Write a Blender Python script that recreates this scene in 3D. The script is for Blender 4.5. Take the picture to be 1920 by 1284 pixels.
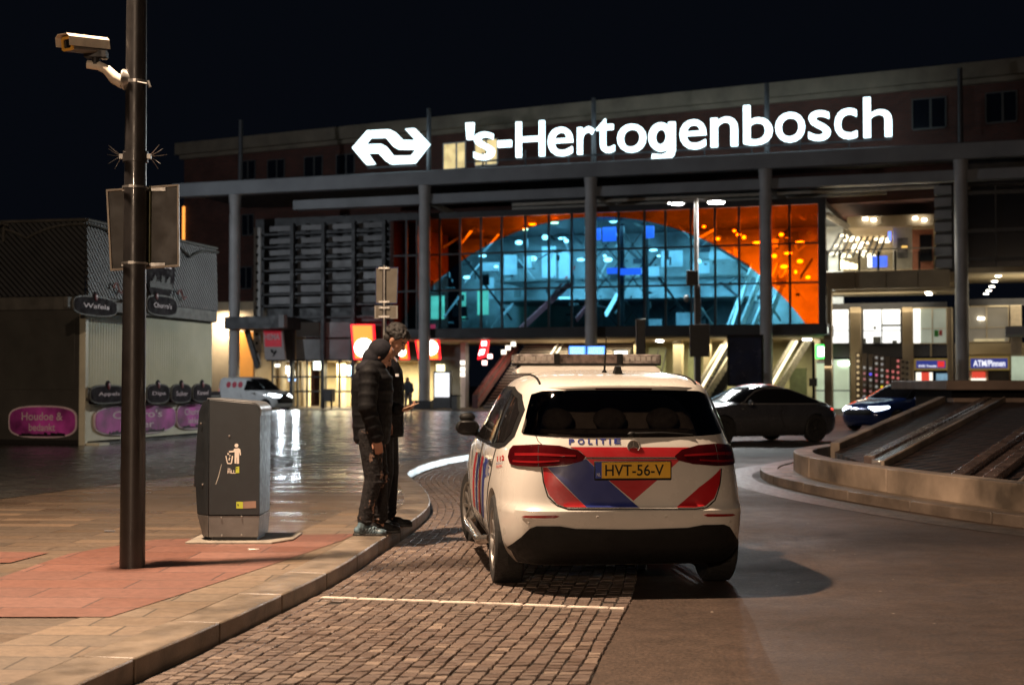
import bpy, bmesh, math, random
from mathutils import Vector, Matrix
for o in list(bpy.data.objects): bpy.data.objects.remove(o)
SC = bpy.context.scene; COL = SC.collection
R = math.radians
# ------------------------------------------------------------------ camera, world, lamps, exposure
FPX = 2667.0; HC = 1.45; PITCH = math.atan(78/2667)
cd = bpy.data.cameras.new('camera'); CAM = bpy.data.objects.new('camera', cd); COL.objects.link(CAM)
CAM.location = (0, 0, HC); CAM.rotation_euler = (R(90)+PITCH, 0, 0)
cd.sensor_width = 36; cd.lens = 50.0; cd.clip_end = 2000; cd.clip_start = .05
cd.dof.use_dof = True; cd.dof.focus_distance = 10.6; cd.dof.aperture_fstop = 2.6; cd.dof.aperture_blades = 9
SC.camera = CAM
w = bpy.data.worlds.new('World'); SC.world = w; w.use_nodes = True
wn = w.node_tree.nodes; bg = wn['Background']
bg.inputs[0].default_value = (.26, .36, .62, 1); bg.inputs[1].default_value = .0068
SC.view_settings.view_transform = 'Standard'; SC.view_settings.look = 'None'
SC.view_settings.exposure = 0; SC.view_settings.gamma = 1
SC.cycles.use_denoising = True; SC.cycles.max_bounces = 8; SC.cycles.transparent_max_bounces = 24
SC.cycles.sample_clamp_indirect = 6; SC.cycles.caustics_reflective = False; SC.cycles.caustics_refractive = False
def lamp(name, loc, power, col, size=.35, tgt=None, spread=None):
    l = bpy.data.lights.new(name, 'AREA'); l.shape = 'DISK'; l.size = size; l.energy = power; l.color = col
    if spread: l.spread = R(spread)
    o = bpy.data.objects.new(name, l); COL.objects.link(o); o.location = loc
    if tgt: o.rotation_euler = (Vector(tgt)-Vector(loc)).to_track_quat('-Z', 'Y').to_euler()
    return o
WARM = (1, .72, .50)
lamp('lamp_light', (-3.7, 9.9, 9.0), 2900, WARM, .35, (-2.2, 9.9, 0))
lamp('lamp_light', (-4.5, -24.5, 8.0), 2700, WARM, .4, (-.5, 10.0, 1))
lamp('lamp_light', (5.43, 48.3, 7.4), 1700, (.93, 1, .97), .5, (-8.6, 46, 1.5))
lamp('lamp_light', (7.2, 48.3, 7.4), 330, (.95, .97, 1), .5, (8, 44, 0))
lamp('lamp_light', (-35.5, 62.0, 9.0), 1800, (.86, .93, 1), .5, (-15, 75, 0))  # lamp added out of view to brighten the van and station front
lamp('lamp_light', (24.0, 52.0, 9.0), 260, (.9, .97, 1), .5, (-6, 50, 2))  # lamp added out of view to brighten the stall and station
# ------------------------------------------------------------------ calibrated rays from photo pixels
def ray(px, py):
    x = (px-960)/FPX; zc = -(py-642)/FPX; c, s = math.cos(PITCH), math.sin(PITCH)
    return Vector((x, c-s*zc, s+c*zc))
def G(px, py, z=0.0):
    d = ray(px, py); t = (z-HC)/d.z; return Vector((d.x*t, d.y*t, z))
def D(px, py, Y):
    d = ray(px, py); t = Y/d.y; return Vector((d.x*t, Y, HC+d.z*t))
# ------------------------------------------------------------------ materials
MATS = {}
def newmat(name):
    m = bpy.data.materials.new(name); m.use_nodes = True; MATS[name] = m
    return m, m.node_tree.nodes, m.node_tree.links, m.node_tree.nodes['Principled BSDF']
def coords(n, l, scale=(1, 1, 1), rot=(0, 0, 0), kind='Object', loc=(0, 0, 0)):
    t = n.new('ShaderNodeTexCoord'); m = n.new('ShaderNodeMapping')
    m.inputs['Scale'].default_value = scale; m.inputs['Rotation'].default_value = rot; m.inputs['Location'].default_value = loc
    l.new(t.outputs[kind], m.inputs[0]); return m.outputs[0]
def noise(n, l, vec, sc, det=4, rough=.55):
    t = n.new('ShaderNodeTexNoise'); t.inputs['Scale'].default_value = sc; t.inputs['Detail'].default_value = det
    t.inputs['Roughness'].default_value = rough; l.new(vec, t.inputs['Vector']); return t.outputs[0]
def ramp(n, l, f, stops):
    r = n.new('ShaderNodeValToRGB'); e = r.color_ramp.elements
    while len(e) < len(stops): e.new(.5)
    for k, (p, c) in enumerate(stops):
        e[k].position = p; e[k].color = (c, c, c, 1) if isinstance(c, (int, float)) else (*c, 1)
    l.new(f, r.inputs[0]); return r.outputs[0]
def mixc(n, l, f, a, b, bt='MIX'):
    m = n.new('ShaderNodeMix'); m.data_type = 'RGBA'; m.blend_type = bt
    for sk, v in ((m.inputs[0], f), (m.inputs[6], a), (m.inputs[7], b)):
        if hasattr(v, 'links'): l.new(v, sk)
        elif isinstance(v, (int, float)): sk.default_value = v
        else: sk.default_value = (*v, 1)
    return m.outputs[2]
def math_(n, l, op, a, b=None, c=None):
    m = n.new('ShaderNodeMath'); m.operation = op
    for k, v in enumerate((a, b, c)):
        if v is None: continue
        if hasattr(v, 'links'): l.new(v, m.inputs[k])
        else: m.inputs[k].default_value = v
    return m.outputs[0]
def bump(n, l, b, h, st=.3, dist=.01, prev=None):
    k = n.new('ShaderNodeBump'); k.inputs['Strength'].default_value = st; k.inputs['Distance'].default_value = dist
    l.new(h, k.inputs['Height'])
    if prev is not None: l.new(prev, k.inputs['Normal'])
    if b is not None: l.new(k.outputs[0], b.inputs['Normal'])
    return k.outputs[0]
def M(name, col, rough=.5, metal=0, nz=.12, ns=4, bp=0, bs=60, em=None, es=0, coat=0, spec=.5):
    if name in MATS: return MATS[name]
    m, n, l, b = newmat(name)
    v = coords(n, l)
    if nz:
        f = noise(n, l, v, ns)
        c0 = tuple(c*(1-nz*1.6) for c in col); c1 = tuple(min(1, c*(1+nz*1.2)) for c in col)
        l.new(ramp(n, l, f, [(.3, c0), (.7, c1)]), b.inputs['Base Color'])
        rr = ramp(n, l, noise(n, l, v, ns*2.3), [(.3, max(.02, rough*.8)), (.7, min(1, rough*1.2))])
        l.new(rr, b.inputs['Roughness'])
    else:
        b.inputs['Base Color'].default_value = (*col, 1); b.inputs['Roughness'].default_value = rough
    b.inputs['Metallic'].default_value = metal; b.inputs['Specular IOR Level'].default_value = spec
    if coat: b.inputs['Coat Weight'].default_value = coat; b.inputs['Coat Roughness'].default_value = .05
    if bp: bump(n, l, b, noise(n, l, v, bs), bp, .01)
    if em: b.inputs['Emission Color'].default_value = (*em, 1); b.inputs['Emission Strength'].default_value = es
    return m
def EM(name, col, s, nz=0, ns=3):
    """a thing that gives off light"""
    if name in MATS: return MATS[name]
    m, n, l, b = newmat(name)
    b.inputs['Base Color'].default_value = (*[c*.5 for c in col], 1); b.inputs['Roughness'].default_value = .4
    b.inputs['Emission Color'].default_value = (*col, 1); b.inputs['Emission Strength'].default_value = s
    if nz:
        f = noise(n, l, coords(n, l), ns)
        c = mixc(n, l, ramp(n, l, f, [(.35, 0.), (.65, 1.)]), tuple(x*(1-nz) for x in col), col); l.new(c, b.inputs['Emission Color'])
    return m
def TINT(name, col, gl=.12, rough=.03):
    """thin tinted glass: coloured see-through sheet with a glossy face"""
    m, n, l, b = newmat(name); n.remove(b); out = n['Material Output']
    t = n.new('ShaderNodeBsdfTransparent'); g = n.new('ShaderNodeBsdfGlossy'); g.inputs['Roughness'].default_value = rough
    if hasattr(col, '__call__'): l.new(col(n, l), t.inputs[0])
    else: t.inputs[0].default_value = (*col, 1)
    fr = n.new('ShaderNodeFresnel'); fr.inputs[0].default_value = 1.5
    a = math_(n, l, 'MULTIPLY_ADD', fr.outputs[0], 1.0, gl*.3)
    x = n.new('ShaderNodeMixShader'); l.new(a, x.inputs[0]); l.new(t.outputs[0], x.inputs[1]); l.new(g.outputs[0], x.inputs[2])
    l.new(x.outputs[0], out.inputs[0]); return m
# ------------------------------------------------------------------ mesh building
def sharp(me, ang=35):
    me.shade_smooth()
    try: me.set_sharp_from_angle(angle=R(ang))
    except Exception: pass
def link(name, me, mat=None, parent=None, loc=None, rotz=None):
    o = bpy.data.objects.new(name, me); COL.objects.link(o)
    if mat is not None and not me.materials: me.materials.append(mat)
    if parent is not None: o.parent = parent
    if loc is not None: o.location = loc
    if rotz is not None: o.rotation_euler = (0, 0, rotz)
    return o
class MB:
    def __init__(s): s.v = []; s.f = []
    def add(s, vs, fs):
        k = len(s.v); s.v += [tuple(v) for v in vs]; s.f += [tuple(i+k for i in f) for f in fs]; return s
    def hexa(s, p): return s.add(p, [(0, 3, 2, 1), (4, 5, 6, 7), (0, 1, 5, 4), (1, 2, 6, 5), (2, 3, 7, 6), (3, 0, 4, 7)])
    def box(s, x0, x1, y0, y1, z0, z1):
        return s.hexa([(x0, y0, z0), (x1, y0, z0), (x1, y1, z0), (x0, y1, z0), (x0, y0, z1), (x1, y0, z1), (x1, y1, z1), (x0, y1, z1)])
    def bar(s, p0, p1, wd, ht, up=(0, 0, 1)):
        p0, p1 = Vector(p0), Vector(p1); d = (p1-p0).normalized(); a = d.cross(Vector(up))
        if a.length < 1e-4: a = d.cross(Vector((1, 0, 0)))
        a.normalize(); b = a.cross(d).normalized(); a = a*wd/2; b = b*ht/2
        return s.hexa([p0-a-b, p0+a-b, p1+a-b, p1-a-b, p0-a+b, p0+a+b, p1+a+b, p1-a+b])
    def loft(s, rings, cap=True, closed=True):
        k = len(s.v); n = len(rings[0])
        for r in rings: s.v += [tuple(p) for p in r]
        for i in range(len(rings)-1):
            for j in range(n if closed else n-1):
                a = k+i*n+j; b = k+i*n+(j+1) % n; s.f.append((a, b, b+n, a+n))
        if cap and closed:
            s.f.append(tuple(range(k+n-1, k-1, -1))); q = k+(len(rings)-1)*n; s.f.append(tuple(range(q, q+n)))
        return s
    def cyl(s, p0, p1, r0, r1=None, n=16, cap=True):
        r1 = r0 if r1 is None else r1; p0, p1 = Vector(p0), Vector(p1); d = (p1-p0).normalized()
        a = d.orthogonal().normalized(); b = d.cross(a)
        rg = [[p+(a*math.cos(2*math.pi*k/n)+b*math.sin(2*math.pi*k/n))*r for k in range(n)] for p, r in ((p0, r0), (p1, r1))]
        return s.loft(rg, cap)
    def tube(s, pts, r, n=8):
        pts = [Vector(p) for p in pts]; rg = []; a = None
        for i, p in enumerate(pts):
            d = (pts[min(i+1, len(pts)-1)]-pts[max(i-1, 0)]).normalized()
            if a is None: a = d.orthogonal().normalized()
            a = (a-d*a.dot(d)).normalized(); b = d.cross(a); rr = r[i] if isinstance(r, (list, tuple)) else r
            rg.append([p+(a*math.cos(2*math.pi*k/n)+b*math.sin(2*math.pi*k/n))*rr for k in range(n)])
        return s.loft(rg)
    def lathe(s, prof, c=(0, 0, 0), axis='z', n=24, cap=True):
        rg = []
        for r, h in prof:
            q = []
            for k in range(n):
                t = 2*math.pi*k/n; u, v = r*math.cos(t), r*math.sin(t)
                p = (u, v, h) if axis == 'z' else ((h, u, v) if axis == 'x' else (u, h, v))
                q.append((c[0]+p[0], c[1]+p[1], c[2]+p[2]))
            rg.append(q)
        return s.loft(rg, cap)
    def prism(s, poly, fn, t0, t1):
        n = len(poly); a = [fn(p, q, t0) for p, q in poly]; b = [fn(p, q, t1) for p, q in poly]
        return s.add(a+b, [tuple(range(n-1, -1, -1)), tuple(range(n, 2*n))]+[(i, (i+1) % n, (i+1) % n+n, i+n) for i in range(n)])
    def ell(s, c, r, n=16, m=10, rot=None):
        rg = []; c = Vector(c); r = (r, r, r) if isinstance(r, (int, float)) else r
        for i in range(m+1):
            ph = math.pi*min(max(i/m, .004), .996)
            q = []
            for k in range(n):
                t = 2*math.pi*k/n; p = Vector((r[0]*math.sin(ph)*math.cos(t), r[1]*math.sin(ph)*math.sin(t), -r[2]*math.cos(ph)))
                q.append(c+(rot @ p if rot else p))
            rg.append(q)
        return s.loft(rg)
    def cap(s, p0, p1, r0, r1, n=12):
        """capsule with tapering radius"""
        p0, p1 = Vector(p0), Vector(p1); d = (p1-p0).normalized(); pts = []; rr = []
        for k in range(5): a = math.pi/2*k/5; pts.append(p0-d*r0*math.cos(a)); rr.append(max(.002, r0*math.sin(a)))
        pts.append(p0); rr.append(r0); pts.append(p1); rr.append(r1)
        for k in range(4, -1, -1): a = math.pi/2*k/5; pts.append(p1+d*r1*math.cos(a)); rr.append(max(.002, r1*math.sin(a)))
        return s.tube(pts, rr, n)
    def mesh(s, name='m'):
        me = bpy.data.meshes.new(name); me.from_pydata(s.v, [], s.f); me.update()
        bm = bmesh.new(); bm.from_mesh(me); bmesh.ops.recalc_face_normals(bm, faces=bm.faces); bm.to_mesh(me); bm.free(); return me
    def build(s, name, mat, parent=None, smooth=None, bevel=0, loc=None, rotz=None, seg=2):
        me = s.mesh(name)
        o = link(name, me, mat, parent, loc, rotz)
        if smooth: sharp(me, smooth if smooth is not True else 35)
        if bevel:
            b = o.modifiers.new('bevel', 'BEVEL'); b.width = bevel; b.segments = seg; b.limit_method = 'ANGLE'; b.angle_limit = R(40)
            sharp(me, 35)
        return o
def tag(o, label=None, cat=None, group=None, kind=None):
    if label: o['label'] = label
    if cat: o['category'] = cat
    if group: o['group'] = group
    if kind: o['kind'] = kind
    return o
def thing(name, label, cat, loc=(0, 0, 0), rotz=0, group=None):
    o = bpy.data.objects.new(name, None); COL.objects.link(o); o.location = loc; o.rotation_euler = (0, 0, rotz)
    o.empty_display_size = .2
    return tag(o, label, cat, group)
def struct(o): o['kind'] = 'structure'; return o
def copy_tree(o, parent=None):
    c = o.copy(); COL.objects.link(c)
    if parent is not None: c.parent = parent
    for ch in list(o.children): copy_tree(ch, c)
    return c
def bake(o):
    """freeze the modifiers of o into its mesh"""
    dg = bpy.context.evaluated_depsgraph_get(); me = bpy.data.meshes.new_from_object(o.evaluated_get(dg)); old = o.data
    o.modifiers.clear(); o.data = me; bpy.data.meshes.remove(old); return o
def cut(o, cutter):
    cutter.parent = o.parent; cutter.matrix_parent_inverse = o.matrix_parent_inverse.copy(); bpy.context.view_layer.update()
    m = o.modifiers.new('b', 'BOOLEAN'); m.operation = 'DIFFERENCE'; m.object = cutter; m.solver = 'EXACT'
    bake(o); me = cutter.data; bpy.data.objects.remove(cutter); bpy.data.meshes.remove(me); return o
_TX = {}
def text_vf(txt, off=0.0, ext=0.0):
    """outline of a text, scaled to the unit box 0..1 x 0..1 (z is depth in metres of extrude)"""
    key = (txt, off, ext)
    if key not in _TX:
        c = bpy.data.curves.new('t', 'FONT'); c.body = txt; c.offset = off; c.extrude = ext; c.resolution_u = 4; c.fill_mode = 'BOTH'
        o = bpy.data.objects.new('t', c); COL.objects.link(o)
        dg = bpy.context.evaluated_depsgraph_get(); me = bpy.data.meshes.new_from_object(o.evaluated_get(dg))
        vs = [v.co.copy() for v in me.vertices]; fs = [tuple(p.vertices) for p in me.polygons]
        bpy.data.objects.remove(o); bpy.data.curves.remove(c); bpy.data.meshes.remove(me)
        x0 = min(v.x for v in vs); x1 = max(v.x for v in vs); y0 = min(v.y for v in vs); y1 = max(v.y for v in vs)
        _TX[key] = ([((v.x-x0)/(x1-x0), (v.y-y0)/(y1-y0), v.z) for v in vs], fs, (x1-x0)/(y1-y0))
    return _TX[key]
def write(txt, fn, mat, name='lettering', parent=None, off=0.0, loc=None, rotz=None, ext=0.0):
    """fn maps unit coordinates (a, b, depth) to a point"""
    vs, fs, _ = text_vf(txt, off, ext); mb = MB(); mb.add([fn(*v) for v in vs], fs)
    me = bpy.data.meshes.new(name); me.from_pydata(mb.v, [], mb.f); me.update()
    return link(name, me, mat, parent, loc, rotz)
def pchip(xs, ys):
    n = len(xs); h = [xs[i+1]-xs[i] for i in range(n-1)]; dl = [(ys[i+1]-ys[i])/h[i] for i in range(n-1)]
    m = [dl[0]]+[0 if dl[i-1]*dl[i] <= 0 else 2*dl[i-1]*dl[i]/(dl[i-1]+dl[i]) for i in range(1, n-1)]+[dl[-1]]
    def f(x):
        x = min(max(x, xs[0]), xs[-1]); i = 0
        while i < n-2 and x > xs[i+1]: i += 1
        t = (x-xs[i])/h[i]; t2, t3 = t*t, t*t*t
        return (2*t3-3*t2+1)*ys[i]+(t3-2*t2+t)*h[i]*m[i]+(-2*t3+3*t2)*ys[i+1]+(t3-t2)*h[i]*m[i+1]
    return f
def remesh(o, vox, smooth=3):
    m = o.modifiers.new('r', 'REMESH'); m.mode = 'VOXEL'; m.voxel_size = vox; m.use_smooth_shade = True
    if smooth: q = o.modifiers.new('s', 'SMOOTH'); q.factor = .5; q.iterations = smooth
    mats = list(o.data.materials); bake(o)
    if not o.data.materials and mats: o.data.materials.append(mats[0])
    o.data.shade_smooth(); return o
# ------------------------------------------------------------------ ground, paving, kerbs
def paving(name, tan, cols, bw, bh, rot, mortar, wet0, wet1, y0, y1, bst=.35, off=.5, streak=True, msize=.008):
    m, n, l, b = newmat(name)
    geo = n.new('ShaderNodeNewGeometry'); mp = n.new('ShaderNodeMapping'); l.new(geo.outputs['Position'], mp.inputs[0])
    mp.inputs['Rotation'].default_value = (0, 0, rot)
    br = n.new('ShaderNodeTexBrick'); l.new(mp.outputs[0], br.inputs['Vector'])
    br.inputs['Scale'].default_value = 1; br.inputs['Brick Width'].default_value = bw; br.inputs['Row Height'].default_value = bh
    br.inputs['Mortar Size'].default_value = msize; br.inputs['Mortar Smooth'].default_value = .3; br.inputs['Bias'].default_value = 0
    br.offset = off; br.inputs['Color1'].default_value = (0, 0, 0, 1); br.inputs['Color2'].default_value = (1, 1, 1, 1); br.inputs['Mortar'].default_value = (.5, .5, .5, 1)
    P = geo.outputs['Position']
    c = ramp(n, l, br.outputs[0], [(0., cols[0]), (.35, cols[1]), (.7, cols[2]), (1., cols[3])])
    st = noise(n, l, P, .45, 5, .65); c = mixc(n, l, math_(n, l, 'MULTIPLY', ramp(n, l, st, [(.35, 0.), (.62, 1.)]), .38), c, tuple(x*.45 for x in tan))
    fine = noise(n, l, P, 19, 6, .78); c = mixc(n, l, .55, c, mixc(n, l, 1.0, c, ramp(n, l, fine, [(.3, .4), (.7, 1.5)]), 'MULTIPLY'))
    spots = n.new('ShaderNodeTexVoronoi'); spots.inputs['Scale'].default_value = 5.5; l.new(P, spots.inputs['Vector'])
    gum = ramp(n, l, spots.outputs['Distance'], [(.05, 1.), (.085, 0.)]); c = mixc(n, l, math_(n, l, 'MULTIPLY', gum, .45), c, tuple(x*.4 for x in tan))
    c = mixc(n, l, br.outputs['Fac'], c, mortar)
    l.new(c, b.inputs['Base Color'])
    sx = n.new('ShaderNodeSeparateXYZ'); l.new(P, sx.inputs[0])
    mr = n.new('ShaderNodeMapRange'); l.new(sx.outputs[1], mr.inputs[0]); mr.inputs[1].default_value = y0; mr.inputs[2].default_value = y1
    mr.inputs[3].default_value = wet0; mr.inputs[4].default_value = wet1
    wn_ = noise(n, l, P, .8, 5, .7)
    rr = math_(n, l, 'ADD', math_(n, l, 'MULTIPLY_ADD', math_(n, l, 'SUBTRACT', br.outputs[0], .5), .22, mr.outputs[0]), math_(n, l, 'MULTIPLY', math_(n, l, 'SUBTRACT', wn_, .5), .34))
    l.new(math_(n, l, 'MAXIMUM', rr, .07), b.inputs['Roughness']); b.inputs['Specular IOR Level'].default_value = .6
    h = math_(n, l, 'SUBTRACT', math_(n, l, 'ADD', math_(n, l, 'MULTIPLY', fine, .12), math_(n, l, 'MULTIPLY', br.outputs[0], .12)), br.outputs['Fac'])
    nn = bump(n, l, None, h, bst, .006)
    if streak:
        m2 = n.new('ShaderNodeMapping'); m2.inputs['Scale'].default_value = (.55, 3.0, 1); l.new(P, m2.inputs[0])
        nn = bump(n, l, None, noise(n, l, m2.outputs[0], 1.2, 3, .6), .75, .04, nn)
    if streak: nn = bump(n, l, None, noise(n, l, P, 7, 3, .7), .45, .02, nn)
    l.new(nn, b.inputs['Normal']); return m
KROT = R(8)
m_plaza = paving('plaza_slabs', (.20, .15, .11), [(.12, .085, .058), (.165, .12, .085), (.09, .07, .052), (.20, .135, .085)], .92, .27, KROT*.25, (.045, .035, .028), .50, .24, 9, 20)
m_red = paving('red_slabs', (.25, .12, .085), [(.16, .068, .048), (.19, .085, .062), (.135, .06, .044), (.205, .095, .07)], .95, .40, KROT*.25, (.06, .035, .03), .6, .5, 9, 14, streak=False)
m_side = paving('kerb_side_slabs', (.24, .18, .13), [(.17, .125, .088), (.215, .16, .115), (.135, .105, .075), (.25, .17, .105)], .60, .30, KROT*.25, (.05, .04, .03), .55, .45, 9, 14, off=.35, streak=False)
def asphalt():
    m, n, l, b = newmat('asphalt'); geo = n.new('ShaderNodeNewGeometry'); P = geo.outputs['Position']
    big = noise(n, l, P, .22, 4, .6); fine = noise(n, l, P, 42, 6, .85); mid = noise(n, l, P, 5, 6, .75)
    c = ramp(n, l, big, [(.36, (.034, .022, .016)), (.62, (.074, .050, .037))])
    c = mixc(n, l, .5, c, mixc(n, l, 1., c, ramp(n, l, mid, [(.36, .45), (.64, 1.45)]), 'MULTIPLY'))
    c = mixc(n, l, .8, c, mixc(n, l, 1., c, ramp(n, l, fine, [(.38, .25), (.62, 2.0)]), 'MULTIPLY'))
    v = n.new('ShaderNodeTexVoronoi'); v.inputs['Scale'].default_value = 2.6; l.new(P, v.inputs['Vector'])
    c = mixc(n, l, ramp(n, l, v.outputs['Distance'], [(.022, 1.), (.034, 0.)]), c, (.30, .25, .20))
    l.new(c, b.inputs['Base Color']); b.inputs['Specular IOR Level'].default_value = .28
    l.new(ramp(n, l, noise(n, l, P, .5, 5, .7), [(.3, .50), (.7, .75)]), b.inputs['Roughness'])
    e = n.new('ShaderNodeTexVoronoi'); e.feature = 'DISTANCE_TO_EDGE'; e.inputs['Scale'].default_value = .33
    wv = mixc(n, l, .16, P, noise(n, l, P, 1.6, 4), 'ADD'); l.new(wv, e.inputs['Vector'])
    crk = math_(n, l, 'MULTIPLY', ramp(n, l, e.outputs['Distance'], [(.002, 1.), (.006, 0.)]), ramp(n, l, noise(n, l, P, .4, 2), [(.5, 0.), (.6, .7)]))
    c = mixc(n, l, crk, c, (.012, .009, .008)); l.new(c, b.inputs['Base Color'])
    bump(n, l, b, math_(n, l, 'ADD', fine, math_(n, l, 'MULTIPLY', mid, .5)), .9, .008); return m
m_asph = asphalt()
g = MB(); g.add([(-600, -200, 0), (600, -200, 0), (600, 900, 0), (-600, 900, 0)], [(0, 1, 2, 3)])
struct(g.build('road', m_asph))
# kerb line: road-side edge of the raised pavement
KP = [(-3.9, -8), (-3.2, -2.5), (-2.65, 1.5), (-2.25, 4.2), (-1.89, 6.57), (-1.69, 7.63), (-1.52, 8.6), (-1.27, 10.3), (-1.12, 12.2), (-1.01, 13.4), (-.93, 14.6), (-.91, 15.8),
      (-1.0, 17.1), (-1.2, 18.8), (-1.42, 20.2), (-1.56, 21.3), (-1.54, 22.4), (-1.44, 23.8), (-1.22, 25.3), (-.92, 26.6), (-.5, 27.9), (.4, 30.2), (1.4, 33.5), (2.5, 39), (3.8, 48), (5.2, 60), (5.8, 66.5)]
def spline(pts, step=.12):
    out = []
    for i in range(len(pts)-1):
        p0, p1, p2, p3 = [Vector(pts[min(max(i+k, 0), len(pts)-1)]) for k in (-1, 0, 1, 2)]
        n = max(2, int((p2-p1).length/step))
        for k in range(n):
            t = k/n; out.append(.5*((2*p1)+(-p0+p2)*t+(2*p0-5*p1+4*p2-p3)*t*t+(-p0+3*p1-3*p2+p3)*t**3))
    out.append(Vector(pts[-1])); return out
KL = spline(KP)
def offs(L, d):
    o = []
    for i, p in enumerate(L):
        t = (L[min(i+1, len(L)-1)]-L[max(i-1, 0)]).normalized(); o.append(p+Vector((-t.y, t.x))*d)
    return o
KI = offs(KL, .30); KH = .12
def stones(path, inner, h, ln, name, mat, z0=-.02, bev=.012):
    mb = MB(); i = 0; n = len(path)
    while i < n-1:
        acc = 0; j = i
        while j < n-1 and acc < ln: acc += (path[j+1]-path[j]).length; j += 1
        idx = sorted(set([i]+[i+int(round((j-i)*k/3)) for k in (1, 2)]+[j])); dz = random.uniform(-.002, .003)
        rg = []
        for q, a in enumerate(idx):
            po, pi = path[a], inner[a]
            t = (path[min(a+1, n-1)]-path[max(a-1, 0)]).normalized()*(.004 if q == 0 else (-.004 if q == len(idx)-1 else 0))
            rg.append([(po.x+t.x, po.y+t.y, z0), (po.x+t.x, po.y+t.y, h+dz), (pi.x+t.x, pi.y+t.y, h+dz), (pi.x+t.x, pi.y+t.y, z0)])
        mb.loft(rg); i = j
    return mb.build(name, mat, bevel=bev)
random.seed(3)
m_kerb = M('kerb_granite', (.20, .16, .122), .42, nz=.35, ns=3, bp=.35, bs=70)
struct(stones(KL, KI, KH+.004, 1.0, 'kerb', m_kerb))
top = KI
sw = [(p.x+.02, p.y, KH-.004) for p in top]
far = [(6, 66.8), (-90, 99), (-200, 99), (-200, -60), (-30, -60), (-5.5, -20)]
g = MB(); g.add(sw+[(x, y, KH-.004) for x, y in far], [tuple(range(len(sw)+len(far)))])
struct(g.build('plaza_pavement', m_plaza))
m_small = paving('small_dark_setts', (.07, .07, .065), [(.060, .058, .054), (.085, .08, .072), (.045, .046, .045), (.10, .092, .08)], .21, .125, KROT*.25, (.02, .018, .016), .38, .24, 16, 30, msize=.012)
zl = [G(-160, 958, KH), G(0, 935, KH), G(227, 905, KH), G(400, 886, KH), G(560, 868, KH), G(700, 862, KH)]; kz = [p for p in KI if 24.6 < p.y]
g = MB(); pts = [(p.x, p.y) for p in zl]+[(p.x, p.y) for p in kz]+[(6, 66.6), (-90, 98.5), (-90, 24)]; g.add([(x, y, KH) for x, y in pts], [tuple(range(len(pts)))]); struct(g.build('plaza_sett_paving', m_small))
# band of small slabs beside the kerb, red slab field behind it
i0 = next(i for i, p in enumerate(KL) if p.y > 1); i1 = next(i for i, p in enumerate(KL) if p.y > 15.2)
A_ = offs(KL, .302)[i0:i1]; B_ = offs(KL, .86)[i0:i1]
g = MB()
for k in range(len(A_)-1):
    g.add([(A_[k].x, A_[k].y, KH), (A_[k+1].x, A_[k+1].y, KH), (B_[k+1].x, B_[k+1].y, KH), (B_[k].x, B_[k].y, KH)], [(0, 1, 2, 3)])
struct(g.build('pavement_edge_band', m_side))
redp = [G(0, 1157, KH), G(205, 1157, KH), G(360, 1108, KH), G(500, 1062, KH), G(640, 1014, KH), G(668, 1001, KH), G(560, 1003, KH), G(420, 1008, KH), G(290, 1012, KH), G(130, 1038, KH), G(0, 1083, KH), G(-160, 1110, KH), G(-160, 1157, KH)]
g = MB(); g.add([(p.x, p.y, KH+.004) for p in redp], [tuple(range(len(redp)))]); struct(g.build('red_pavement', m_red))
redq = [G(-60, 1057, KH), G(20, 1055, KH), G(92, 1036, KH), G(-60, 1034, KH)]
g = MB(); g.add([(p.x, p.y, KH+.004) for p in redq], [(0, 1, 2, 3)]); struct(g.build('red_pavement', m_red))
# parking bay of granite setts: every stone is modelled, rows follow the kerb
def sett_mat():
    m, n, l, b = newmat('granite_setts'); geo = n.new('ShaderNodeNewGeometry'); P = geo.outputs['Position']
    rnd = geo.outputs['Random Per Island']
    c = ramp(n, l, rnd, [(0., (.105, .073, .058)), (.3, (.14, .098, .077)), (.6, (.12, .086, .07)), (.94, (.165, .118, .09)), (1., (.23, .17, .13))])
    fine = noise(n, l, P, 60, 4, .75); c = mixc(n, l, .7, c, mixc(n, l, 1., c, ramp(n, l, fine, [(.3, .5), (.7, 1.4)]), 'MULTIPLY'))
    c = mixc(n, l, ramp(n, l, noise(n, l, P, .7, 4), [(.45, 0.), (.7, .5)]), c, (.075, .06, .05))
    l.new(c, b.inputs['Base Color']); l.new(ramp(n, l, rnd, [(0., .36), (1., .6)]), b.inputs['Roughness'])
    bump(n, l, b, noise(n, l, P, 28, 5, .7), .6, .012); return m
m_sett = sett_mat(); m_joint = M('joint_sand', (.022, .018, .014), .9, nz=.3, ns=30); m_white = M('white_marking_stone', (.62, .54, .46), .5, nz=.18, ns=20, bp=.3, bs=40)
kx = pchip([p[1] for p in KP[:20]], [p[0] for p in KP[:20]])
def kxs(y):  # smoothed row line
    return sum(kx(y+d*.5) for d in (-3, -2, -1, 0, 1, 2, 3))/7
def bx(y): return .386+(y-6.86)*.147
g = MB(); ys = [4.2-9+k*.5 for k in range(74)]
for k in range(len(ys)-1):
    a, c_ = ys[k], ys[k+1]
    g.add([(kx(a)+.0, a, .004), (bx(a)-.02, a, .004), (bx(c_)-.02, c_, .004), (kx(c_), c_, .004)], [(0, 1, 2, 3)])
struct(g.build('parking_bay_bed', m_joint))
random.seed(11); sm = MB(); wm = MB(); ROW = .086
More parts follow.
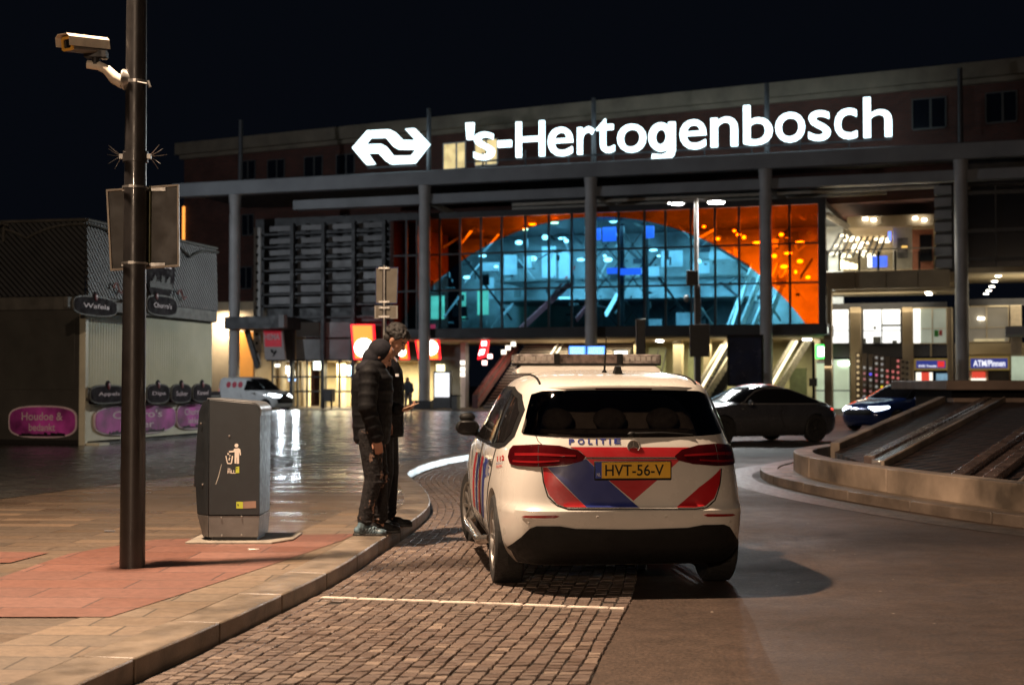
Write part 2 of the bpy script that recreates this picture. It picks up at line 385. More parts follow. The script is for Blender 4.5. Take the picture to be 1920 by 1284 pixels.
def sett(mb, pts, h):
    c = sum((Vector(p) for p in pts), Vector((0, 0)))/4; n = len(pts)
    j = [Vector(p)+Vector((random.uniform(-.0045, .0045), random.uniform(-.0035, .0035))) for p in pts]
    t = [p+(c-p)*.10 for p in j]; tl = [random.uniform(-.002, .002) for _ in range(4)]
    v = [(p.x, p.y, .0) for p in j]+[(p.x, p.y, h-.006) for p in j]+[(p.x, p.y, h+tl[k]) for k, p in enumerate(t)]
    mb.add(v, [(0, 1, 5, 4), (1, 2, 6, 5), (2, 3, 7, 6), (3, 0, 4, 7), (4, 5, 9, 8), (5, 6, 10, 9), (6, 7, 11, 10), (7, 4, 8, 11), (8, 9, 10, 11)])
for r in range(0, 72):
    y = 3.0+random.uniform(0, .1); ph = random.uniform(0, 6)
    wob = lambda yy, q: .007*math.sin(yy*1.9+q*.55)+.003*math.sin(yy*5.1+q*2.1+1)
    while y < 28:
        L = random.uniform(.068, .10)
        x0 = kxs(y+L/2)+.03+r*ROW; lim0 = kx(y+L/2)+.01; lim1 = bx(y+L/2)
        if x0+ROW < lim0+.03 or x0+ROW*.45 > lim1: y += L; continue
        def P(xx, yy, q): return (min(max(kxs(yy)+.03+xx+wob(yy, q), kx(yy)+.012), bx(yy)+.03), yy)
        pts = [P(r*ROW+.0045, y+.0055, r), P((r+1)*ROW-.0045, y+.0055, r+1), P((r+1)*ROW-.0045, y+L-.0055, r+1), P(r*ROW+.0045, y+L-.0055, r)]
        if pts[1][0]-pts[0][0] < .03: y += L; continue
        if not (G(1175, 1135).y-.02 < y-.02*0 < G(1175, 1135).y+.0): sett(sm, pts, .016+random.uniform(-.003, .003))
        y += L
struct(sm.build('sett_paving', m_sett))
# the white line across the bay: a row of pale narrow stones
a = G(600, 1124); b_ = G(1172, 1146); dv = (b_-a); Ln = dv.length; dv.normalize(); nv = Vector((-dv.y, dv.x, 0)); s = 0
while s < Ln-.1:
    q = random.uniform(.26, .31)
    if not (.84 < s/Ln < .91):
        p = a+dv*(s+.004); e = a+dv*min(Ln, s+q-.004); wv = .028
        sett(wm, [(p-nv*wv).xy, (e-nv*wv).xy, (e+nv*wv).xy, (p+nv*wv).xy], .0235)
    s += q
struct(wm.build('parking_line', m_white))
# small litter
t = MB(); p = G(205, 997, KH); t.cyl((-.045, 0, .008), (.05, .012, .008), .008, .006, 8)
tag(t.build('cigar_tube', M('grey_plastic', (.16, .16, .17), .35), loc=(p.x, p.y, KH)), 'slim grey tube lying on the tan slabs left of the camera pole', 'litter')
t = MB(); p = G(474, 1031, KH); rg = []
for k in range(14): an = 2*math.pi*k/14; rr = 1+.25*math.sin(3*an+1); rg.append((.045*rr*math.cos(an), .03*rr*math.sin(an)))
t.prism(rg, lambda a, b, c: (a, b, c), .004, .010)
tag(t.build('napkin', M('white_paper', (.7, .66, .6), .8), loc=(p.x, p.y, KH)), 'flattened white scrap of paper on the red slabs before the litter bin', 'litter')
# ------------------------------------------------------------------ street pole, camera, sign, bin
m_pole = M('painted_pole', (.024, .022, .022), .38, nz=.2, ns=5, coat=.15)
m_steel = M('galvanised_steel', (.42, .41, .39), .38, .85, nz=.2, ns=14)
m_dark = M('black_plastic', (.015, .015, .016), .45, nz=.2, ns=8)
m_glass_d = M('lamp_lens', (.9, .85, .7), .2, em=(1, .72, .45), es=30, nz=0)
def street_lamp(loc, arm, label, r=.092):
    t = thing('street_lamp', label, 'street lamp', loc)
    mb = MB(); mb.cyl((0, 0, 0), (0, 0, 9.0), r, r*.55, 28); o = mb.build('pole', m_pole, t, smooth=True)
    mb = MB(); mb.tube([(0, 0, 8.95), (arm[0]*.5, arm[1]*.5, 9.18), (arm[0], arm[1], 9.16)], .035, 10); mb.build('arm', m_pole, t, smooth=True)
    h = MB(); h.lathe([(.03, .10), (.16, .08), (.26, .02), (.27, -.03)], (arm[0], arm[1], 9.14), n=24, cap=True); h.build('lamp_head', m_pole, t, smooth=True)
    h = MB(); h.lathe([(.2, -.05), (.2, -.045)], (arm[0], arm[1], 9.14), n=24); h.build('lens', m_glass_d, t)
    return t
PB = G(248, 1064, KH)
lp = street_lamp((PB.x, PB.y, KH), (-3.7-PB.x, 9.9-PB.y), 'thick dark brown street pole at the left carrying camera and sign')
street_lamp((-5.0, -24.5, KH), (.5, 0), 'dark brown street lamp standing behind the photographer')
street_lamp((-36, 61.5, KH), (.5, .5), 'added street lamp out of view at the left, lighting the van and station')  # unseen post, added to carry the left fill lamp
street_lamp((24.5, 51.5, 0), (-.5, .5), 'added street lamp out of view at the right, lighting the stall and station')  # unseen post, added to carry the right fill lamp
# pole bands and bird spikes, parts of the pole
zb = D(250, 297, PB.y).z-KH
mb = MB(); mb.lathe([(.088, -.03), (.091, -.03), (.091, .05), (.088, .05)], (0, 0, zb), n=28, cap=False); mb.build('band', m_pole, lp, smooth=True)
mb = MB()
for s in (-1, 1):
    mb.box(s*.085, s*.115, -.02, .02, zb-.005, zb+.03)
    for a, z2, yy in ((.10, .055, .0), (.085, .075, -.05), (.09, -.06, -.03), (.06, -.09, .03), (.12, .02, .05)):
        mb.tube([(s*.10, 0, zb+.015), (s*(.10+a*.5), yy*.6, zb+.015+z2*.45), (s*(.10+a), yy, zb+.015+z2)], [.003, .0025, .0012], 5)
mb.build('bird_spikes', m_steel, lp)
# security camera
cz = D(240, 150, PB.y).z
t = thing('security_camera', 'beige box security camera on a bracket high on the pole', 'security camera', (PB.x, PB.y, cz))
m_cam = M('cream_metal', (.62, .56, .46), .42, nz=.12, ns=9); m_camy = M('yellow_front_frame', (.62, .34, .05), .5); m_lens = M('camera_window', (.01, .01, .01), .08, coat=.6, nz=0)
L = lambda px, py, y=0: Vector((D(px, py, PB.y+y).x-PB.x, y, D(px, py, PB.y+y).z-cz))
mb = MB(); mb.lathe([(.002, -.012), (.075, -.012), (.078, 0), (.06, .03), (.05, .05)], tuple(L(238, 151)+Vector((-.01, -.02, 0))), axis='x', n=24); mb.build('wall_plate', m_steel, t, smooth=True)
mb = MB(); mb.tube([L(232, 155, -.03), L(215, 147, -.03), L(200, 131, -.03), L(186, 124, -.03), L(164, 121, -.03)], [.05, .045, .036, .034, .032], 10); mb.build('bracket', m_cam, t, smooth=50)
mb = MB(); mb.cyl(L(180, 122, -.03), L(180, 108, -.03), .035, .028, 12); mb.box(*sum([[L(180, 100, 0).x-.07, L(180, 100, 0).x+.09], [-.07, .01], [L(180, 108).z-.01, L(180, 104).z+.02]], [])); mb.build('mount', m_dark, t)
yaw = Matrix.Rotation(R(60), 3, 'Z') @ Matrix.Rotation(R(-7), 3, 'Y')
cc = L(160, 86, -.10)
tr = lambda a, b, c: tuple(cc+yaw @ Vector((a, b, c)))
def octo(w, h, ch): return [(-w+ch, -h), (w-ch, -h), (w, -h+ch*.6), (w, h-ch), (w-ch, h), (-w+ch, h), (-w, h-ch), (-w, -h+ch*.6)]
mb = MB(); mb.prism(octo(.058, .052, .018), lambda a, b, c: tr(c, a, b), -.165, .155); mb.build('housing', M('camera_housing', (.10, .09, .08), .5), t, bevel=.004)
mb = MB(); sh = [(-.07, -.02), (-.07, .045), (-.045, .068), (.045, .068), (.07, .045), (.07, -.02), (.066, -.02), (.066, .043), (.043, .063), (-.043, .063), (-.066, .043), (-.066, -.02)]
mb.prism(sh, lambda a, b, c: tr(c, a, b), -.215, .175); mb.build('sun_shield', m_cam, t)
mb = MB(); oc = octo(.057, .05, .016); ic = octo(.036, .032, .01)
mb.loft([[tr(-.165, a, b) for a, b in oc], [tr(-.175, a, b) for a, b in oc], [tr(-.175, a, b) for a, b in ic], [tr(-.166, a, b) for a, b in ic]], cap=False); mb.build('front_frame', m_camy, t)
mb = MB(); mb.add([tr(-.1675, a, b) for a, b in ic], [tuple(range(8))]); mb.build('window', m_lens, t)
mb = MB(); mb.tube([tr(.10, 0, -.05), L(193, 112, -.03), L(200, 112, -.03), tr(.16, 0, -.045)], .006, 6); mb.build('cable', m_cam, t, smooth=True)
mb = MB(); mb.lathe([(.080, -.012), (.085, -.012), (.085, .012), (.080, .012)], (0, 0, L(250, 155).z), n=28, cap=False)
mb.cyl(L(258, 154, -.08)+Vector((0, -.0, 0)), L(279, 158, -.085), .006, .006, 8); mb.cyl(L(277, 152, -.085), L(281, 164, -.085), .012, .012, 8); mb.build('strap', m_steel, t)
# traffic sign seen from the back
m_back = M('sign_back_grey', (.050, .046, .040), .5, nz=.15, ns=3); m_edge = M('sign_edge', (.40, .36, .29), .45, nz=.1)
t = thing('traffic_sign', 'rectangular sign seen from behind strapped across the brown pole', 'sign', (PB.x, PB.y, KH))
def panel(t, pts, y, th, rim, back, edge, name='panel'):
    c = sum((Vector(p) for p in pts), Vector((0, 0)))/len(pts)
    mb = MB(); mb.prism(pts, lambda a, b, d: (a, y+d, b), 0, th); mb.build(name, back, t)
    mb = MB(); n = len(pts); inn = [tuple(Vector(p)+(c-Vector(p)).normalized()*rim*1.35) for p in pts]
    fr = lambda q, d: [(a, y+d, b) for a, b in q]
    rg = [fr(pts, th+.003), fr(pts, -.02), fr(inn, -.02), fr(inn, -.001)]
    mb.loft(rg, cap=False); mb.build('frame', edge, t)
yy = .10; q = lambda px, py: (D(px, py, PB.y+yy).x-PB.x, D(px, py, PB.y+yy).z-KH)
panel(t, [q(208, 508), q(337, 500), q(336, 346), q(200, 356)], yy, .006, .014, m_back, m_edge)
for py in (352, 494):
    z = D(250, py, PB.y).z-KH; rr = .09
    mb = MB(); mb.lathe([(rr-.003, -.008), (rr+.003, -.008), (rr+.003, .008), (rr-.003, .008)], (0, 0, z), n=28, cap=False); mb.box(-.02, .02, -rr-.012, -rr, z-.01, z+.01)
    mb.box(-.12, .20, .083, .096, z-.012, z+.012); mb.build('clamp', m_steel, t, smooth=True)
mb = MB(); mb.box(.088, .094, .06, .098, q(272, 495)[1], q(272, 350)[1]); mb.build('edge_strip', M('green_edge', (.10, .11, .03), .5), t)
# litter bin
BP = G(446, 1018, KH); s_ = FPX/BP.y
t = thing('litter_bin', 'tall dark grey litter bin with rounded hood on concrete base plate', 'litter bin', (BP.x, BP.y, KH))
m_bin = M('anthracite_powder_coat', (.014, .0185, .023), .42, nz=.12, ns=7, bp=.05, bs=220); m_binl = M('brushed_metal_base', (.17, .165, .16), .42, .6, nz=.15, ns=5)
m_seam = M('seam', (.006, .006, .006), .8, nz=0)
X = lambda px: (px-446)/s_
x0, x1 = X(391), X(486); H = 1.2; zb = .235; zs = .05; Dp = .52
xl = X(363)  # chamfered side reaches further left, set back
def arc(cx, cz, r, a0, a1, n=7): return [(cx+r*math.cos(R(a0+(a1-a0)*k/n)), cz+r*math.sin(R(a0+(a1-a0)*k/n))) for k in range(n+1)]
rr = .075
front = [(x0, zb), (x1, zb), (x1, H-rr-.03)]+arc(x1-rr, H-rr-.03, rr, 0, 84)+[(x0, H)]
mb = MB(); mb.prism(front, lambda a, b, c: (a, c, b), 0, Dp)
cham = [(x0-.003, zb), (x0-.003, H), (x0-.06, H-.012), (X(367), H-.10), (X(361), H-.38), (X(358), H-.62), (X(364), zb)]
mb2 = MB()
n = len(cham); fr = [(a, (x0-a)*.9, b) for a, b in cham]; bk = [(a, Dp-.0-(x0-a)*.3, b) for a, b in cham]
mb2.add(fr+bk, [tuple(range(n-1, -1, -1)), tuple(range(n, 2*n))]+[(i, (i+1) % n, (i+1) % n+n, i+n) for i in range(n)])
mb.build('body', m_bin, t, bevel=.004); mb2.build('door', m_bin, t, bevel=.003)
mb = MB(); hood = [(x1+.001, H-rr-.06)]+[(a, b) for a, b in arc(x1-rr, H-rr-.03, rr+.003, 0, 84)]+[(x0-.02, H+.004), (x0-.02, H+.012)]+[(a, b) for a, b in arc(x1-rr, H-rr-.03, rr+.012, 84, 0)]+[(x1+.010, H-rr-.06)]
mb.prism(hood, lambda a, b, c: (a, c, b), .003, Dp+.004); mb.build('hood', M('hood_grey', (.11, .115, .12), .35, nz=.1), t, bevel=.002)
mb = MB(); mb.prism([(x0, zs), (x1-.012, zs), (x1, zb-.006), (x0, zb-.006)], lambda a, b, c: (a, c, b), .006, Dp-.01)
fr = [(x0-.003, .006, zs), (x0-.003, .006, zb-.006), (X(364), .11, zb-.006), (X(377), .07, zs)]; bk = [(a, Dp-.05, b) for a, _, b in fr]
mb.add(fr+bk, [(3, 2, 1, 0), (4, 5, 6, 7), (0, 1, 5, 4), (1, 2, 6, 5), (2, 3, 7, 6), (3, 0, 4, 7)])
mb.build('base', m_binl, t, bevel=.003)
mb = MB(); mb.box(x0+.01, x1-.03, .05, Dp-.08, 0, zs+.01); mb.build('foot', m_dark, t)
mb = MB(); mb.box(X(352), X(346), .20, .34, H-.72, H-.50); mb.build('handle', m_dark, t, bevel=.004) if False else None
mb = MB(); mb.box(X(358)-.014, X(358)+.004, .17, .33, H-.74, H-.56); mb.build('handle', m_dark, t, bevel=.004)
mb = MB()
for px, py in ((415, 970), (453, 968), (416, 1003), (453, 1002), (430, 817)):
    p = D(px, py, BP.y); mb.lathe([(.001, -.008), (.007, -.006), (.009, 0)], (p.x-BP.x, 0, p.z-KH), axis='y', n=10)
for px, py in ((374, 794), (377, 909)):
    p = D(px, py, BP.y); mb.lathe([(.001, -.008), (.007, -.006), (.009, 0)], (p.x-BP.x, .055, p.z-KH), axis='y', n=10)
mb.build('bolts', m_steel, t, smooth=True)
# pictogram and stickers on the front
B = lambda cx, cy: (D(320+cx/3.566, 700+cy/3.566, BP.y).x-BP.x, D(320+cx/3.566, 700+cy/3.566, BP.y).z-KH)
m_pic = M('white_print', (.78, .70, .62), .5, nz=.05); m_lime = M('lime_print', (.50, .56, .05), .5, nz=.05)
mb = MB()
def pp(mb, pts, y=-.0025): mb.prism([B(*p) for p in pts], lambda a, b, c: (a, c, b), y, .001)
c = B(440, 481); mb.prism(arc(c[0], c[1], .016, 0, 345, 14), lambda a, b, c: (a, c, b), -.0025, .001)
pp(mb, [(424, 502), (455, 499), (466, 508), (470, 545), (463, 548), (457, 520), (457, 602), (444, 604), (443, 560), (441, 560), (440, 602), (427, 600), (428, 525), (391, 528), (389, 518), (420, 515)])
for a in ([(366, 552), (372, 549), (382, 596), (376, 598)], [(410, 549), (418, 552), (409, 603), (401, 602)], [(377, 596), (404, 598), (404, 606), (379, 604)], [(381, 531), (391, 535), (386, 545), (379, 541)], [(392, 560), (398, 563), (393, 583), (386, 577)], [(394, 543), (401, 546), (398, 553), (392, 551)]): pp(mb, a)
mb.build('pictogram', m_pic, t)
def binw(txt, c0, c1, mat=m_pic):
    a, b = B(*c0), B(*c1); write(txt, lambda u, v, d: (a[0]+(b[0]-a[0])*u, -.0028, b[1]+(a[1]-b[1])*v), mat, 'lettering', t, .02)
binw('Mr.', (382, 632), (406, 644)); binw('FILL', (381, 646), (434, 668))
mb = MB(); pp(mb, [(436, 624), (458, 621), (459, 664), (434, 666)]); pp(mb, [(439, 857), (483, 857), (483, 902), (439, 901)]); mb.build('sticker', m_lime, t)
mb = MB(); pp(mb, [(484, 856), (570, 852), (571, 898), (484, 902)]); mb.build('sticker', M('brown_sticker', (.30, .19, .14), .5), t)
mb = MB(); pp(mb, [(438, 633), (446, 628), (444, 640)], -.0035); pp(mb, [(446, 872), (452, 870), (456, 884), (448, 886)], -.0035); mb.build('sticker_mark', m_dark, t)
mb = MB(); pp(mb, [(338, 606), (342, 607), (322, 690), (303, 742), (299, 740), (318, 685)], -.001); mb.build('scratch', M('scratched_metal', (.4, .38, .34), .4), t)
ps = [(-.42, -.10), (.30, -.10), (.44, .16), (.44, .66), (-.30, .66), (-.42, .5)]
mb = MB(); mb.prism(ps, lambda a, b, c: (a, b, c), -.012, .022); o = mb.build('base_plate', M('concrete_plate', (.26, .23, .19), .6, nz=.2, ns=10, bp=.3), t, bevel=.006)
# parking sign post behind the two people
YS = 26.0
PS = D(720, 700, YS)
t = thing('traffic_sign', 'sign post with a tall and a small panel seen from behind, above the two people', 'sign', (PS.x, YS, KH))
q = lambda px, py: (D(px, py, YS).x-PS.x, D(px, py, YS).z-KH)
m_sb = M('pale_sign_back', (.36, .32, .25), .5, nz=.1); m_blue = M('blue_sign_edge', (.02, .04, .25), .5)
mb = MB(); mb.cyl((0, 0, -.01), (0, 0, q(0, 498)[1]), .038, .034, 12); mb.build('pole', m_steel, t, smooth=True)
panel(t, [q(704, 569), q(744, 569), q(746, 501), q(704, 501)], .05, .01, .012, m_sb, m_blue)
panel(t, [q(702, 597), q(745, 597), q(745, 573), q(702, 573)], .05, .01, .02, m_sb, M('white_sign_edge', (.7, .66, .6), .4), 'small_panel')
mb = MB()
for py in (503, 566, 577, 594): z = q(0, py)[1]; mb.box(-.10, .10, -.045, .05, z-.015, z+.015)
mb.build('clamp', m_steel, t)
# ------------------------------------------------------------------ vehicles
class Ring:
    """a car shell as a stack of rounded plan outlines: keys are (z, half width, rear y, front y, roundness)"""
    def __init__(s, keys):
        z = [k[0] for k in keys]; s.z0, s.z1 = z[0], z[-1]
        s.f = [pchip(z, [k[i] for k in keys]) for i in range(1, 5)]; s.keys = keys
    def at(s, z): w, a, b, n = (f(z) for f in s.f); return w, (a+b)/2, (b-a)/2, n
    def inside(s, p):
        if not s.z0 < p[2] < s.z1: return False
        w, yc, L, n = s.at(p[2]); return (abs(p[0])/w)**n+(abs(p[1]-yc)/L)**n < 1
    def pt(s, q, z, o=0.0):
        w, yc, L, n = s.at(z); sg = 1 if q >= 0 else -1; a = abs(q)
        p = (a, -1) if a <= 1 else ((1, a-2) if a <= 3 else (max(0, 4-a), 1))
        k = (abs(p[0])**n+abs(p[1])**n)**(1/n); x, y = p[0]/k, p[1]/k
        nx = abs(x)**(n-1)/w; ny = abs(y)**(n-1)/L*(1 if y > 0 else -1); m = math.hypot(nx, ny) or 1
        dz = .01; w2, yc2, L2, _ = s.at(min(z+dz, s.z1)); w3, yc3, L3, _ = s.at(max(z-dz, s.z0))
        ddx = x*(w2-w3)/(2*dz); ddy = ((yc2-yc3)+y*(L2-L3))/(2*dz)
        N = Vector((nx/m, ny/m, 0)); N.z = -(N.x*ddx+N.y*ddy); N.normalize()
        return Vector((sg*(x*w+N.x*o), yc+y*L+N.y*o, z+N.z*o))
    def qy(s, y, z, sg=1):
        w, yc, L, n = s.at(z); r = (y-yc)/L; r = max(-.9999, min(.9999, r)); X = abs(r)**n; p = (X/(1-X))**(1/n)
        if p <= 1: q = 2+p*(1 if r > 0 else -1)
        else: q = (1/p if r < 0 else 4-1/p)
        return sg*q
    def qx(s, x, z, rear=True):
        w, yc, L, n = s.at(z); r = max(-.9999, min(.9999, x/w)); X = abs(r)**n; p = (X/(1-X))**(1/n); sg = 1 if x >= 0 else -1
        q = p if p <= 1 else 2-1/p
        return sg*(q if rear else 4-q)
    def q_of(s, p):
        w, yc, L, n = s.at(p[2]); x, y = abs(p[0])/w, (p[1]-yc)/L; sg = 1 if p[0] >= 0 else -1
        if abs(y) >= x: q = x/abs(y); return sg*(q if y < 0 else 4-q)
        return sg*(2+y/x)
    def shell(s, zs, qn=12):
        qs = []
        for k in range(-4*qn, 4*qn): qs.append(k/qn)
        # denser round the corners
        ex = []
        for c in (-3, -1, 1, 3): ex += [c-.04, c+.04, c-.125, c+.125]
        qs = sorted(set(round(q, 4) for q in qs+ex))
        mb = MB(); mb.loft([[s.pt(q, z) for q in qs] for z in zs], cap=True); return mb
    def patch(s, poly, off=.002, th=.004, dq=.05, dz=.035):
        """poly in (q, z) laid on the shell as a thin curved plate"""
        bm = bmesh.new(); f = bm.faces.new([bm.verts.new((a, b, 0)) for a, b in poly])
        bmesh.ops.triangulate(bm, faces=[f])
        def cuts(lo, hi, st): k = math.ceil(lo/st+1e-6); return [i*st for i in range(k, math.floor(hi/st-1e-6)+1)]
        for c in cuts(min(p[0] for p in poly), max(p[0] for p in poly), dq):
            bmesh.ops.bisect_plane(bm, geom=bm.verts[:]+bm.edges[:]+bm.faces[:], plane_co=(c, 0, 0), plane_no=(1, 0, 0), dist=1e-6)
        for c in cuts(min(p[1] for p in poly), max(p[1] for p in poly), dz):
            bmesh.ops.bisect_plane(bm, geom=bm.verts[:]+bm.edges[:]+bm.faces[:], plane_co=(0, c, 0), plane_no=(0, 1, 0), dist=1e-6)
        r = bmesh.ops.extrude_face_region(bm, geom=bm.faces[:])
        for v in r['geom']:
            if isinstance(v, bmesh.types.BMVert): v.co.z = 1
        mb = MB(); bm.verts.ensure_lookup_table()
        for v in bm.verts: v.index
        bm.verts.index_update()
        mb.add([s.pt(v.co.x, v.co.y, off+th*v.co.z) for v in bm.verts], [tuple(v.index for v in f.verts) for f in bm.faces]); bm.free(); return mb
    def line(s, pts, r=.003, off=0, n=5, step=.05):
        out = []
        for i in range(len(pts)-1):
            (a, b), (c, d) = pts[i], pts[i+1]; k = max(1, int(max(abs(c-a), abs(d-b))/step))
            out += [s.pt(a+(c-a)*j/k, b+(d-b)*j/k, off) for j in range(k)]
        out.append(s.pt(*pts[-1], off)); mb = MB(); mb.tube(out, r, n); return mb
def CQ(r, pts, sg=1): return [(r.qy(y, z, sg), z) for y, z in pts]
m_tyre = M('tyre_rubber', (.018, .017, .016), .75, nz=.3, ns=20, bp=.3, bs=60)
m_rim = M('rim_silver', (.32, .30, .28), .35, .8, nz=.15, ns=12)
m_rimd = M('rim_dark', (.05, .05, .05), .4, .6, nz=.1)
m_liner = M('wheel_arch_liner', (.008, .008, .008), .9, nz=0)
def wheel(t, x, y, rad=.325, wd=.21, steer=0, mat=None, spokes=10, name='wheel'):
    """x is the outer face; side from its sign"""
    sg = 1 if x > 0 else -1; e = bpy.data.objects.new(name, None)
    mb = MB(); w = wd; c = (0, 0, 0)
    prof = [(rad*.70, -w), (rad*.93, -w), (rad*.985, -w*.93), (rad, -w*.80), (rad, -w*.20), (rad*.985, -w*.07), (rad*.93, 0), (rad*.70, -.002), (rad*.68, -.03)]
    mb.lathe([(r, h*1) for r, h in prof], c, axis='x', n=40, cap=True)
    for k in range(3):  # tread grooves
        h = -w*(.32+.18*k); mb.lathe([(rad+.0012, h-.004), (rad+.0012, h+.004)], c, axis='x', n=40, cap=False)
    me = mb.mesh('tyre')
    tyre = link(name, me, m_tyre, t); sharp(me, 30)
    tyre.location = (x, y, rad); tyre.rotation_euler = (0, 0, steer+(math.pi if sg < 0 else 0))
    rm = MB(); rr = rad*.68
    rm.lathe([(rr, -.02), (rr*1.03, -.008), (rr*1.03, -.002), (rr*.95, -.006), (rr*.92, -.05)], c, axis='x', n=36, cap=False)
    rm.lathe([(.001, -.012), (rr*.16, -.012), (rr*.2, -.022), (rr*.2, -.06)], c, axis='x', n=20, cap=False)
    for k in range(spokes):
        a = 2*math.pi*k/spokes; cc, ss = math.cos(a), math.sin(a)
        p0 = Vector((-.030, rr*.15*cc, rr*.15*ss)); p1 = Vector((-.022, rr*.97*cc, rr*.97*ss)); rm.bar(p0, p1, rr*.13, .02, up=(1, 0, 0))
    rm.build('rim', mat or m_rim, tyre, smooth=40)
    dk = MB(); dk.lathe([(.001, -.075), (rr*.98, -.075)], c, axis='x', n=30, cap=False); dk.build('brake_disc', m_liner, tyre)
    return tyre
def arches(body, ys, rad=.37, xin=.55):
    for y in ys:
        for sg in (-1, 1):
            mb = MB(); mb.cyl((sg*xin, y, .325), (sg*1.2, y, .325), rad, rad, 40); c = link('c', mb.mesh(), None); cut(body, c)
    sharp(body.data, 32)
def liners(t, ys, rad=.37, xin=.55, xo=.8):
    for y in ys:
        for sg in (-1, 1):
            mb = MB(); rg = []
            for k in range(25):
                a = math.pi*(k/24)*1.25-math.pi*.125; rg.append([(sg*xin, y+rad*math.cos(a), .325+rad*math.sin(a)), (sg*xo, y+rad*math.cos(a), .325+rad*math.sin(a))])
            mb.loft(rg, cap=False, closed=False)
            mb.add([(sg*xin, y-rad, .15), (sg*xin, y+rad, .15), (sg*xin, y+rad, .7), (sg*xin, y-rad, .7)], [(0, 1, 2, 3)])
            mb.build('wheel_arch_liner', m_liner, t)
# ---------------- police car
m_white_p = M('white_car_paint', (.62, .59, .54), .28, nz=.06, ns=1.7, coat=.6, bp=0)
m_cglass = M('dark_car_glass', (.010, .009, .009), .06, nz=0, spec=.8)
m_tail = M('tail_light_red', (.045, .002, .003), .12, nz=.2, ns=9, coat=.8); m_tail2 = M('tail_light_inner', (.22, .008, .010), .2, nz=.1, coat=.8)
m_red = M('sticker_red', (.40, .010, .014), .4, nz=.05); m_blu = M('sticker_blue', (.022, .035, .20), .4, nz=.05)
m_trim = M('black_trim', (.007, .007, .007), .6, nz=.2, ns=12, spec=.25)
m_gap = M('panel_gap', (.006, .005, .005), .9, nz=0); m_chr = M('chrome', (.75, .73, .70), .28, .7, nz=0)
CARLOC = Vector((.735, 10.5, 0)); CARYAW = R(5.5)
police = thing('police_car', 'white police car with red and blue stripes, parked in the sett bay', 'police car', CARLOC, CARYAW)
PR = Ring([(.20, .80, -.58, 3.25, 7), (.26, .84, -.70, 3.40, 7), (.34, .872, -.775, 3.50, 6.8), (.45, .888, -.815, 3.56, 6.6), (.56, .895, -.83, 3.58, 6.5), (.60, .896, -.825, 3.57, 6.5), (.625, .896, -.79, 3.56, 6.3),
           (.70, .896, -.782, 3.52, 6.0), (.82, .89, -.775, 3.38, 5.5), (.92, .882, -.765, 3.12, 5.0), (1.0, .868, -.745, 2.75, 4.6), (1.06, .852, -.72, 2.47, 4.2), (1.12, .832, -.69, 2.33, 4.1), (1.22, .796, -.635, 2.08, 4.0), (1.32, .755, -.575, 1.84, 3.9),
           (1.40, .715, -.515, 1.62, 3.8), (1.44, .690, -.46, 1.50, 3.7), (1.475, .655, -.36, 1.36, 3.6), (1.505, .60, -.18, 1.22, 3.5), (1.53, .52, .08, 1.08, 3.3), (1.548, .42, .30, .98, 3.0), (1.558, .28, .45, .86, 2.6), (1.562, .10, .58, .72, 2.2)])
zs = [.20+.03*k for k in range(41)]+[1.42, 1.44, 1.46, 1.475, 1.49, 1.505, 1.52, 1.53, 1.54, 1.548, 1.554, 1.558, 1.5605, 1.562]
body = PR.shell(zs, 14).build('body', m_white_p, police)
arches(body, (0, 2.73)); liners(police, (0, 2.73))
INV = Matrix.Translation(CARLOC) @ Matrix.Rotation(CARYAW, 4, 'Z'); INV = INV.inverted()
def hitp(px, py, ring=PR, off=0.0, inv=INV):
    o = inv @ Vector((0, 0, HC)); d = inv.to_3x3() @ ray(px, py); t = 7.5; last = t
    while t < 16:
        if ring.inside(o+d*t): break
        last = t; t += .02
    else: return None
    a, b = last, t
    for _ in range(18):
        m = (a+b)/2
        if ring.inside(o+d*m): b = m
        else: a = m
    return o+d*b
def cq(cx, cy):  # photo crop coordinates -> (q, z) on the car
    p = hitp(840+cx*.37383, 640+cy*.37383); return None if p is None else (PR.q_of(p), p.z)
def cpoly(pts): return [q for q in (cq(*p) for p in pts) if q]
def sym(pts, c=False):
    """left-hand list of (q, z); gives the mirrored list"""
    return [(-q, z) for q, z in pts]
# rear window
rw = [(-.675, 1.375), (-.60, 1.398), (-.30, 1.405), (.30, 1.405), (.60, 1.398), (.675, 1.375), (.735, 1.20), (.765, 1.115), (.755, 1.10), (.62, 1.092), (.30, 1.082), (-.30, 1.082), (-.62, 1.092), (-.755, 1.10), (-.765, 1.115), (-.735, 1.20)]
k_ = lambda pts: [(PR.qx(x, z), z) for x, z in pts]
def sc(pts, sx): return [(x*sx, z) for x, z in pts]
m_rglass = TINT('rear_window_glass', (.72, .69, .66), .25, .02)
op = [(x*.93*.985, 1.235+(z-1.235)*.975) for x, z in rw]
cm = MB(); cm.prism(op, lambda a, b, c: (a, c, b), -1.0, .35); cut(body, link('c', cm.mesh(), None)); sharp(body.data, 32)
PR.patch(k_(sc(rw, .93)), .0015, .004).build('rear_window', m_rglass, police, smooth=60)
it = MB(); n_ = len(op); it.add([(a*.995, PR.pt(PR.qx(a, b), b).y+.006, 1.235+(b-1.235)*.995) for a, b in op]+[(a*.99, .34, 1.235+(b-1.235)*.99) for a, b in op], [(i, (i+1) % n_, (i+1) % n_+n_, i+n_) for i in range(n_)]+[tuple(range(n_, 2*n_))])
io = it.build('interior_lining', M('interior_grey', (.34, .31, .29), .8, nz=.2), police)
bnd = MB(); bd_ = [(x*.93, z) for x, z in rw]; m_seat = M('seat_cloth', (.16, .15, .14), .9, nz=.2, ns=20)
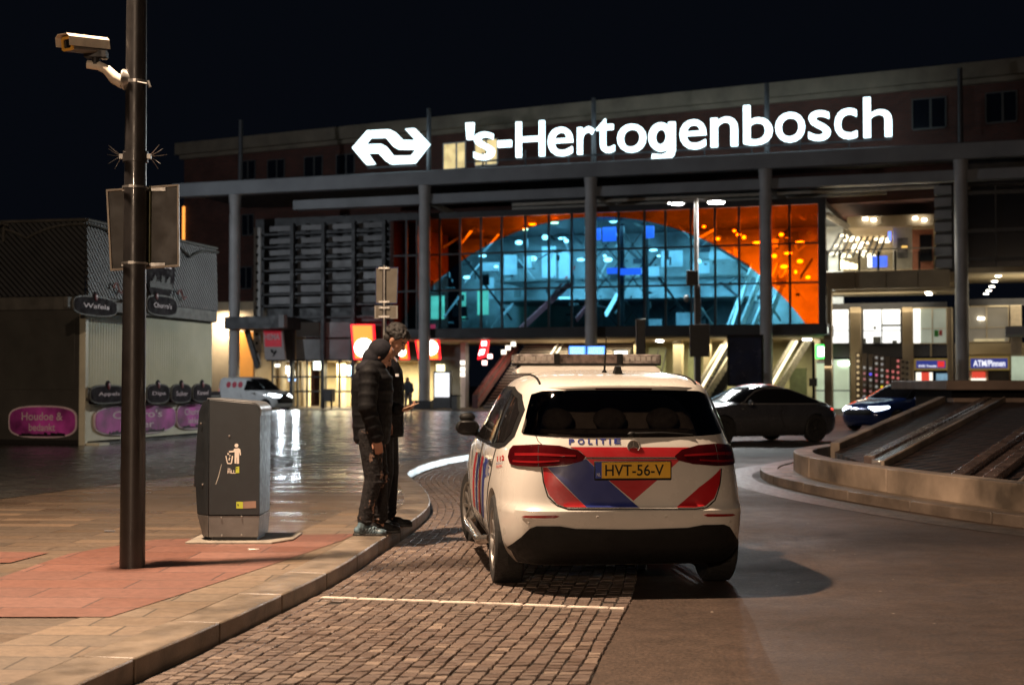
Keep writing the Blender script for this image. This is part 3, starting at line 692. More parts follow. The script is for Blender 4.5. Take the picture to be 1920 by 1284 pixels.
for x in (-.40, 0, .40):
    hr_ = MB(); hr_.ell((x, .10, 1.19), (.125, .05, .085), 18, 10); hr_.cyl((x-.05, .10, 1.0), (x-.05, .10, 1.16), .01, .01, 6); hr_.cyl((x+.05, .10, 1.0), (x+.05, .10, 1.16), .01, .01, 6); hr_.build('headrest', m_seat, police, smooth=True)
sb_ = MB(); sb_.box(-.60, .60, .02, .14, 1.06, 1.12); sb_.build('seat_back', m_seat, police, bevel=.02)
sp = MB()  # spoiler lip over the window
rg = []
for k in range(25):
    x = -.60+1.2*k/24; e = abs(x)/.60; y0 = PR.pt(PR.qx(x, 1.44), 1.44).y; lift = .0
    rg.append([(x, y0+.10, 1.452-e*e*.01), (x, y0-.055+.05*e**6, 1.438-.02*e**3), (x, y0-.058+.05*e**6, 1.425-.02*e**3), (x, y0+.02, 1.405-.01*e)])
sp.loft(rg).build('spoiler', m_white_p, police, smooth=40)
b3 = MB(); b3.loft([[(x, PR.pt(PR.qx(x, 1.44), 1.44).y-.056, 1.4215), (x, PR.pt(PR.qx(x, 1.44), 1.44).y-.03, 1.4215), (x, PR.pt(PR.qx(x, 1.44), 1.44).y-.03, 1.412), (x, PR.pt(PR.qx(x, 1.44), 1.44).y-.058, 1.413)] for x in [-.2+.04*i for i in range(11)]]).build('brake_light', m_tail, police)
w0 = PR.pt(PR.qx(.02, 1.10), 1.10, .014); w1 = PR.pt(PR.qx(.45, 1.095), 1.095, .012); wp = MB(); wp.tube([w0, (w0+w1)/2+Vector((0, -.008, .01)), w1], [.014, .009, .005], 6); wp.ell(w0, (.028, .02, .018), 10, 6); wp.build('wiper', m_trim, police, smooth=True)
# hatch seam, badge and stripes
tl = [(335, 522), (460, 518), (560, 525), (650, 547), (690, 578), (672, 600), (600, 618), (470, 628), (350, 622), (318, 612), (309, 578), (317, 542)]
tl = cpoly(tl)
for sgn in (1, -1):
    P_ = [(q*sgn, z) for q, z in tl]
    o = PR.patch(P_, .003, .012, .04).build('tail_light', m_tail, police, smooth=50)
    zc = sum(z for q, z in P_)/len(P_); 
    a = [(q*sgn, z) for q, z in cpoly([(345, 560), (455, 560), (640, 572), (640, 580), (455, 574), (345, 573)])]
    b = [(q*sgn, z) for q, z in cpoly([(335, 595), (450, 600), (560, 596), (560, 603), (450, 610), (335, 604)])]
    for pl in (a, b): PR.patch(pl, .016, .002).build('light_strip', m_tail2, o, smooth=50)
    PR.line([(q*sgn, z) for q, z in cpoly([(460, 519), (459, 628)])], .003, .016).build('seam', m_gap, o)
def stk(name, pts, mat, off=.0015, th=.0012): return PR.patch(cpoly(pts), off, th, .04, .03).build(name, mat, police, smooth=50)
stk('stripe', [(612, 529), (1250, 531), (1205, 545), (1174, 580), (695, 580), (660, 548)], m_red)
stk('stripe', [(695, 588), (1168, 589), (1040, 703), (930, 798), (800, 690)], m_red)
stk('stripe', [(500, 631), (600, 622), (693, 589), (800, 692), (958, 832), (696, 832), (596, 730)], m_blu)
stk('stripe', [(477, 631), (498, 631), (695, 832), (590, 831), (548, 815), (506, 768), (483, 705)], m_red)
stk('stripe', [(1367, 636), (1360, 716), (1335, 785), (1293, 824), (1240, 832), (1148, 832), (1260, 730)], m_red)
seam = [(690, 583), (1172, 584)]
PR.line(cpoly(seam), .004, .001).build('seam', m_gap, police)
PR.line(cpoly([(470, 630), (478, 700), (500, 775), (545, 820), (600, 838), (900, 840), (1240, 840), (1300, 830), (1340, 795), (1364, 715), (1372, 637)]), .005, 0).build('seam', m_gap, police)
PR.line(cpoly([(440, 470), (452, 500), (470, 516)]), .003, 0).build('seam', m_gap, police)
def cwrite(txt, x0, y0, x1, y1, mat, name='lettering', off=.02, h=.003, slope=0):
    def f(u, v, d):
        p = hitp(840+(x0+(x1-x0)*u)*.37383, 640+(y1+(y0-y1)*v+slope*u)*.37383); q = PR.q_of(p); return PR.pt(q, p.z, h)
    return write(txt, f, mat, name, police, off)
for i, (ch, a, b) in enumerate((('P', 606, 634), ('O', 650, 685), ('L', 702, 724), ('I', 741, 747), ('T', 762, 791), ('I', 808, 814), ('E', 833, 866))):
    if ch == 'I': stk('lettering', [(a, 489), (b+1, 489), (b+1, 516), (a, 516)], m_blu, .0015, .002)
    else: cwrite(ch, a, 489-i*.5, b, 517-i*.5, m_blu, off=.035)
bp = hitp(840+930*.37383, 640+525*.37383)
mb = MB(); c = bp+Vector((0, -.008, 0)); rg = []
for k in range(33):
    a = 2*math.pi*k/32; rg.append(c+Vector((.041*math.cos(a), 0, .041*math.sin(a))))
mb.tube(rg, .0055, 8)
for a in (90, 210, 330):
    d = Vector((math.cos(R(a)), 0, math.sin(R(a)))); s = Vector((-d.z, 0, d.x)); mb.add([c+s*.006, c+d*.04, c-s*.006, c+Vector((0, -.008, 0)), c-d*.004], [(0, 1, 3), (1, 2, 3), (0, 3, 4), (2, 4, 3)])
o = mb.build('badge', m_chr, police, smooth=40)
mb = MB(); mb.lathe([(.001, 0), (.04, 0), (.04, .01)], tuple(c), axis='y', n=28, cap=False); mb.build('badge_disc', M('badge_grey', (.28, .26, .24), .3, .5), o)
# number plate
pc = hitp(840+927*.37383, 640+646*.37383); py_ = pc.y-.012
mb = MB(); mb.box(pc.x-.267, pc.x+.267, py_, py_+.03, pc.z-.068, pc.z+.064); o = mb.build('plate_holder', m_trim, police, bevel=.006)
mb = MB(); mb.box(pc.x-.217, pc.x+.258, py_-.003, py_+.002, pc.z-.052, pc.z+.056); mb.build('number_plate', M('plate_yellow', (.72, .40, .025), .4, nz=.05), o)
mb = MB(); mb.box(pc.x-.259, pc.x-.217, py_-.003, py_+.002, pc.z-.052, pc.z+.056); mb.build('number_plate_band', M('plate_blue', (.03, .06, .32), .4, nz=.05), o)
write('HVT-56-V', lambda u, v, d: (pc.x-.193+.405*u, py_-.0045, pc.z-.036+.077*v), m_trim, 'plate_number', o, .012)
write('NL', lambda u, v, d: (pc.x-.251+.026*u, py_-.0045, pc.z-.038+.022*v), M('pale_print', (.6, .6, .6), .5), 'plate_country', o, .01)
write('garage', lambda u, v, d: (pc.x-.02+.06*u, py_-.0015, pc.z-.065+.009*v), M('pale_print', (.6, .6, .6), .5), 'holder_lettering', o, .005) if False else None
# bumper, valance, reflectors, sensors
bl = cpoly([(300, 1028), (330, 1010), (372, 978), (412, 937), (445, 925), (560, 925), (640, 938), (900, 942), (1170, 940), (1240, 929), (1330, 930)])
z_low = .215
left = [(q, z) for q, z in bl if q < 0]
left = sorted(left, key=lambda p: p[0])
val = [(-1.03, .30)]+left; val = val+[(-q, z) for q, z in reversed(left)]+[(1.03, .30), (1.0, z_low), (-1.0, z_low)]
PR.patch(val, .003, .006, .04, .03).build('rear_valance', m_trim, police, smooth=50)
for sgn in (1, -1):
    rf = [(q*sgn, z) for q, z in cpoly([(370, 878), (390, 872), (540, 871), (560, 877), (540, 885), (392, 884)])]
    PR.patch(rf, .002, .004, .04).build('reflector', m_tail2, police, smooth=50)
    for cx, cy in ((752, 881), (404, 911)):
        q = cq(cx, cy); p = PR.pt(q[0]*sgn, q[1], .001); n_ = (PR.pt(q[0]*sgn, q[1], .01)-p).normalized(); mb = MB(); mb.cyl(p, p+n_*.003, .010, .009, 14); mb.build('parking_sensor', M('sensor', (.45, .42, .38), .4, nz=0), police, smooth=True)
ed = MB(); ed.box(-.55, .55, -.40, 3.2, .185, .23); ed.build('underbody', m_trim, police)
# windows on both sides, with pillars left in the body colour / black trim
def side(ring, t, groups, mat, off=.002, name='side_window', th=.003):
    for sg in (-1, 1):
        for pts in groups: ring.patch(CQ(ring, pts, sg), off, th, .05, .03).build(name, mat, t, smooth=60)
belt = .985
side(PR, police, [[(2.22, belt), (1.75, 1.26), (1.45, 1.395), (1.05, 1.435), (.2, 1.43), (-.18, 1.375), (-.35, 1.27), (-.38, 1.08), (-.28, 1.01), (-.10, belt)]], m_trim, .001, 'window_frame', .002)
side(PR, police, [[(2.02, 1.01), (1.62, 1.285), (1.38, 1.382), (1.10, 1.412), (1.03, 1.412), (1.03, 1.01)], [(.96, 1.01), (.96, 1.412), (.25, 1.405), (.15, 1.385), (.15, 1.01)], [(.10, 1.02), (.10, 1.378), (-.14, 1.345), (-.29, 1.25), (-.31, 1.10), (-.22, 1.035)]], m_cglass, .0035)
def front_glass(ring, t, z0, z1, wx, mat, name='windscreen', dz=.03):
    pts = [(ring.qx(-wx(z0), z0, False), z0), (ring.qx(wx(z0), z0, False), z0)]
    # cross the seam at q = +-4 by two halves
    for sg in (-1, 1):
        zz = [z0+(z1-z0)*k/6 for k in range(7)]
        pl = [(sg*4, z0)]+[(sg*abs(ring.qx(wx(z), z, False)), z) for z in zz]+[(sg*4, z1)]
        ring.patch(pl, .002, .003, .05, dz).build(name, mat, t, smooth=60)
front_glass(PR, police, 1.06, 1.44, lambda z: .76-.35*(z-1.06), m_cglass)
# door lines, handles, side stripes and lettering
for sg in (-1, 1):
    for pts in ([(2.30, .98), (2.28, .60), (2.20, .32)], [(1.0, .98), (1.02, .6), (1.0, .30)], [(-.02, .98), (.10, .80), (.36, .55), (.40, .32)]):
        q = CQ(PR, pts, sg); PR.line(q, .0055, 0).build('door_seam', m_gap, police)
    q = CQ(PR, [(2.2, .30), (.42, .30)], sg); PR.line(q, .0055, 0).build('door_seam', m_gap, police)
    for y in (1.18, .12):
        p = PR.pt(PR.qy(y, .90, sg), .90, .022); q = PR.pt(PR.qy(y+.19, .905, sg), .905, .022); mb = MB(); mb.tube([p+Vector((-sg*.02, 0, 0)), p, q, q+Vector((-sg*.02, 0, 0))], [.007, .010, .010, .007], 8); mb.build('door_handle', m_white_p, police, smooth=True)
    for col, y0 in ((m_red, 1.95), (m_blu, 1.62), (m_red, 1.29), (m_blu, .96)):
        PR.patch(CQ(PR, [(y0, .40), (y0-.18, .40), (y0-.52, .88), (y0-.34, .88)], sg), .001, .001).build('side_stripe', col, police)
    PR.patch(CQ(PR, [(-.42, 1.0), (-.42, .965), (2.3, .955), (2.3, .975)], sg), .001, .0015).build('belt_trim', m_trim, police) if False else None
cwrite('112', 248, 575, 283, 600, m_red, off=.03, slope=-6); cwrite('politie.nl', 243, 606, 274, 618, m_blu, off=.0, slope=-5); cwrite('0900-8844', 243, 622, 272, 636, m_red, off=.0, slope=-6)
cwrite('POLITIE', 176, 608, 206, 690, m_blu, off=.01, slope=-20)
# running tube, fuel flap, mirror, roof gear
for sg in (-1, 1):
    mb = MB(); x = sg*.93; mb.tube([(x*.93, .50, .27), (x, .56, .255), (x*1.0, .60, .25), (x, 2.05, .25), (x*.95, 2.15, .26)], [.034, .036, .036, .036, .034], 14); mb.build('side_tube', M('polished_tube', (.55, .50, .45), .2, .9, nz=.1), police, smooth=50)
    x = sg*.935; y = 2.02; z = 1.075
    mb = MB(); mb.ell((x, y, z), (.105, .065, .072), 20, 12); o = mb.build('mirror', m_trim, police, smooth=True)
    mb = MB(); mb.ell((x, y+.004, z+.085), (.07, .045, .045), 16, 10); mb.cyl((x, y, z+.05), (x, y, z+.08), .03, .03, 10); mb.build('auxiliary_mirror', m_trim, o, smooth=True)
    mb = MB(); mb.cyl((sg*.84, y+.02, z-.06), (sg*.95, y, z-.03), .025, .02, 8); mb.build('mirror_arm', m_trim, o, smooth=True)
    mb = MB(); mb.add([(x+sg*a, y-.071, z+b) for a, b in [(-.07, -.045), (.07, -.045), (.085, 0), (.065, .045), (-.065, .045), (-.08, 0)]], [(0, 1, 2, 3, 4, 5)]); mb.build('mirror_glass', m_cglass, o)
    rl = [(.60-.0, -.22), (.60, .2), (.60, .8), (.58, 1.3)]
    mb = MB(); pts = []
    for y2 in [-.28+.08*i for i in range(19)]:
        xx = .565; zt = max((zz for zz in [1.40+.002*i for i in range(82)] if PR.inside((xx, y2, zz))), default=1.43); pts.append((sg*xx, y2, zt+.004))
    mb.tube(pts, .009, 6); mb.build('roof_rail', m_trim, police, smooth=True)
wheel(police, -.885, 0); wheel(police, .872, 0); wheel(police, -.885, 2.73, steer=R(10)); wheel(police, .872, 2.73, steer=R(10))
# light bar on its foot
LB = 1.28
mb = MB(); sec = lambda x, h: [(x, LB-.19, 1.535), (x, LB+.17, 1.535), (x, LB+.14, 1.535+h), (x, LB-.14, 1.535+h)]
mb.loft([sec(-.60, .03), sec(-.55, .075), sec(.55, .075), sec(.60, .03)]); mb.build('light_bar_base', m_white_p, police, bevel=.01)
m_lb = M('smoked_lens', (.34, .30, .28), .15, nz=.4, ns=16, coat=.6); m_lb2 = M('dark_lens', (.13, .10, .09), .2, nz=.4, ns=20, coat=.4)
def lb(x0, x1, mat, z0=1.618, z1=1.695, endc=0, name='light_bar'):
    mb = MB(); s = lambda x, k: [(x, LB-.15*k, z0), (x, LB+.15*k, z0), (x, LB+.13*k, z1-.01*(1-k)), (x, LB-.13*k, z1-.01*(1-k))]
    mb.loft([s(x0, .8 if endc < 0 else 1), s(x0+.04, 1), s(x1-.04, 1), s(x1, .8 if endc > 0 else 1)]); return mb.build(name, mat, police, bevel=.008)
lb(-.61, -.28, m_lb, endc=-1, name='light_bar_lens'); lb(.28, .61, m_lb, endc=1, name='light_bar_lens'); lb(-.24, .24, m_lb2, name='light_bar_display')
mb = MB()
for x in (-.26, .26): mb.box(x-.022, x+.022, LB-.155, LB+.155, 1.606, 1.70)
mb.box(-.60, .60, LB-.152, LB+.152, 1.604, 1.616); mb.build('light_bar_frame', m_trim, police, bevel=.004)
mb = MB()
for k in range(6):
    for sg in (-1, 1): mb.box(sg*(.32+.045*k)-.014, sg*(.32+.045*k)+.014, LB-.148, LB-.142, 1.64, 1.675)
mb.build('light_bar_led', M('led_grey', (.40, .37, .34), .3, nz=0), police)
mb = MB(); mb.tube([(-.03, .15, 1.535), (-.03, .14, 1.56), (-.03, .05, 1.80)], [.022, .008, .002], 8); mb.build('antenna', m_trim, police, smooth=True)
mb = MB(); mb.loft([[(.05+s*.03*k, y, 1.525+h) for s, h in ((-1, 0), (-.5, hh), (.5, hh), (1, 0))] for y, k, hh in ((-.02, 1, .055), (.06, 1, .06), (.14, .8, .03), (.20, .3, .01))]); mb.build('roof_fin', m_trim, police, smooth=40)
# ---------------- other vehicles
def car(name, label, cat, loc, yaw, keys, paint, zs, wb, sidew, ws, lights, rad=.33, rimmat=None, tailq=None, grp=None, wsx=None):
    t = thing(name, label, cat, loc, yaw, grp); r = Ring(keys)
    b = r.shell(zs, 12).build('body', paint, t); arches(b, (0, wb), rad+.045); liners(t, (0, wb), rad+.045)
    side(r, t, sidew, m_cglass, .002); front_glass(r, t, ws[0], ws[1], ws[2], m_cglass)
    for sg in (-1, 1):
        hl = r.patch(CQ(r, lights, sg), .003, .01, .04).build('headlight', M('headlight_on', (.8, .9, 1), .2, em=(.80, .92, 1), es=12, nz=0), t, smooth=50)
        if tailq: r.patch(CQ(r, tailq, sg), .003, .006, .04).build('tail_light', M('tail_light_on', (.4, .01, .01), .3, em=(1, .06, .04), es=2.2, nz=0), t, smooth=50)
        r.line(CQ(r, sidew[0]+sidew[0][:1], sg), .012, .004).build('window_trim', m_chr if 'sedan' in label else m_trim, t, smooth=True)
        r.line(CQ(r, [(1.0, .95), (1.02, .35)], sg), .007, 0).build('door_seam', m_gap, t)
        wheel(t, sg*(keys[3][1]-.01), 0, rad, mat=rimmat, spokes=5); wheel(t, sg*(keys[3][1]-.01), wb, rad, mat=rimmat, spokes=5)
        x = sg*(keys[3][1]+.09); mb = MB(); mb.ell((x, wb-.75, .98), (.10, .06, .065), 14, 8); mb.cyl((sg*(keys[3][1]-.12), wb-.72, .94), (x, wb-.75, .96), .022, .018, 6); mb.build('mirror', paint, t, smooth=True)
    return t, r
ZS = lambda z0, z1: [z0+(z1-z0)*(1-(1-k/40)**1.7) for k in range(41)]
m_sil = M('dark_silver_paint', (.20, .20, .21), .24, .75, nz=.08, coat=.7); m_blue = M('dark_blue_paint', (.012, .03, .13), .22, .2, nz=.05, coat=.8)
sedan = [(.17, .80, -.75, 3.65, 6), (.30, .90, -.92, 3.80, 5), (.50, .935, -.97, 3.86, 4.6), (.65, .94, -.97, 3.83, 4.5), (.78, .93, -.93, 3.62, 4.3), (.88, .915, -.86, 3.30, 4.2), (.96, .88, -.72, 2.80, 4.0), (1.02, .845, -.52, 2.50, 3.8), (1.12, .79, -.22, 2.22, 3.6), (1.22, .74, .10, 1.97, 3.4), (1.32, .68, .45, 1.72, 3.2), (1.38, .62, .72, 1.52, 3.0), (1.42, .52, .92, 1.36, 2.8), (1.445, .38, 1.03, 1.26, 2.5), (1.455, .15, 1.08, 1.18, 2.2)]
sw1 = [(2.35, .965), (2.0, 1.12), (1.72, 1.26), (1.45, 1.345), (1.1, 1.35), (.70, 1.325), (.30, 1.21), (-.10, 1.075), (-.30, .985), (-.1, .955)]
pR = Vector((7.65, 35.8, 0)); pF = Vector((5.15, 34.35, 0)); _d = (pF-pR).normalized(); _n = Vector((_d.y, -_d.x, 0))*.90; pR += _n; pF += _n; yw = math.atan2(-(pF-pR).x, (pF-pR).y)
car('parked_car', 'dark silver coupe sedan with arched roof, right of the police car', 'car', pR+(pF-pR).normalized().cross(Vector((0, 0, 1)))*.0, yw, sedan, m_sil, ZS(.17, 1.455), 2.95, [sw1], (1.0, 1.38, lambda z: .74-.4*(z-1.0)), [(3.74, .62), (3.55, .66), (3.40, .74), (3.42, .79), (3.72, .72)], .345, m_rimd, [(-.90, .78), (-.62, .80), (-.62, .84), (-.84, .83)])
hb = [(.17, .80, -.70, 3.35, 6), (.30, .87, -.82, 3.48, 5), (.50, .90, -.86, 3.54, 4.6), (.65, .905, -.86, 3.50, 4.5), (.80, .90, -.84, 3.30, 4.3), (.92, .885, -.80, 2.90, 4.2), (1.0, .86, -.76, 2.45, 4.0), (1.12, .81, -.68, 2.18, 3.8), (1.24, .76, -.58, 1.9, 3.6), (1.36, .70, -.42, 1.62, 3.4), (1.43, .62, -.2, 1.42, 3.1), (1.47, .48, .1, 1.25, 2.8), (1.49, .2, .4, 1.0, 2.3)]
sw2 = [(2.15, .985), (1.8, 1.16), (1.50, 1.33), (1.2, 1.395), (.2, 1.385), (-.30, 1.28), (-.55, 1.10), (-.50, .99)]
bF = Vector((10.75, 44.0, 0)); bd = Vector((-.78, -.62, 0)).normalized(); bR = bF-bd*3.4
t, r = car('parked_car', 'dark blue hatchback with lit headlights behind the fountain', 'car', bR, math.atan2(-bd.x, bd.y), hb, m_blue, ZS(.17, 1.49), 2.65, [sw2], (1.03, 1.43, lambda z: .74-.4*(z-1.03)), [(3.44, .62), (3.25, .66), (3.0, .72), (3.0, .77), (3.40, .74)], .33, m_rimd)
for sg in (-1, 1): r.patch([(sg*4, .66), (sg*4, .50), (sg*3.45, .50), (sg*3.40, .66)], .002, .004).build('grille', m_trim, t)
van = [(.20, .82, -.75, 3.25, 7), (.32, .87, -.83, 3.38, 6), (.55, .89, -.86, 3.44, 5.5), (.75, .89, -.86, 3.38, 5.2), (.95, .885, -.85, 3.15, 5), (1.05, .88, -.85, 2.90, 5), (1.15, .87, -.845, 2.55, 4.8), (1.35, .85, -.83, 2.25, 4.8), (1.55, .82, -.80, 1.98, 4.6), (1.72, .78, -.76, 1.72, 4.4), (1.80, .72, -.68, 1.45, 4.0), (1.835, .60, -.50, 1.20, 3.6), (1.845, .3, -.1, .8, 3)]
vR = D(445, 768, 78.0); vR.z = 0; vd = Vector((.86, -.51, 0)).normalized()
t, r = car('delivery_van', 'small white delivery van with lit headlights and three red dots', 'van', vR, math.atan2(-vd.x, vd.y), van, M('van_white', (.78, .78, .78), .35, nz=.06, coat=.4), ZS(.2, 1.845), 2.7, [[(2.45, 1.12), (2.1, 1.38), (1.78, 1.62), (1.35, 1.64), (1.25, 1.12)]], (1.12, 1.74, lambda z: .78-.16*(z-1.12)), [(3.36, .72), (3.15, .76), (2.85, .86), (2.88, .95), (3.15, .92), (3.36, .84)], .32, None, [(-.83, .70), (-.78, .70), (-.76, 1.2), (-.80, 1.2)])
for sg in (-1, 1):
    r.patch([(sg*4, .90), (sg*4, .42), (sg*3.30, .42), (sg*3.20, .72), (sg*3.5, .90)], .002, .004).build('grille', m_trim, t)
    for k in range(3):
        yc = .95-.42*k; r.patch(CQ(r, [(yc+.17*math.cos(R(a)), 1.42+.17*math.sin(R(a))) for a in range(0, 360, 24)], sg), .002, .002).build('red_dot', M('red_dot_print', (.6, .03, .07), .5), t)
# headlight beams of the vehicles, and a low spot for the kerb
def beam(loc, tgt, pw, ang=50, sz=.06):
    l = bpy.data.lights.new('headlight_beam', 'SPOT'); l.energy = pw; l.spot_size = R(ang); l.spot_blend = .6; l.shadow_soft_size = sz; l.color = (.82, .94, 1)
    o = bpy.data.objects.new('headlight_beam', l); COL.objects.link(o); o.location = loc; o.rotation_euler = (Vector(tgt)-Vector(loc)).to_track_quat('-Z', 'Y').to_euler()
dS = (pF-pR).normalized(); f = pR+dS*4.0
beam((f.x-.3, f.y+.1, .26), (-1.0, 25.4, .08), 2600, 26);  # spot added low before the bumper to brighten the kerb face
f = bF; beam((f.x, f.y, .7), f+bd*14+Vector((0, 0, -.7)), 60)
f = vR+vd*3.6; beam((f.x, f.y, .8), f+vd*16+Vector((0, 0, -.8)), 900, 60)
for k_s in (-.6, .6): beam((f.x-vd.y*k_s, f.y+vd.x*k_s, .86), f+Vector((1.5, -14, -.5)), 220, 70, .14)
# ------------------------------------------------------------------ railway station
P0 = Vector((-5.04, 84, 0)); UA = math.atan2(-.3209, .9471); SM = Matrix.Translation(P0) @ Matrix.Rotation(UA, 4, 'Z'); SI = SM.inverted()
def F(px, py, d=0.0):
    """photo pixel -> (u, z) on the plane d metres behind the glass front (local station frame)"""
    o = SI @ Vector((0, 0, HC)); r = SI.to_3x3() @ ray(px, py); t = (d-o.y)/r.y; p = o+r*t; return p.x, p.z
def fb(mb, x0, x1, y0, y1, d0, d1, ref=None, face=None):
    """box whose front face (at depth d0) fills the given photo rectangle; heights read at column ref"""
    f = d0 if face is None else face
    rx = (x0+x1)/2 if ref is None else ref; u0 = F(x0, 640, f)[0]; u1 = F(x1, 640, f)[0]; zt = F(rx, y0, f)[1]; zb = F(rx, y1, f)[1]
    mb.box(u0, u1, d0, d1, min(zt, zb), max(zt, zb)); return mb
st = thing('railway_station', 'long brick and glass railway station with grey canopy lit at night', 'train station', P0, UA)
SB = lambda mb, name, mat, par=None, **k: mb.build(name, mat, par or st, **k)
def fbo(name, mat, *a, par=None, ref=None, face=None, **k): return SB(fb(MB(), *a, ref=ref, face=face), name, mat, par, **k)
# materials
def brick():
    m, n, l, b = newmat('red_brick'); v = coords(n, l, rot=(R(90), 0, 0)); br = n.new('ShaderNodeTexBrick'); l.new(v, br.inputs[0])
    for k, x in (('Scale', 1), ('Brick Width', .44), ('Row Height', .15), ('Mortar Size', .012)): br.inputs[k].default_value = x
    br.inputs[1].default_value = (.10, .032, .022, 1); br.inputs[2].default_value = (.07, .025, .018, 1); br.inputs[3].default_value = (.06, .045, .04, 1)
    l.new(mixc(n, l, .6, br.outputs[0], mixc(n, l, 1., br.outputs[0], ramp(n, l, noise(n, l, v, .5, 5), [(.3, .55), (.7, 1.3)]), 'MULTIPLY')), b.inputs['Base Color']); b.inputs['Roughness'].default_value = .85; return m
m_brick = brick(); m_corn = M('cornice_stone', (.19, .155, .115), .7, nz=.2, ns=.6, bp=.2)
m_steelg = M('canopy_grey', (.30, .32, .35), .55, nz=.12, ns=.5); m_steeld = M('dark_steel', (.035, .037, .042), .5, nz=.2, ns=1)
m_col = M('column_grey', (.50, .50, .51), .5, nz=.12, ns=.8); m_conc = M('beige_concrete', (.40, .32, .21), .7, nz=.15, ns=.6, bp=.1)
m_cream = M('cream_wall', (.56, .47, .31), .65, nz=.12, ns=.6); m_pale = M('pale_panel', (.30, .30, .31), .5, nz=.25, ns=.5)
m_wdark = M('dark_window_glass', (.008, .010, .016), .12, nz=0); m_floor = M('hall_floor', (.25, .23, .20), .25, nz=.2, ns=.6)
m_frame = M('window_frame_grey', (.06, .06, .06), .5, nz=.1)
E_w = EM('lit_white', (1, .93, .78), 2.2); E_w2 = EM('downlight', (1, .92, .78), 16); E_cool = EM('cool_light', (.85, 1, .95), 12)
E_room = EM('lit_room', (1, .97, .88), 1.25, .12, .5); E_cream = EM('lit_cream_room', (1, .84, .50), .55, .55, .8)
# brick block: turned a little from the glass front
A0 = Vector((-23.6, 102, 0)); BA = math.atan2(-.466, .885)
bb = MB(); bb.box(0, 72, 0, 14, 11.6, 17.9); bb.box(0, 11.5, .0, 14, 0, 11.6)
blk = bb.build('brick_block', m_brick, st); blk.matrix_parent_inverse = SI; blk.location = A0; blk.rotation_euler = (0, 0, BA)
BI = (Matrix.Translation(A0) @ Matrix.Rotation(BA, 4, 'Z')).inverted()
def FB(px, py, d=0.0):
    o = BI @ Vector((0, 0, HC)); r = BI.to_3x3() @ ray(px, py); t = (d-o.y)/r.y; p = o+r*t; return p.x, p.z
mb = MB(); mb.box(-.5, 72, -.5, 14.5, 17.9, 18.75); mb.box(-.25, 72, -.25, .3, 17.6, 17.9); mb.build('cornice', m_corn, blk, bevel=.03)
def bwin(x0, x1, y0, y1, pane, mull=(.55,)):
    u0, zt = FB(x0, y0); u1, _ = FB(x1, y0); zb = FB((x0+x1)/2, y1)[1]; f = MB()
    f.box(u0-.08, u0, -.06, .04, zb, zt); f.box(u1, u1+.08, -.06, .04, zb, zt); f.box(u0, u1, -.06, .04, zt-.08, zt); f.box(u0, u1, -.10, .04, zb-.1, zb)
    for m in mull: a = u0+(u1-u0)*m; f.box(a-.06, a+.06, -.055, .03, zb, zt-.08)
    o = f.build('window', m_frame if pane is m_wdark else m_col, blk); p = MB(); p.box(u0, u1, -.02, -.005, zb, zt-.08); p.build('pane', pane, o)
    return o
for x0, x1, y0, y1 in ((450, 478, 302, 336), (503, 533, 300, 334), (572, 604, 294, 330), (632, 664, 290, 326), (1712, 1772, 186, 240), (1850, 1905, 174, 228)): bwin(x0, x1, y0, y1, m_wdark)
E_win = EM('lit_office_window', (1, .78, .36), 1.0, .5, 1.2)
bwin(833, 872, 269, 316, E_win, (.6,)); bwin(892, 932, 263, 309, E_win, (.5,))
for x0, x1, y0, y1 in ((455, 475, 402, 440), (450, 472, 500, 540)): bwin(x0, x1, y0, y1, m_wdark)
u_, z1_ = FB(365, 386); z0_ = FB(365, 468)[1]; mb = MB(); mb.box(-.05, .12, -.12, -.02, z0_, z1_); mb.build('neon_strip', EM('orange_neon', (1, .36, .06), 1.6), blk)
# canopy slab with beams
uL = F(338, 345)[0]; uR = 44.0; z_t = 13.95; z_b = 13.1
mb = MB(); mb.box(uL, uR, -1.0, -.2, z_b, z_t); SB(mb, 'canopy_fascia', m_steelg, bevel=.05)
mb = MB(); mb.box(uL+.2, uR, -.2, 8.0, 13.45, 13.75); SB(mb, 'canopy_deck', m_steeld)
mb = MB(); mb.box(-8.6, uR, -.5, .3, 12.05, 12.62); SB(mb, 'canopy_beam', m_steelg, bevel=.03)
m_lbeam = M('pale_purlin', (.50, .46, .40), .4, nz=.1)
for k, (d, x0, x1) in enumerate(((1.4, 960, 1760), (3.2, 960, 1760), (5.4, 1445, 1755), (7.4, 1545, 1755))):
    u0 = F(x0, 380, d)[0]; u1 = F(x1, 380, d)[0]; mb = MB(); mb.box(u0, u1, d, d+.16, 11.95, 12.12); SB(mb, 'purlin', m_lbeam)
    mb = MB(); mb.box(u0, u1, d-.1, d+.5, 12.12, 12.75); SB(mb, 'roof_beam', m_steeld)
for px in (796, 1108, 1436, 1799):
    uc = F(px, 500)[0]; mb = MB(); mb.bar((uc+.15, .4, 12.3), (uc+1.3, 6.5, 11.2), .22, .3); SB(mb, 'strut', m_lbeam)
# columns with masts above
cols = []
for px, pt in ((440, 222), (796, 200), (1108, 180), (1436, 152), (1803, 123)):
    uc = F(px, 500, -.6)[0]; zt = F(px, pt, -.6)[1]
    mb = MB(); mb.cyl((uc, -.6, 0), (uc, -.6, 11.9), .335, .335, 24); mb.cyl((uc, -.6, 11.9), (uc, -.6, 13.1), .30, .38, 20); o = SB(mb, 'column', m_col, smooth=True)
    mb = MB(); mb.cyl((uc, .05, 13.6), (uc, .05, zt), .15, .13, 12); mb.build('mast', M('mast_dark', (.07, .075, .085), .5), o, smooth=True)
    mb = MB(); mb.box(uc-.62, uc+.62, -1.2, 0, 0, .5); mb.build('column_base', m_steeld, o, bevel=.03)
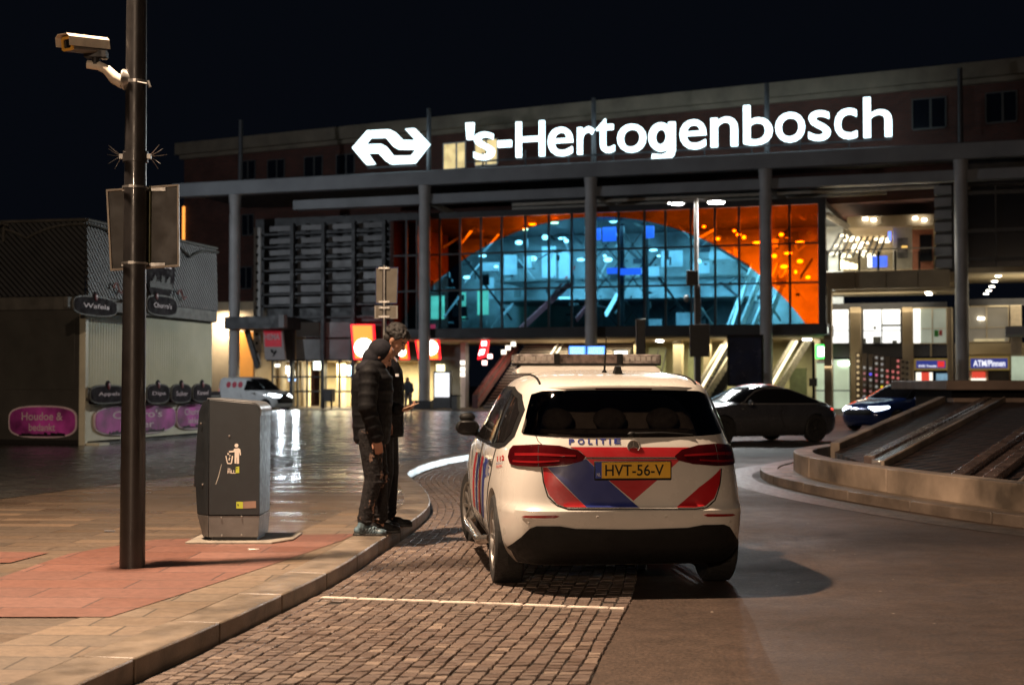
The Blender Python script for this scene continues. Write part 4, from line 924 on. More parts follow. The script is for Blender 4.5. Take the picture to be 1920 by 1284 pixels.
# ------- louvred front at the left
DL = 1.0; m_lou = M('light_louvre', (.22, .22, .23), .45, nz=.25, ns=.4)
fbo('louvre_backing', m_steeld, 478, 782, 405, 612, DL+1.2, DL+1.4, ref=630)
zs_ = [F(630, y, DL)[1] for y in (418, 442, 464, 487, 510, 532, 554, 577)]
for xa, xb in ((498, 545), (551, 603), (609, 660), (666, 716)):
    for k, z in enumerate(zs_):
        if k < 7: mb = MB(); u0, u1 = F(xa, 500, DL)[0], F(xb, 500, DL)[0]; mb.box(u0, u1, DL+.5, DL+.53, z-.32-.1*(k > 2), z-.0); SB(mb, 'louvre_panel', m_lou)
for z in zs_: mb = MB(); mb.box(F(478, 500, DL)[0], F(722, 500, DL)[0], DL+.05, DL+.5, z-.62, z-.50); SB(mb, 'louvre_blade', m_steeld)
for px in (548, 606, 663, 720, 735): mb = MB(); uc = F(px, 500, DL)[0]; mb.box(uc-.11, uc+.11, DL-.1, DL+.2, 0, 11.4); SB(mb, 'facade_post', m_steeld)
# perforated edge post
uc = F(485, 500, DL)[0]; mb = MB(); mb.box(uc-.24, uc+.24, DL-.2, DL-.1, 2.6, 11.2); o = SB(mb, 'perforated_post', M('white_perforated', (.42, .42, .41), .5, nz=.1))
z = 2.9
while z < 11: mb = MB(); mb.cyl((uc, DL-.21, z), (uc, DL-.2-.002, z), .10, .10, 10); mb.build('hole', m_gap, o); z += .55
for x0, x1, y0, y1 in ((555, 600, 604, 632), (610, 657, 604, 632), (555, 600, 636, 674), (610, 657, 636, 674)): fbo('pale_panel', m_pale, x0, x1, y0, y1, DL+.3, DL+.36)
fbo('spandrel', m_steeld, 500, 735, 577, 604, DL+.4, DL+.6, ref=620); fbo('spandrel', m_steeld, 500, 545, 604, 676, DL+.4, DL+.6, ref=620)
# lit shop front below
fbo('shop_wall', M('cream_shop_wall', (.55, .46, .28), .7, nz=.3, ns=.5), 505, 735, 676, 768, DL+7, DL+7.2, ref=620, face=DL)
fbo('shop_floor', m_floor, 505, 735, 766, 768, DL+.5, DL+7, ref=620, face=DL); fbo('shop_ceiling', m_cream, 505, 735, 673, 676, DL+.5, DL+7, ref=620, face=DL)
for px in (530, 574, 640, 692): mb = MB(); uc = F(px, 700, DL+4)[0]; mb.cyl((uc, DL+4, 0), (uc, DL+4, 3.0), .30, .30, 16); SB(mb, 'hall_column', m_cream, smooth=True)
for x0, x1, y0, y1, mt in ((536, 546, 686, 700, EM('shop_glow', (1, .95, .8), 7)), (540, 552, 694, 706, EM('shop_glow', (1, .95, .8), 7)), (541, 553, 710, 714, EM('shop_blue', (.2, .45, 1), 5)), (588, 602, 678, 693, EM('shop_sheet', (.85, 1, .95), 5)), (652, 658, 685, 704, EM('shop_blue2', (.35, .6, 1), 3)), (515, 524, 682, 688, E_w)): fbo('shop_lamp', mt, x0, x1, y0, y1, DL+3, DL+3.1)
for px in (506, 553, 571, 606, 632, 663, 700): mb = MB(); uc = F(px, 700, DL)[0]; mb.box(uc-.05, uc+.05, DL+.3, DL+.42, 0, 3.0); SB(mb, 'shop_mullion', m_steeld)
for z in (1.0, 1.9, 2.93): mb = MB(); mb.box(F(505, 700, DL)[0], F(735, 700, DL)[0], DL+.28, DL+.38, z-.05, z+.05); SB(mb, 'shop_rail', m_steeld)
fbo('red_shop_post', M('red_paint', (.35, .02, .02), .5), 661, 668, 677, 768, DL+.2, DL+.3)
# low wing beside the stall: beige wall, orange lit bay, awning
mb = MB(); mb.box(F(396, 700, 2)[0], F(478, 700, 2)[0], 2, 9, 0, F(430, 566, 2)[1]); SB(mb, 'beige_wing', m_conc)
fbo('orange_bay', EM('orange_bay_light', (1, .40, .06), .42, .4, .6), 449, 474, 622, 742, 1.9, 1.96)
fbo('awning', m_steeld, 420, 522, 593, 616, -1.6, 1.9, ref=470, face=-1.6)
fbo('awning_end', m_lou, 522, 532, 590, 614, -1.6, -1.2)
mb = MB(); mb.bar((F(462, 620, .2)[0], .2, F(462, 616, .2)[1]), (F(484, 700, .2)[0], .2, F(484, 690, .2)[1]), .25, .3); SB(mb, 'slanted_post', m_steeld)
# ------- glass box
u0 = F(738, 500)[0]; u1 = F(1534, 500)[0]; zg0 = 4.72; zg1 = F(1000, 404)[1]
def circ_fit(pts):
    import numpy as np
    A = np.array([[2*x, 2*y, 1] for x, y in pts]); b = np.array([x*x+y*y for x, y in pts]); s = np.linalg.lstsq(A, b, rcond=None)[0]; return s[0], s[1], math.sqrt(s[2]+s[0]**2+s[1]**2)
ex, ez, er = circ_fit([F(*p) for p in ((772, 590), (815, 527), (900, 458), (985, 424), (1080, 410), (1170, 411), (1290, 442), (1400, 507), (1470, 560), (1522, 606))])
def foil(n, l):
    t = n.new('ShaderNodeTexCoord'); s = n.new('ShaderNodeSeparateXYZ'); l.new(t.outputs['Object'], s.inputs[0])
    dx = math_(n, l, 'POWER', math_(n, l, 'ABSOLUTE', math_(n, l, 'SUBTRACT', s.outputs[0], ex)), 2.); dz = math_(n, l, 'POWER', math_(n, l, 'ABSOLUTE', math_(n, l, 'SUBTRACT', s.outputs[2], ez)), 2.)
    r = math_(n, l, 'SQRT', math_(n, l, 'ADD', dx, dz)); k = math_(n, l, 'GREATER_THAN', r, er)
    return mixc(n, l, k, (.28, .55, .68), (.92, .30, .02))
m_foil = TINT('tinted_facade_glass', foil, .12)
mb = MB(); mb.box(u0, u1, .02, .05, zg0, zg1); SB(mb, 'tinted_glazing', m_foil)
for px in (825, 863, 902, 941, 985, 1029, 1072, 1160, 1209, 1248, 1296, 1341, 1386, 1481): mb = MB(); uc = F(px, 500)[0]; mb.box(uc-.06, uc+.06, -.04, .10, zg0, zg1); SB(mb, 'mullion', m_steeld)
for px in (762, 782): mb = MB(); uc = F(px, 500)[0]; mb.box(uc-.06, uc+.06, -.04, .10, zg0, zg1); SB(mb, 'mullion', m_steeld)
for z in (zg0+(zg1-zg0)*.345, zg0+(zg1-zg0)*.675): mb = MB(); mb.box(u0, u1, -.05, .085, z-.05, z+.05); SB(mb, 'transom', m_steeld)
mb = MB(); mb.box(u0-.3, u1+.5, -.35, 12, 4.10, zg0-.01); SB(mb, 'floor_beam', m_steeld, bevel=.03)
mb = MB(); mb.box(u0-.3, u1+.3, -.15, 12, zg1+.01, zg1+.35); SB(mb, 'top_beam', m_steeld)
mb = MB(); mb.box(u0, u1, -.10, .0, zg1+.015, zg1+.10); SB(mb, 'top_rail', M('wet_rail', (.5, .48, .45), .2, .8))
mb = MB(); mb.box(u1+.02, u1+.42, -.12, .30, zg0-.3, zg1+.3); SB(mb, 'end_post', m_steeld)
mb = MB(); mb.box(u0-.2, u0-.02, -.05, 9, zg0, zg1); SB(mb, 'end_wall', m_brick)
mb = MB(); mb.box(u1+.44, u1+.50, -.3, .1, zg0-.55, zg0-.2); SB(mb, 'end_lamp', EM('end_glow', (.9, 1, .85), 4))
# lit hall seen through it
DB = 11.5
mb = MB(); mb.box(u0, -.5, 1.6, 1.8, 4.7, 11.2); SB(mb, 'light_blocker', m_steeld); m_hall = M('hall_wall', (.52, .55, .56), .6, nz=.5, ns=.35); mb = MB(); mb.box(u0-.1, u1+.2, DB, DB+.2, 4.7, 11.6); SB(mb, 'hall_wall', m_hall)  # first box is added to block hall light behind the left panes
random.seed(5)
def hall(name, x0, x1, y0, y1, d, mat, th=.12): return fbo(name, mat, x0, x1, y0, y1, d, d+th)
E_c = EM('hall_lamp', (.95, 1, 1), 11); E_p = EM('hall_poster', (.75, .85, .9), 1.5, .7, .7); E_b = EM('blue_sign', (.10, .20, 1), 2.6); E_y = EM('amber_lamp', (1, .72, .3), 22); E_g = EM('green_screen', (.5, 1, .6), 2.2, .4, 1); E_r = EM('red_screen', (1, .03, .05), 3)
for x, y in ((973, 455), (1000, 485), (1022, 445), (1054, 447), (1062, 452), (1134, 480), (1140, 487), (1225, 469), (1235, 480), (1265, 478), (1089, 487), (1180, 412), (1150, 414), (905, 480), (930, 500), (1310, 490), (875, 520)):
    dd = random.uniform(3, 10); a_, b_ = F(x, y, dd); mb = MB(); mb.ell((a_, dd, b_), (random.uniform(.10, .28), .15, random.uniform(.06, .16)), 12, 8); SB(mb, 'pendant_lamp', E_c)
for x, y in ((998, 420), (985, 430), (1040, 418), (1178, 410), (1385, 440), (1377, 433), (1395, 445), (1478, 475), (1500, 490), (1470, 500), (1492, 510), (1515, 520), (1452, 480), (1345, 448), (1320, 425), (1420, 455), (1500, 455), (1465, 440)):
    dd = random.uniform(2, 9); a_, b_ = F(x, y, dd); mb = MB(); mb.ell((a_, dd, b_), (random.uniform(.08, .26), .15, random.uniform(.05, .12)), 12, 8); SB(mb, 'amber_lamp', E_y)
for x0, x1, y0, y1, d, mt in ((982, 996, 480, 505, 8, E_p), (1016, 1042, 462, 520, 9, E_p), (900, 935, 492, 508, 6, E_p), (945, 968, 478, 515, 7, E_p), (905, 925, 520, 560, 9, E_p), (1048, 1068, 470, 560, 9, E_p), (1118, 1126, 428, 450, 4, E_b), (1130, 1155, 426, 452, 4, E_b), (1212, 1226, 424, 446, 4, E_b), (1138, 1160, 502, 513, 4, E_b), (1163, 1202, 503, 515, 4, E_b), (1268, 1303, 586, 612, 5, E_p), (1212, 1240, 598, 613, 5, E_p), (806, 832, 555, 598, 6, E_g), (785, 792, 555, 598, 6, E_g), (862, 872, 548, 600, 7, E_g), (895, 915, 545, 590, 7, E_g), (778, 790, 609, 616, 5, E_r), (804, 815, 608, 616, 5, E_r), (1240, 1280, 470, 500, 8, E_p), (1300, 1330, 492, 512, 7, E_p), (1330, 1375, 470, 486, 7, E_p), (1212, 1236, 500, 540, 9, E_p)):
    hall('lit_panel', x0, x1, y0, y1, d, mt)
def diag(name, a, b, wd, mat, th=.1, par=None):
    (x0, y0, d0), (x1, y1, d1) = a, b; p = (F(x0, y0, d0)[0], d0, F(x0, y0, d0)[1]); q = (F(x1, y1, d1)[0], d1, F(x1, y1, d1)[1])
    mb = MB(); mb.bar(p, q, th, wd); return SB(mb, name, mat, par)
# clutter of the hall: pale and dark pieces at many depths
random.seed(33); tones = [M('clutter_pale', (.6, .62, .64), .5), M('clutter_grey', (.2, .22, .24), .5), M('clutter_dark', (.03, .035, .045), .5), M('clutter_mid', (.38, .40, .40), .5)]
for k in range(170):
    x = random.uniform(800, 1525); y = random.uniform(425, 606); d = random.uniform(3, 11); w_ = random.choice((2, 4, 7, 14, 22))*random.uniform(.6, 1.3); h_ = random.choice((1.5, 3, 8, 16))*random.uniform(.6, 1.4)
    if random.random() < .22:
        sx = random.choice((-1, 1)); diag('roof_truss', (x-18*random.random()-6, y+sx*random.uniform(4, 26), d), (x+18*random.random()+6, y-sx*random.uniform(4, 26), min(11, d+2)), random.uniform(.06, .16), random.choice(tones), .06)
    else: hall('hall_fitting', x-w_/2, x+w_/2, y-h_/2, y+h_/2, d, random.choice(tones))
# floors, trusses and stairs inside
for y, d in ((520, 6), (560, 7)): mb = MB(); z = F(1150, y, d)[1]; mb.box(F(930, y, d)[0], F(1400, y, d)[0], d, DB, z-.12, z); SB(mb, 'mezzanine', tones[3])
for px in (1112, 1165, 1210): mb = MB(); uc = F(px, 500, 4.5)[0]; mb.box(uc-.16, uc+.16, 4.4, 4.7, 4.7, 11); SB(mb, 'lift_post', m_steeld)
for k in range(3):
    for (xa, xb) in ((1112, 1160), (1165, 1208)):
        a = F(xa, 500, 4.6)[0]; b = F(xb, 500, 4.6)[0]; z = 4.8+2.0*k
        mb = MB(); mb.bar((a, 4.6, z), (b, 4.6, z+1.9), .06, .06); SB(mb, 'lift_brace', m_steeld); mb = MB(); mb.bar((a, 4.65, z+1.9), (b, 4.65, z), .06, .06); SB(mb, 'lift_brace', m_steeld)
m_bal = M('steel_balustrade', (.55, .60, .62), .25, .5, nz=.3, ns=1.4)
for x in (0, 22, 47, 68): diag('escalator_side', (1362+x, 625, 2.5), (1412+x, 500, 8), .55, m_bal)
diag('escalator_light', (1370, 618, 2.4), (1402, 515, 7), .10, EM('escalator_glow', (.9, 1, 1), 4)); diag('escalator_light', (1433, 615, 2.4), (1452, 560, 5), .10, MATS['escalator_glow'])
diag('escalator_light', (1136, 590, 3), (1160, 548, 5), .25, MATS['escalator_glow'])
m_pink = M('pink_handrail', (.6, .12, .13), .5); diag('stair_rail', (975, 618, 4), (1070, 530, 8), .35, m_pink); diag('stair_rail', (1080, 600, 4), (1100, 575, 6), .3, m_pink); diag('stair_rail', (1000, 600, 5), (1078, 500, 10), .12, m_pink)
diag('truss', (1330, 455, 4), (1405, 500, 6), .14, m_steeld); diag('truss', (860, 470, 5), (960, 600, 6), .14, m_steeld); diag('truss', (1235, 520, 6), (1300, 610, 6), .14, m_steeld)
def alight(name, loc, rot, sx, sy, pw, col):
    l = bpy.data.lights.new(name, 'AREA'); l.shape = 'RECTANGLE'; l.size = sx; l.size_y = sy; l.energy = pw; l.color = col
    o = bpy.data.objects.new(name, l); COL.objects.link(o); o.matrix_world = SM @ Matrix.Translation(loc) @ Matrix.Rotation(rot, 4, 'X')
    return o
alight('hall_light', (14, 6, 10.9), 0, 16, 5, 2500, (.9, 1, 1)); alight('hall_light', (20.5, 5, 10.9), 0, 4.5, 6, 2000, (1, .86, .6)); alight('hall_light', (12, 9, 7.0), R(50), 16, 1, 900, (.9, 1, 1)); alight('hall_light', (4.0, 6, 10.9), 0, 6, 5, 1500, (.9, 1, 1))
# ------- ground hall under the glass box
fbo('ground_wall', M('green_cream_wall', (.44, .42, .24), .6, nz=.3, ns=.4), 1062, 1545, 634, 768, 11, 11.3, ref=1300, face=11)
fbo('ground_ceiling', m_conc, 745, 1540, 631, 634, .3, 12, ref=1150, face=.3)
fbo('rear_wall', m_steeld, 735, 872, 634, 768, 9.0, 9.3, ref=800)
for x0, x1 in ((748, 775), (781, 790), (803, 813), (818, 832)): fbo('lit_shop_window', EM('shop_window_light', (1, .9, .5), 3., .2, 1), x0, x1, 683 if x0 < 800 or x0 > 815 else 683, 706, 8.6, 8.8)
for x0, x1 in ((762, 775), (781, 787), (803, 813)): fbo('lit_shop_window', EM('shop_window_low', (1, .85, .55), 1.6, .5, 2), x0, x1, 710, 750, 8.6, 8.8)
for px, wd in ((868, 10), (1195, 14), (1270, 16), (1325, 12), (1530, 12)): fbo('hall_pillar', m_cream if px > 1100 else m_col, px-wd/2, px+wd/2, 634, 768, 5, 5.6, ref=px, bevel=.03)
for x, y, w_ in ((1165, 636, 24), (848, 632, 26), (1235, 639, 10), (1512, 636, 14), (1085, 636, 10)): fbo('ceiling_lamp', E_w2, x-w_/2, x+w_/2, y-1.6, y+1.6, 4, 4.6)
for x0, x1, y0, y1 in ((1216, 1248, 650, 745), (1290, 1312, 655, 745)): fbo('glass_door', M('greenish_door', (.20, .22, .12), .3), x0, x1, y0, y1, 9.5, 9.6)
for x in (1225, 1240, 1132, 1150): diag('brace', (x-8, 735, 9), (x+10, 655, 9), .06, m_steeld)
alight('hall_light', (12, 6, 3.8), 0, 14, 4, 1300, (1, .88, .55)); alight('shop_light', (-6.2, 4.5, 2.75), 0, 6, 3, 2000, (1, .86, .55)); alight('hall_light', (21.5, 6, 4.0), 0, 3, 6, 90, (1, .95, .7))
# stairs up to the hall
ua, ub = F(872, 765, 0)[0], F(1068, 765, 0)[0]+1.5; N = 26; rise = 4.6/N; run = .36
m_st = M('stair_stone', (.10, .085, .075), .45, nz=.25, ns=.8); mb = MB(); prof = [(1.5, 0)]
for k in range(N): prof += [(1.5+run*k, rise*(k+1)), (1.5+run*(k+1), rise*(k+1))]
prof += [(1.5+run*N, 0)]; mb.prism(prof, lambda a, b, c: (c, a, b), ua+.6, ub); stc = SB(mb, 'staircase', m_st); mb = MB()
for k in range(N): mb.box(ua+.62, ub-.02, 1.5+run*k-.02, 1.5+run*k+.05, rise*(k+1)-.045, rise*(k+1)+.012)
mb.build('lit_edge_strip', M('lit_edge_tone', (.62, .52, .46), .6), stc)  # pale strips paint the light on the step edges against dark risers
m_rail = M('dark_red_rail', (.20, .03, .03), .5)
for o_, nm in ((.4, 'handrail'), (3.4, 'handrail')):
    for h in (.5, 1.0): mb = MB(); mb.bar((ua+o_, 1.2, h), (ua+o_, 1.5+run*N, 4.6+h), .07, .07); SB(mb, nm, m_rail if o_ < 1 else m_col)
mb = MB(); mb.prism([(1.2, 0), (1.5+run*N, 4.6), (1.5+run*N, 5.2), (1.2, .8)], lambda a, b, c: (c, a, b), ua, ua+.35); SB(mb, 'stair_parapet', M('dark_red_parapet', (.10, .035, .035), .5, nz=.4, ns=1.5))
E_pk = EM('stair_glow', (1, .55, .5), 5)
for x, y, a in ((918, 668, E_pk), (908, 680, E_pk), (944, 660, E_w), (952, 652, E_w), (962, 645, E_w), (867, 680, E_w), (867, 692, E_w), (867, 702, E_w)): fbo('stair_lamp', a, x-4, x+4, y-4, y+4, 4, 4.1)
# lower escalators
for x in (0, 26, 128, 152): diag('escalator_side', (1300+x, 742, .8), (1366+x, 634, 7), .55, M('warm_balustrade', (.62, .55, .42), .3, .3, nz=.2))
for x in (4, 132): diag('escalator_light', (1306+x, 736, .7), (1362+x, 640, 6.5), .12, EM('escalator_warm', (1, .88, .62), 2.2))
for k in range(14): fr = k/14; mb = MB(); d = 1.0+6*fr; ux = F(1316+56*fr, 742-106*fr, d)[0]; z = F(1316+56*fr, 742-106*fr, d)[1]; mb.box(ux-.1, ux+1.0, d, d+.45, z-.35, z-.05); SB(mb, 'escalator_step', m_steeld)
# ------- right wing
DR = 3.0
fbo('corner_pillar', m_conc, 1545, 1559, 540, 768, .9, 1.6, ref=1552, bevel=.03)
zb0 = F(1650, 541, 1.0)[1]; zb1 = F(1650, 508, 1.0)[1]
uA = F(1546, 500, 1)[0]; uB = F(1782, 500, 1)[0]; uC = F(1800, 500, 1)[0]
for k in range(4):
    a = uA+(uB-uA)*k/4; b = uA+(uB-uA)*(k+1)/4-.03; mb = MB(); mb.box(a, b, 1.0, 1.5, zb0, zb1); SB(mb, 'concrete_beam', m_conc, bevel=.02)
mb = MB(); mb.box(uA, uC, 1.5, 12, zb0+.3, zb1-.1); SB(mb, 'terrace_floor', m_conc)
mb = MB(); mb.box(uA, uC-.3, 1.6, 5.2, zb0-.15, zb0-.02); SB(mb, 'soffit', m_cream)
# open upper floor: ceiling, downlights, back wall, poster wall, rail
fbo('terrace_ceiling', m_conc, 1590, 1754, 404, 425, 4, 12, ref=1670, face=4)
fbo('terrace_back', M('terrace_back_wall', (.20, .17, .12), .6, nz=.5, ns=.5), 1546, 1756, 404, 512, 11.6, 11.8, ref=1650, face=8)
for x, y in ((1624, 410), (1718, 409), (1640, 412), (1735, 412)): fbo('downlight', E_w2, x-4, x+4, y-2, y+2, 3.8, 3.9)
diag('ceiling_strut', (1548, 402, 3), (1592, 427, 3.2), .35, m_lbeam)
m_lat = EM('lattice_lamp', (1, .85, .58), 3.5)
random.seed(8)
for k in range(16): x = random.uniform(1556, 1660); y = random.uniform(440, 478); fbo('roof_lattice', m_lat, x-random.uniform(4, 16), x+random.uniform(4, 16), y-1.2, y+1.2, 9+random.random()*2, 11.2)
for k in range(9): diag('roof_lattice_bar', (1550+12*k, 482, 8.5), (1575+11*k, 438, 9.2), .10, m_frame)
for x in (1580, 1588, 1597, 1604): fbo('lit_counter', EM('counter_glow', (1, .8, .4), 6), x-3, x+4, 488+(x-1580)*.3, 504, 8.2, 8.4)
fbo('blue_screen', EM('blue_screen', (.06, .13, .75), 2.2, .3, 3), 1636, 1665, 480, 501, 6.0, 6.1); fbo('white_screen', EM('white_screen', (1, 1, 1), 2.5), 1628, 1637, 480, 501, 6.05, 6.1)
fbo('poster_wall', M('white_wall', (.55, .53, .50), .6, nz=.06), 1676, 1712, 421, 505, 4.4, 4.6, bevel=.02)
o = fbo('poster', M('grey_poster', (.16, .16, .18), .5, nz=.5, ns=3), 1684, 1704, 446, 484, 4.37, 4.39); fbo('poster_strip', EM('amber_strip', (1, .6, .15), 1.2), 1692, 1703, 461, 466, 4.34, 4.36)
fbo('blue_strip', E_b, 1667, 1672, 434, 452, 4.2, 4.3); fbo('pink_wall', M('salmon_wall', (.5, .2, .13), .6), 1712, 1752, 430, 505, 5.2, 5.3); fbo('terrace_door', m_wdark, 1726, 1749, 440, 490, 5.1, 5.18)
for px in (1552, 1575, 1612, 1648, 1680, 1725): fbo('rail_post', m_frame, px-2, px+2, 470, 508, 1.2, 1.25)
fbo('terrace_rail', M('rail_pale', (.5, .46, .38), .4), 1548, 1754, 466, 468.5, 1.15, 1.22, ref=1650); mb = MB(); mb.box(uA, F(1754, 500, 1)[0], 1.18, 1.2, zb1+.1, zb1+1.0); SB(mb, 'rail_glass', TINT('clear_glass', (.9, .92, .92), .1))
alight('terrace_light', (25.5, 6.5, 10.4), 0, 5, 5, 330, (1, .85, .6))
# dark louvred block and glazed block at the far right
for k in range(7): fbo('dark_louvre', m_steelg, 1754, 1786, 348+23*k, 364+23*k, 1.2, 1.8, ref=1770)
fbo('dark_block', m_steeld, 1756, 1790, 345, 512, 1.9, 3, ref=1772)
fbo('dark_glazing', m_wdark, 1812, 2000, 345, 508, 2.0, 2.2, ref=1860)
for y in (357, 428, 482, 500): fbo('glazing_transom', m_frame, 1812, 2000, y, y+7, 1.85, 1.98, ref=1860)
fbo('glazing_post', m_frame, 1868, 1870.5, 345, 508, 1.8, 1.86); fbo('dark_fascia', m_steeld, 1812, 2000, 284, 345, 1.4, 4, ref=1860)
# coffered ceiling with a row of downlights over the passage
mb = MB(); zc_ = F(1860, 512, 1.2)[1]; mb.box(F(1812, 500, 1)[0], 44, 1.0, 9.0, zc_, zc_+.3); SB(mb, 'passage_ceiling', m_cream)
for k, (x, y) in enumerate(((1872, 518), (1865, 528), (1860, 537.5), (1854, 545), (1849, 551))):
    o_ = SI @ Vector((0, 0, HC)); r_ = SI.to_3x3() @ ray(x, y); p_ = o_+r_*((zc_-.04-o_.z)/r_.z); mb = MB(); mb.cyl((p_.x, p_.y, zc_-.06), (p_.x, p_.y, zc_-.01), .15, .15, 14); SB(mb, 'downlight', E_w2)
for x, y in ((1741, 546), (1741, 553)): uu = F(x, y, 3)[0]; mb = MB(); mb.cyl((uu, 2.5+(y-546)*.2, zb0-.22), (uu, 2.5+(y-546)*.2, zb0-.16), .16, .16, 12); SB(mb, 'downlight', E_w2)
fbo('dark_lintel', m_steeld, 1559, 1776, 568, 578, DR, DR+.4, ref=1650); fbo('dark_lintel', m_steeld, 1812, 2000, 560, 572, DR+1.5, DR+1.9, ref=1870)
# window band: lit offices between concrete piers
for x0, x1 in ((1594, 1614), (1692, 1712), (1776, 1786)): fbo('pier', m_conc, x0, x1, 576, 768, DR-.3, DR+.6, bevel=.03)
def lit_window(x0, x1, y0, y1, pane, ms=(.5,), hs=(.6,), d=DR, fr=m_frame):
    u0, zt = F(x0, y0, d); u1 = F(x1, y0, d)[0]; zb = F((x0+x1)/2, y1, d)[1]; f = MB()
    f.box(u0, u0+.06, d-.06, d+.06, zb, zt); f.box(u1-.06, u1, d-.06, d+.06, zb, zt); f.box(u0+.06, u1-.06, d-.06, d+.06, zt-.06, zt); f.box(u0+.06, u1-.06, d-.06, d+.06, zb, zb+.06)
    for m in ms: a = u0+(u1-u0)*m; f.box(a-.03, a+.03, d-.05, d+.05, zb+.06, zt-.06)
    for h in hs: z = zt-(zt-zb)*h; f.box(u0+.06, u1-.06, d-.047, d+.047, z-.02, z+.02)
    o = SB(f, 'window', fr); p = MB(); p.box(u0+.06, u1-.06, d+.0, d+.02, zb+.06, zt-.06); p.build('pane', pane, o); return o
E_off = EM('lit_office', (1, 1, .95), 1.5, .12, .8); E_off2 = EM('dim_office', (.55, .60, .48), .42, .3, .7); E_off3 = EM('grey_office', (.40, .36, .28), .28, .4, .7)
lit_window(1559, 1593, 579, 645, E_off, (), (.62,)); lit_window(1617, 1690, 579, 645, E_off, (.5,), (.62,))
lit_window(1713, 1776, 577, 645, E_off2, (.56,), (.58,), fr=m_cream); fbo('lit_curtain', E_off, 1713, 1726, 579, 643, DR-.09, DR-.07)
for x0, x1, y0, y1 in ((1652, 1688, 608, 612), (1637, 1652, 631, 643), (1673, 1682, 638, 644), (1618, 1624, 634, 643), (1638, 1643, 612, 617)): fbo('desk_item', M('office_things', (.15, .17, .17), .6), x0, x1, y0, y1, DR-.09, DR-.07)
for x0, x1, y0, y1, c in ((1752, 1760, 619, 631, (.05, .3, .05)), (1761, 1767, 619, 629, (.5, .08, .08))): fbo('coloured_note', M('note_%d' % x0, c, .6), x0, x1, y0, y1, DR-.13, DR-.11)
for x0, x1 in ((1559, 1593), (1617, 1692)): fbo('dark_spandrel', m_steeld, x0, x1, 646, 670, DR, DR+.1)
fbo('grey_spandrel', M('blue_grey_panel', (.07, .08, .10), .5), 1713, 1776, 647, 668, DR, DR+.1); fbo('spandrel_frame', m_cream, 1744, 1747, 645, 668, DR-.06, DR-.02)
lit_window(1814, 1892, 574, 642, E_off3, (.46,), (.60,), DR+1.5, m_cream); fbo('office_lamp', E_w2, 1834, 1846, 595, 599, DR+1.38, DR+1.42)
fbo('sill_light', E_cream, 1826, 1884, 635, 640, DR+1.4, DR+1.43)
fbo('pier', M('cream_pier', (.6, .5, .36), .6), 1895, 1916, 572, 768, DR+1.0, DR+1.7, bevel=.03); fbo('cream_band', m_cream, 1790, 2000, 643, 664, DR+1.4, DR+2, ref=1850); fbo('right_wall', m_cream, 1790, 2000, 664, 768, DR+2.4, DR+2.6, ref=1850)
fbo('awning', m_steelg, 1886, 2000, 611, 627, -.6, DR+.9, ref=1910, face=-.6)
# ground floor shops at the right
m_door = EM('lit_glass_door', (.72, .85, .62), .62, .35, .8)
fbo('lit_door', m_door, 1530, 1560, 676, 765, DR, DR+.1); fbo('lit_door', m_door, 1562, 1592, 674, 766, DR, DR+.1); fbo('door_post', m_steeld, 1559.5, 1562, 672, 768, DR-.1, DR); fbo('door_rail', m_steeld, 1528, 1594, 731, 733, DR-.1, DR-.02, ref=1560); fbo('door_head_lamp', E_cool, 1572, 1592, 678, 684, DR-.12, DR-.06)
fbo('green_wall', M('green_door', (.16, .18, .08), .4), 1480, 1512, 690, 768, DR+2, DR+2.2)
# perforated wall with coloured lamps
m_perf = M('perforated_bronze', (.15, .12, .09), .5, .3, nz=.2, ns=.8); m_perf2 = M('perforated_cream', (.5, .42, .28), .5, nz=.1)
pal = [(1, .75, .4), (.9, .95, 1), (.25, .2, 1), (1, .25, .25), (.35, .3, .25), (1, .28, .24), (1, .30, .26), (1, .4, .34)]
random.seed(21)
xs = [1609, 1621, 1632.5, 1643.5, 1654, 1664, 1674.5, 1684, 1693, 1701]
for k, x in enumerate(xs):
    yt = 661+max(0, k-0)*1.5; o = fbo('perforated_panel', m_perf if k < 8 else m_perf2, x-5, x+4, yt, 768, DR-1.0, DR-.8)
    for j in range(10):
        y = yt+5+j*10.8
        if k in (1, 2, 5, 6) and j < 2: continue
        if k == 0: c, s = (1, .75, .4), 1.6
        elif k >= 8: c, s = (.10, .08, .06), .02
        elif k in (5, 6, 7): c, s = (1, .26, .24), 1.6
        else: c, s = random.choice([(.95, .95, .9), (.8, .8, .8), (.3, .28, .25), (.9, .4, .4)]), .8
        if (k, j) == (4, 5): c, s = (1, .85, .02), 3.
        if (k, j) == (2, 3): c, s = (.15, .12, 1), 3.
        if (k, j) == (3, 3): c, s = (.9, .2, .4), 2.
        key = 'dot_%d_%d_%d' % tuple(int(q*99) for q in c)
        uu, zz = F(x, y, DR-1.0); mb = MB(); mb.cyl((uu, DR-1.04, zz), (uu, DR-1.005, zz), .062, .078, 10); mb.build('round_lamp', EM(key, c, s*.32), o)
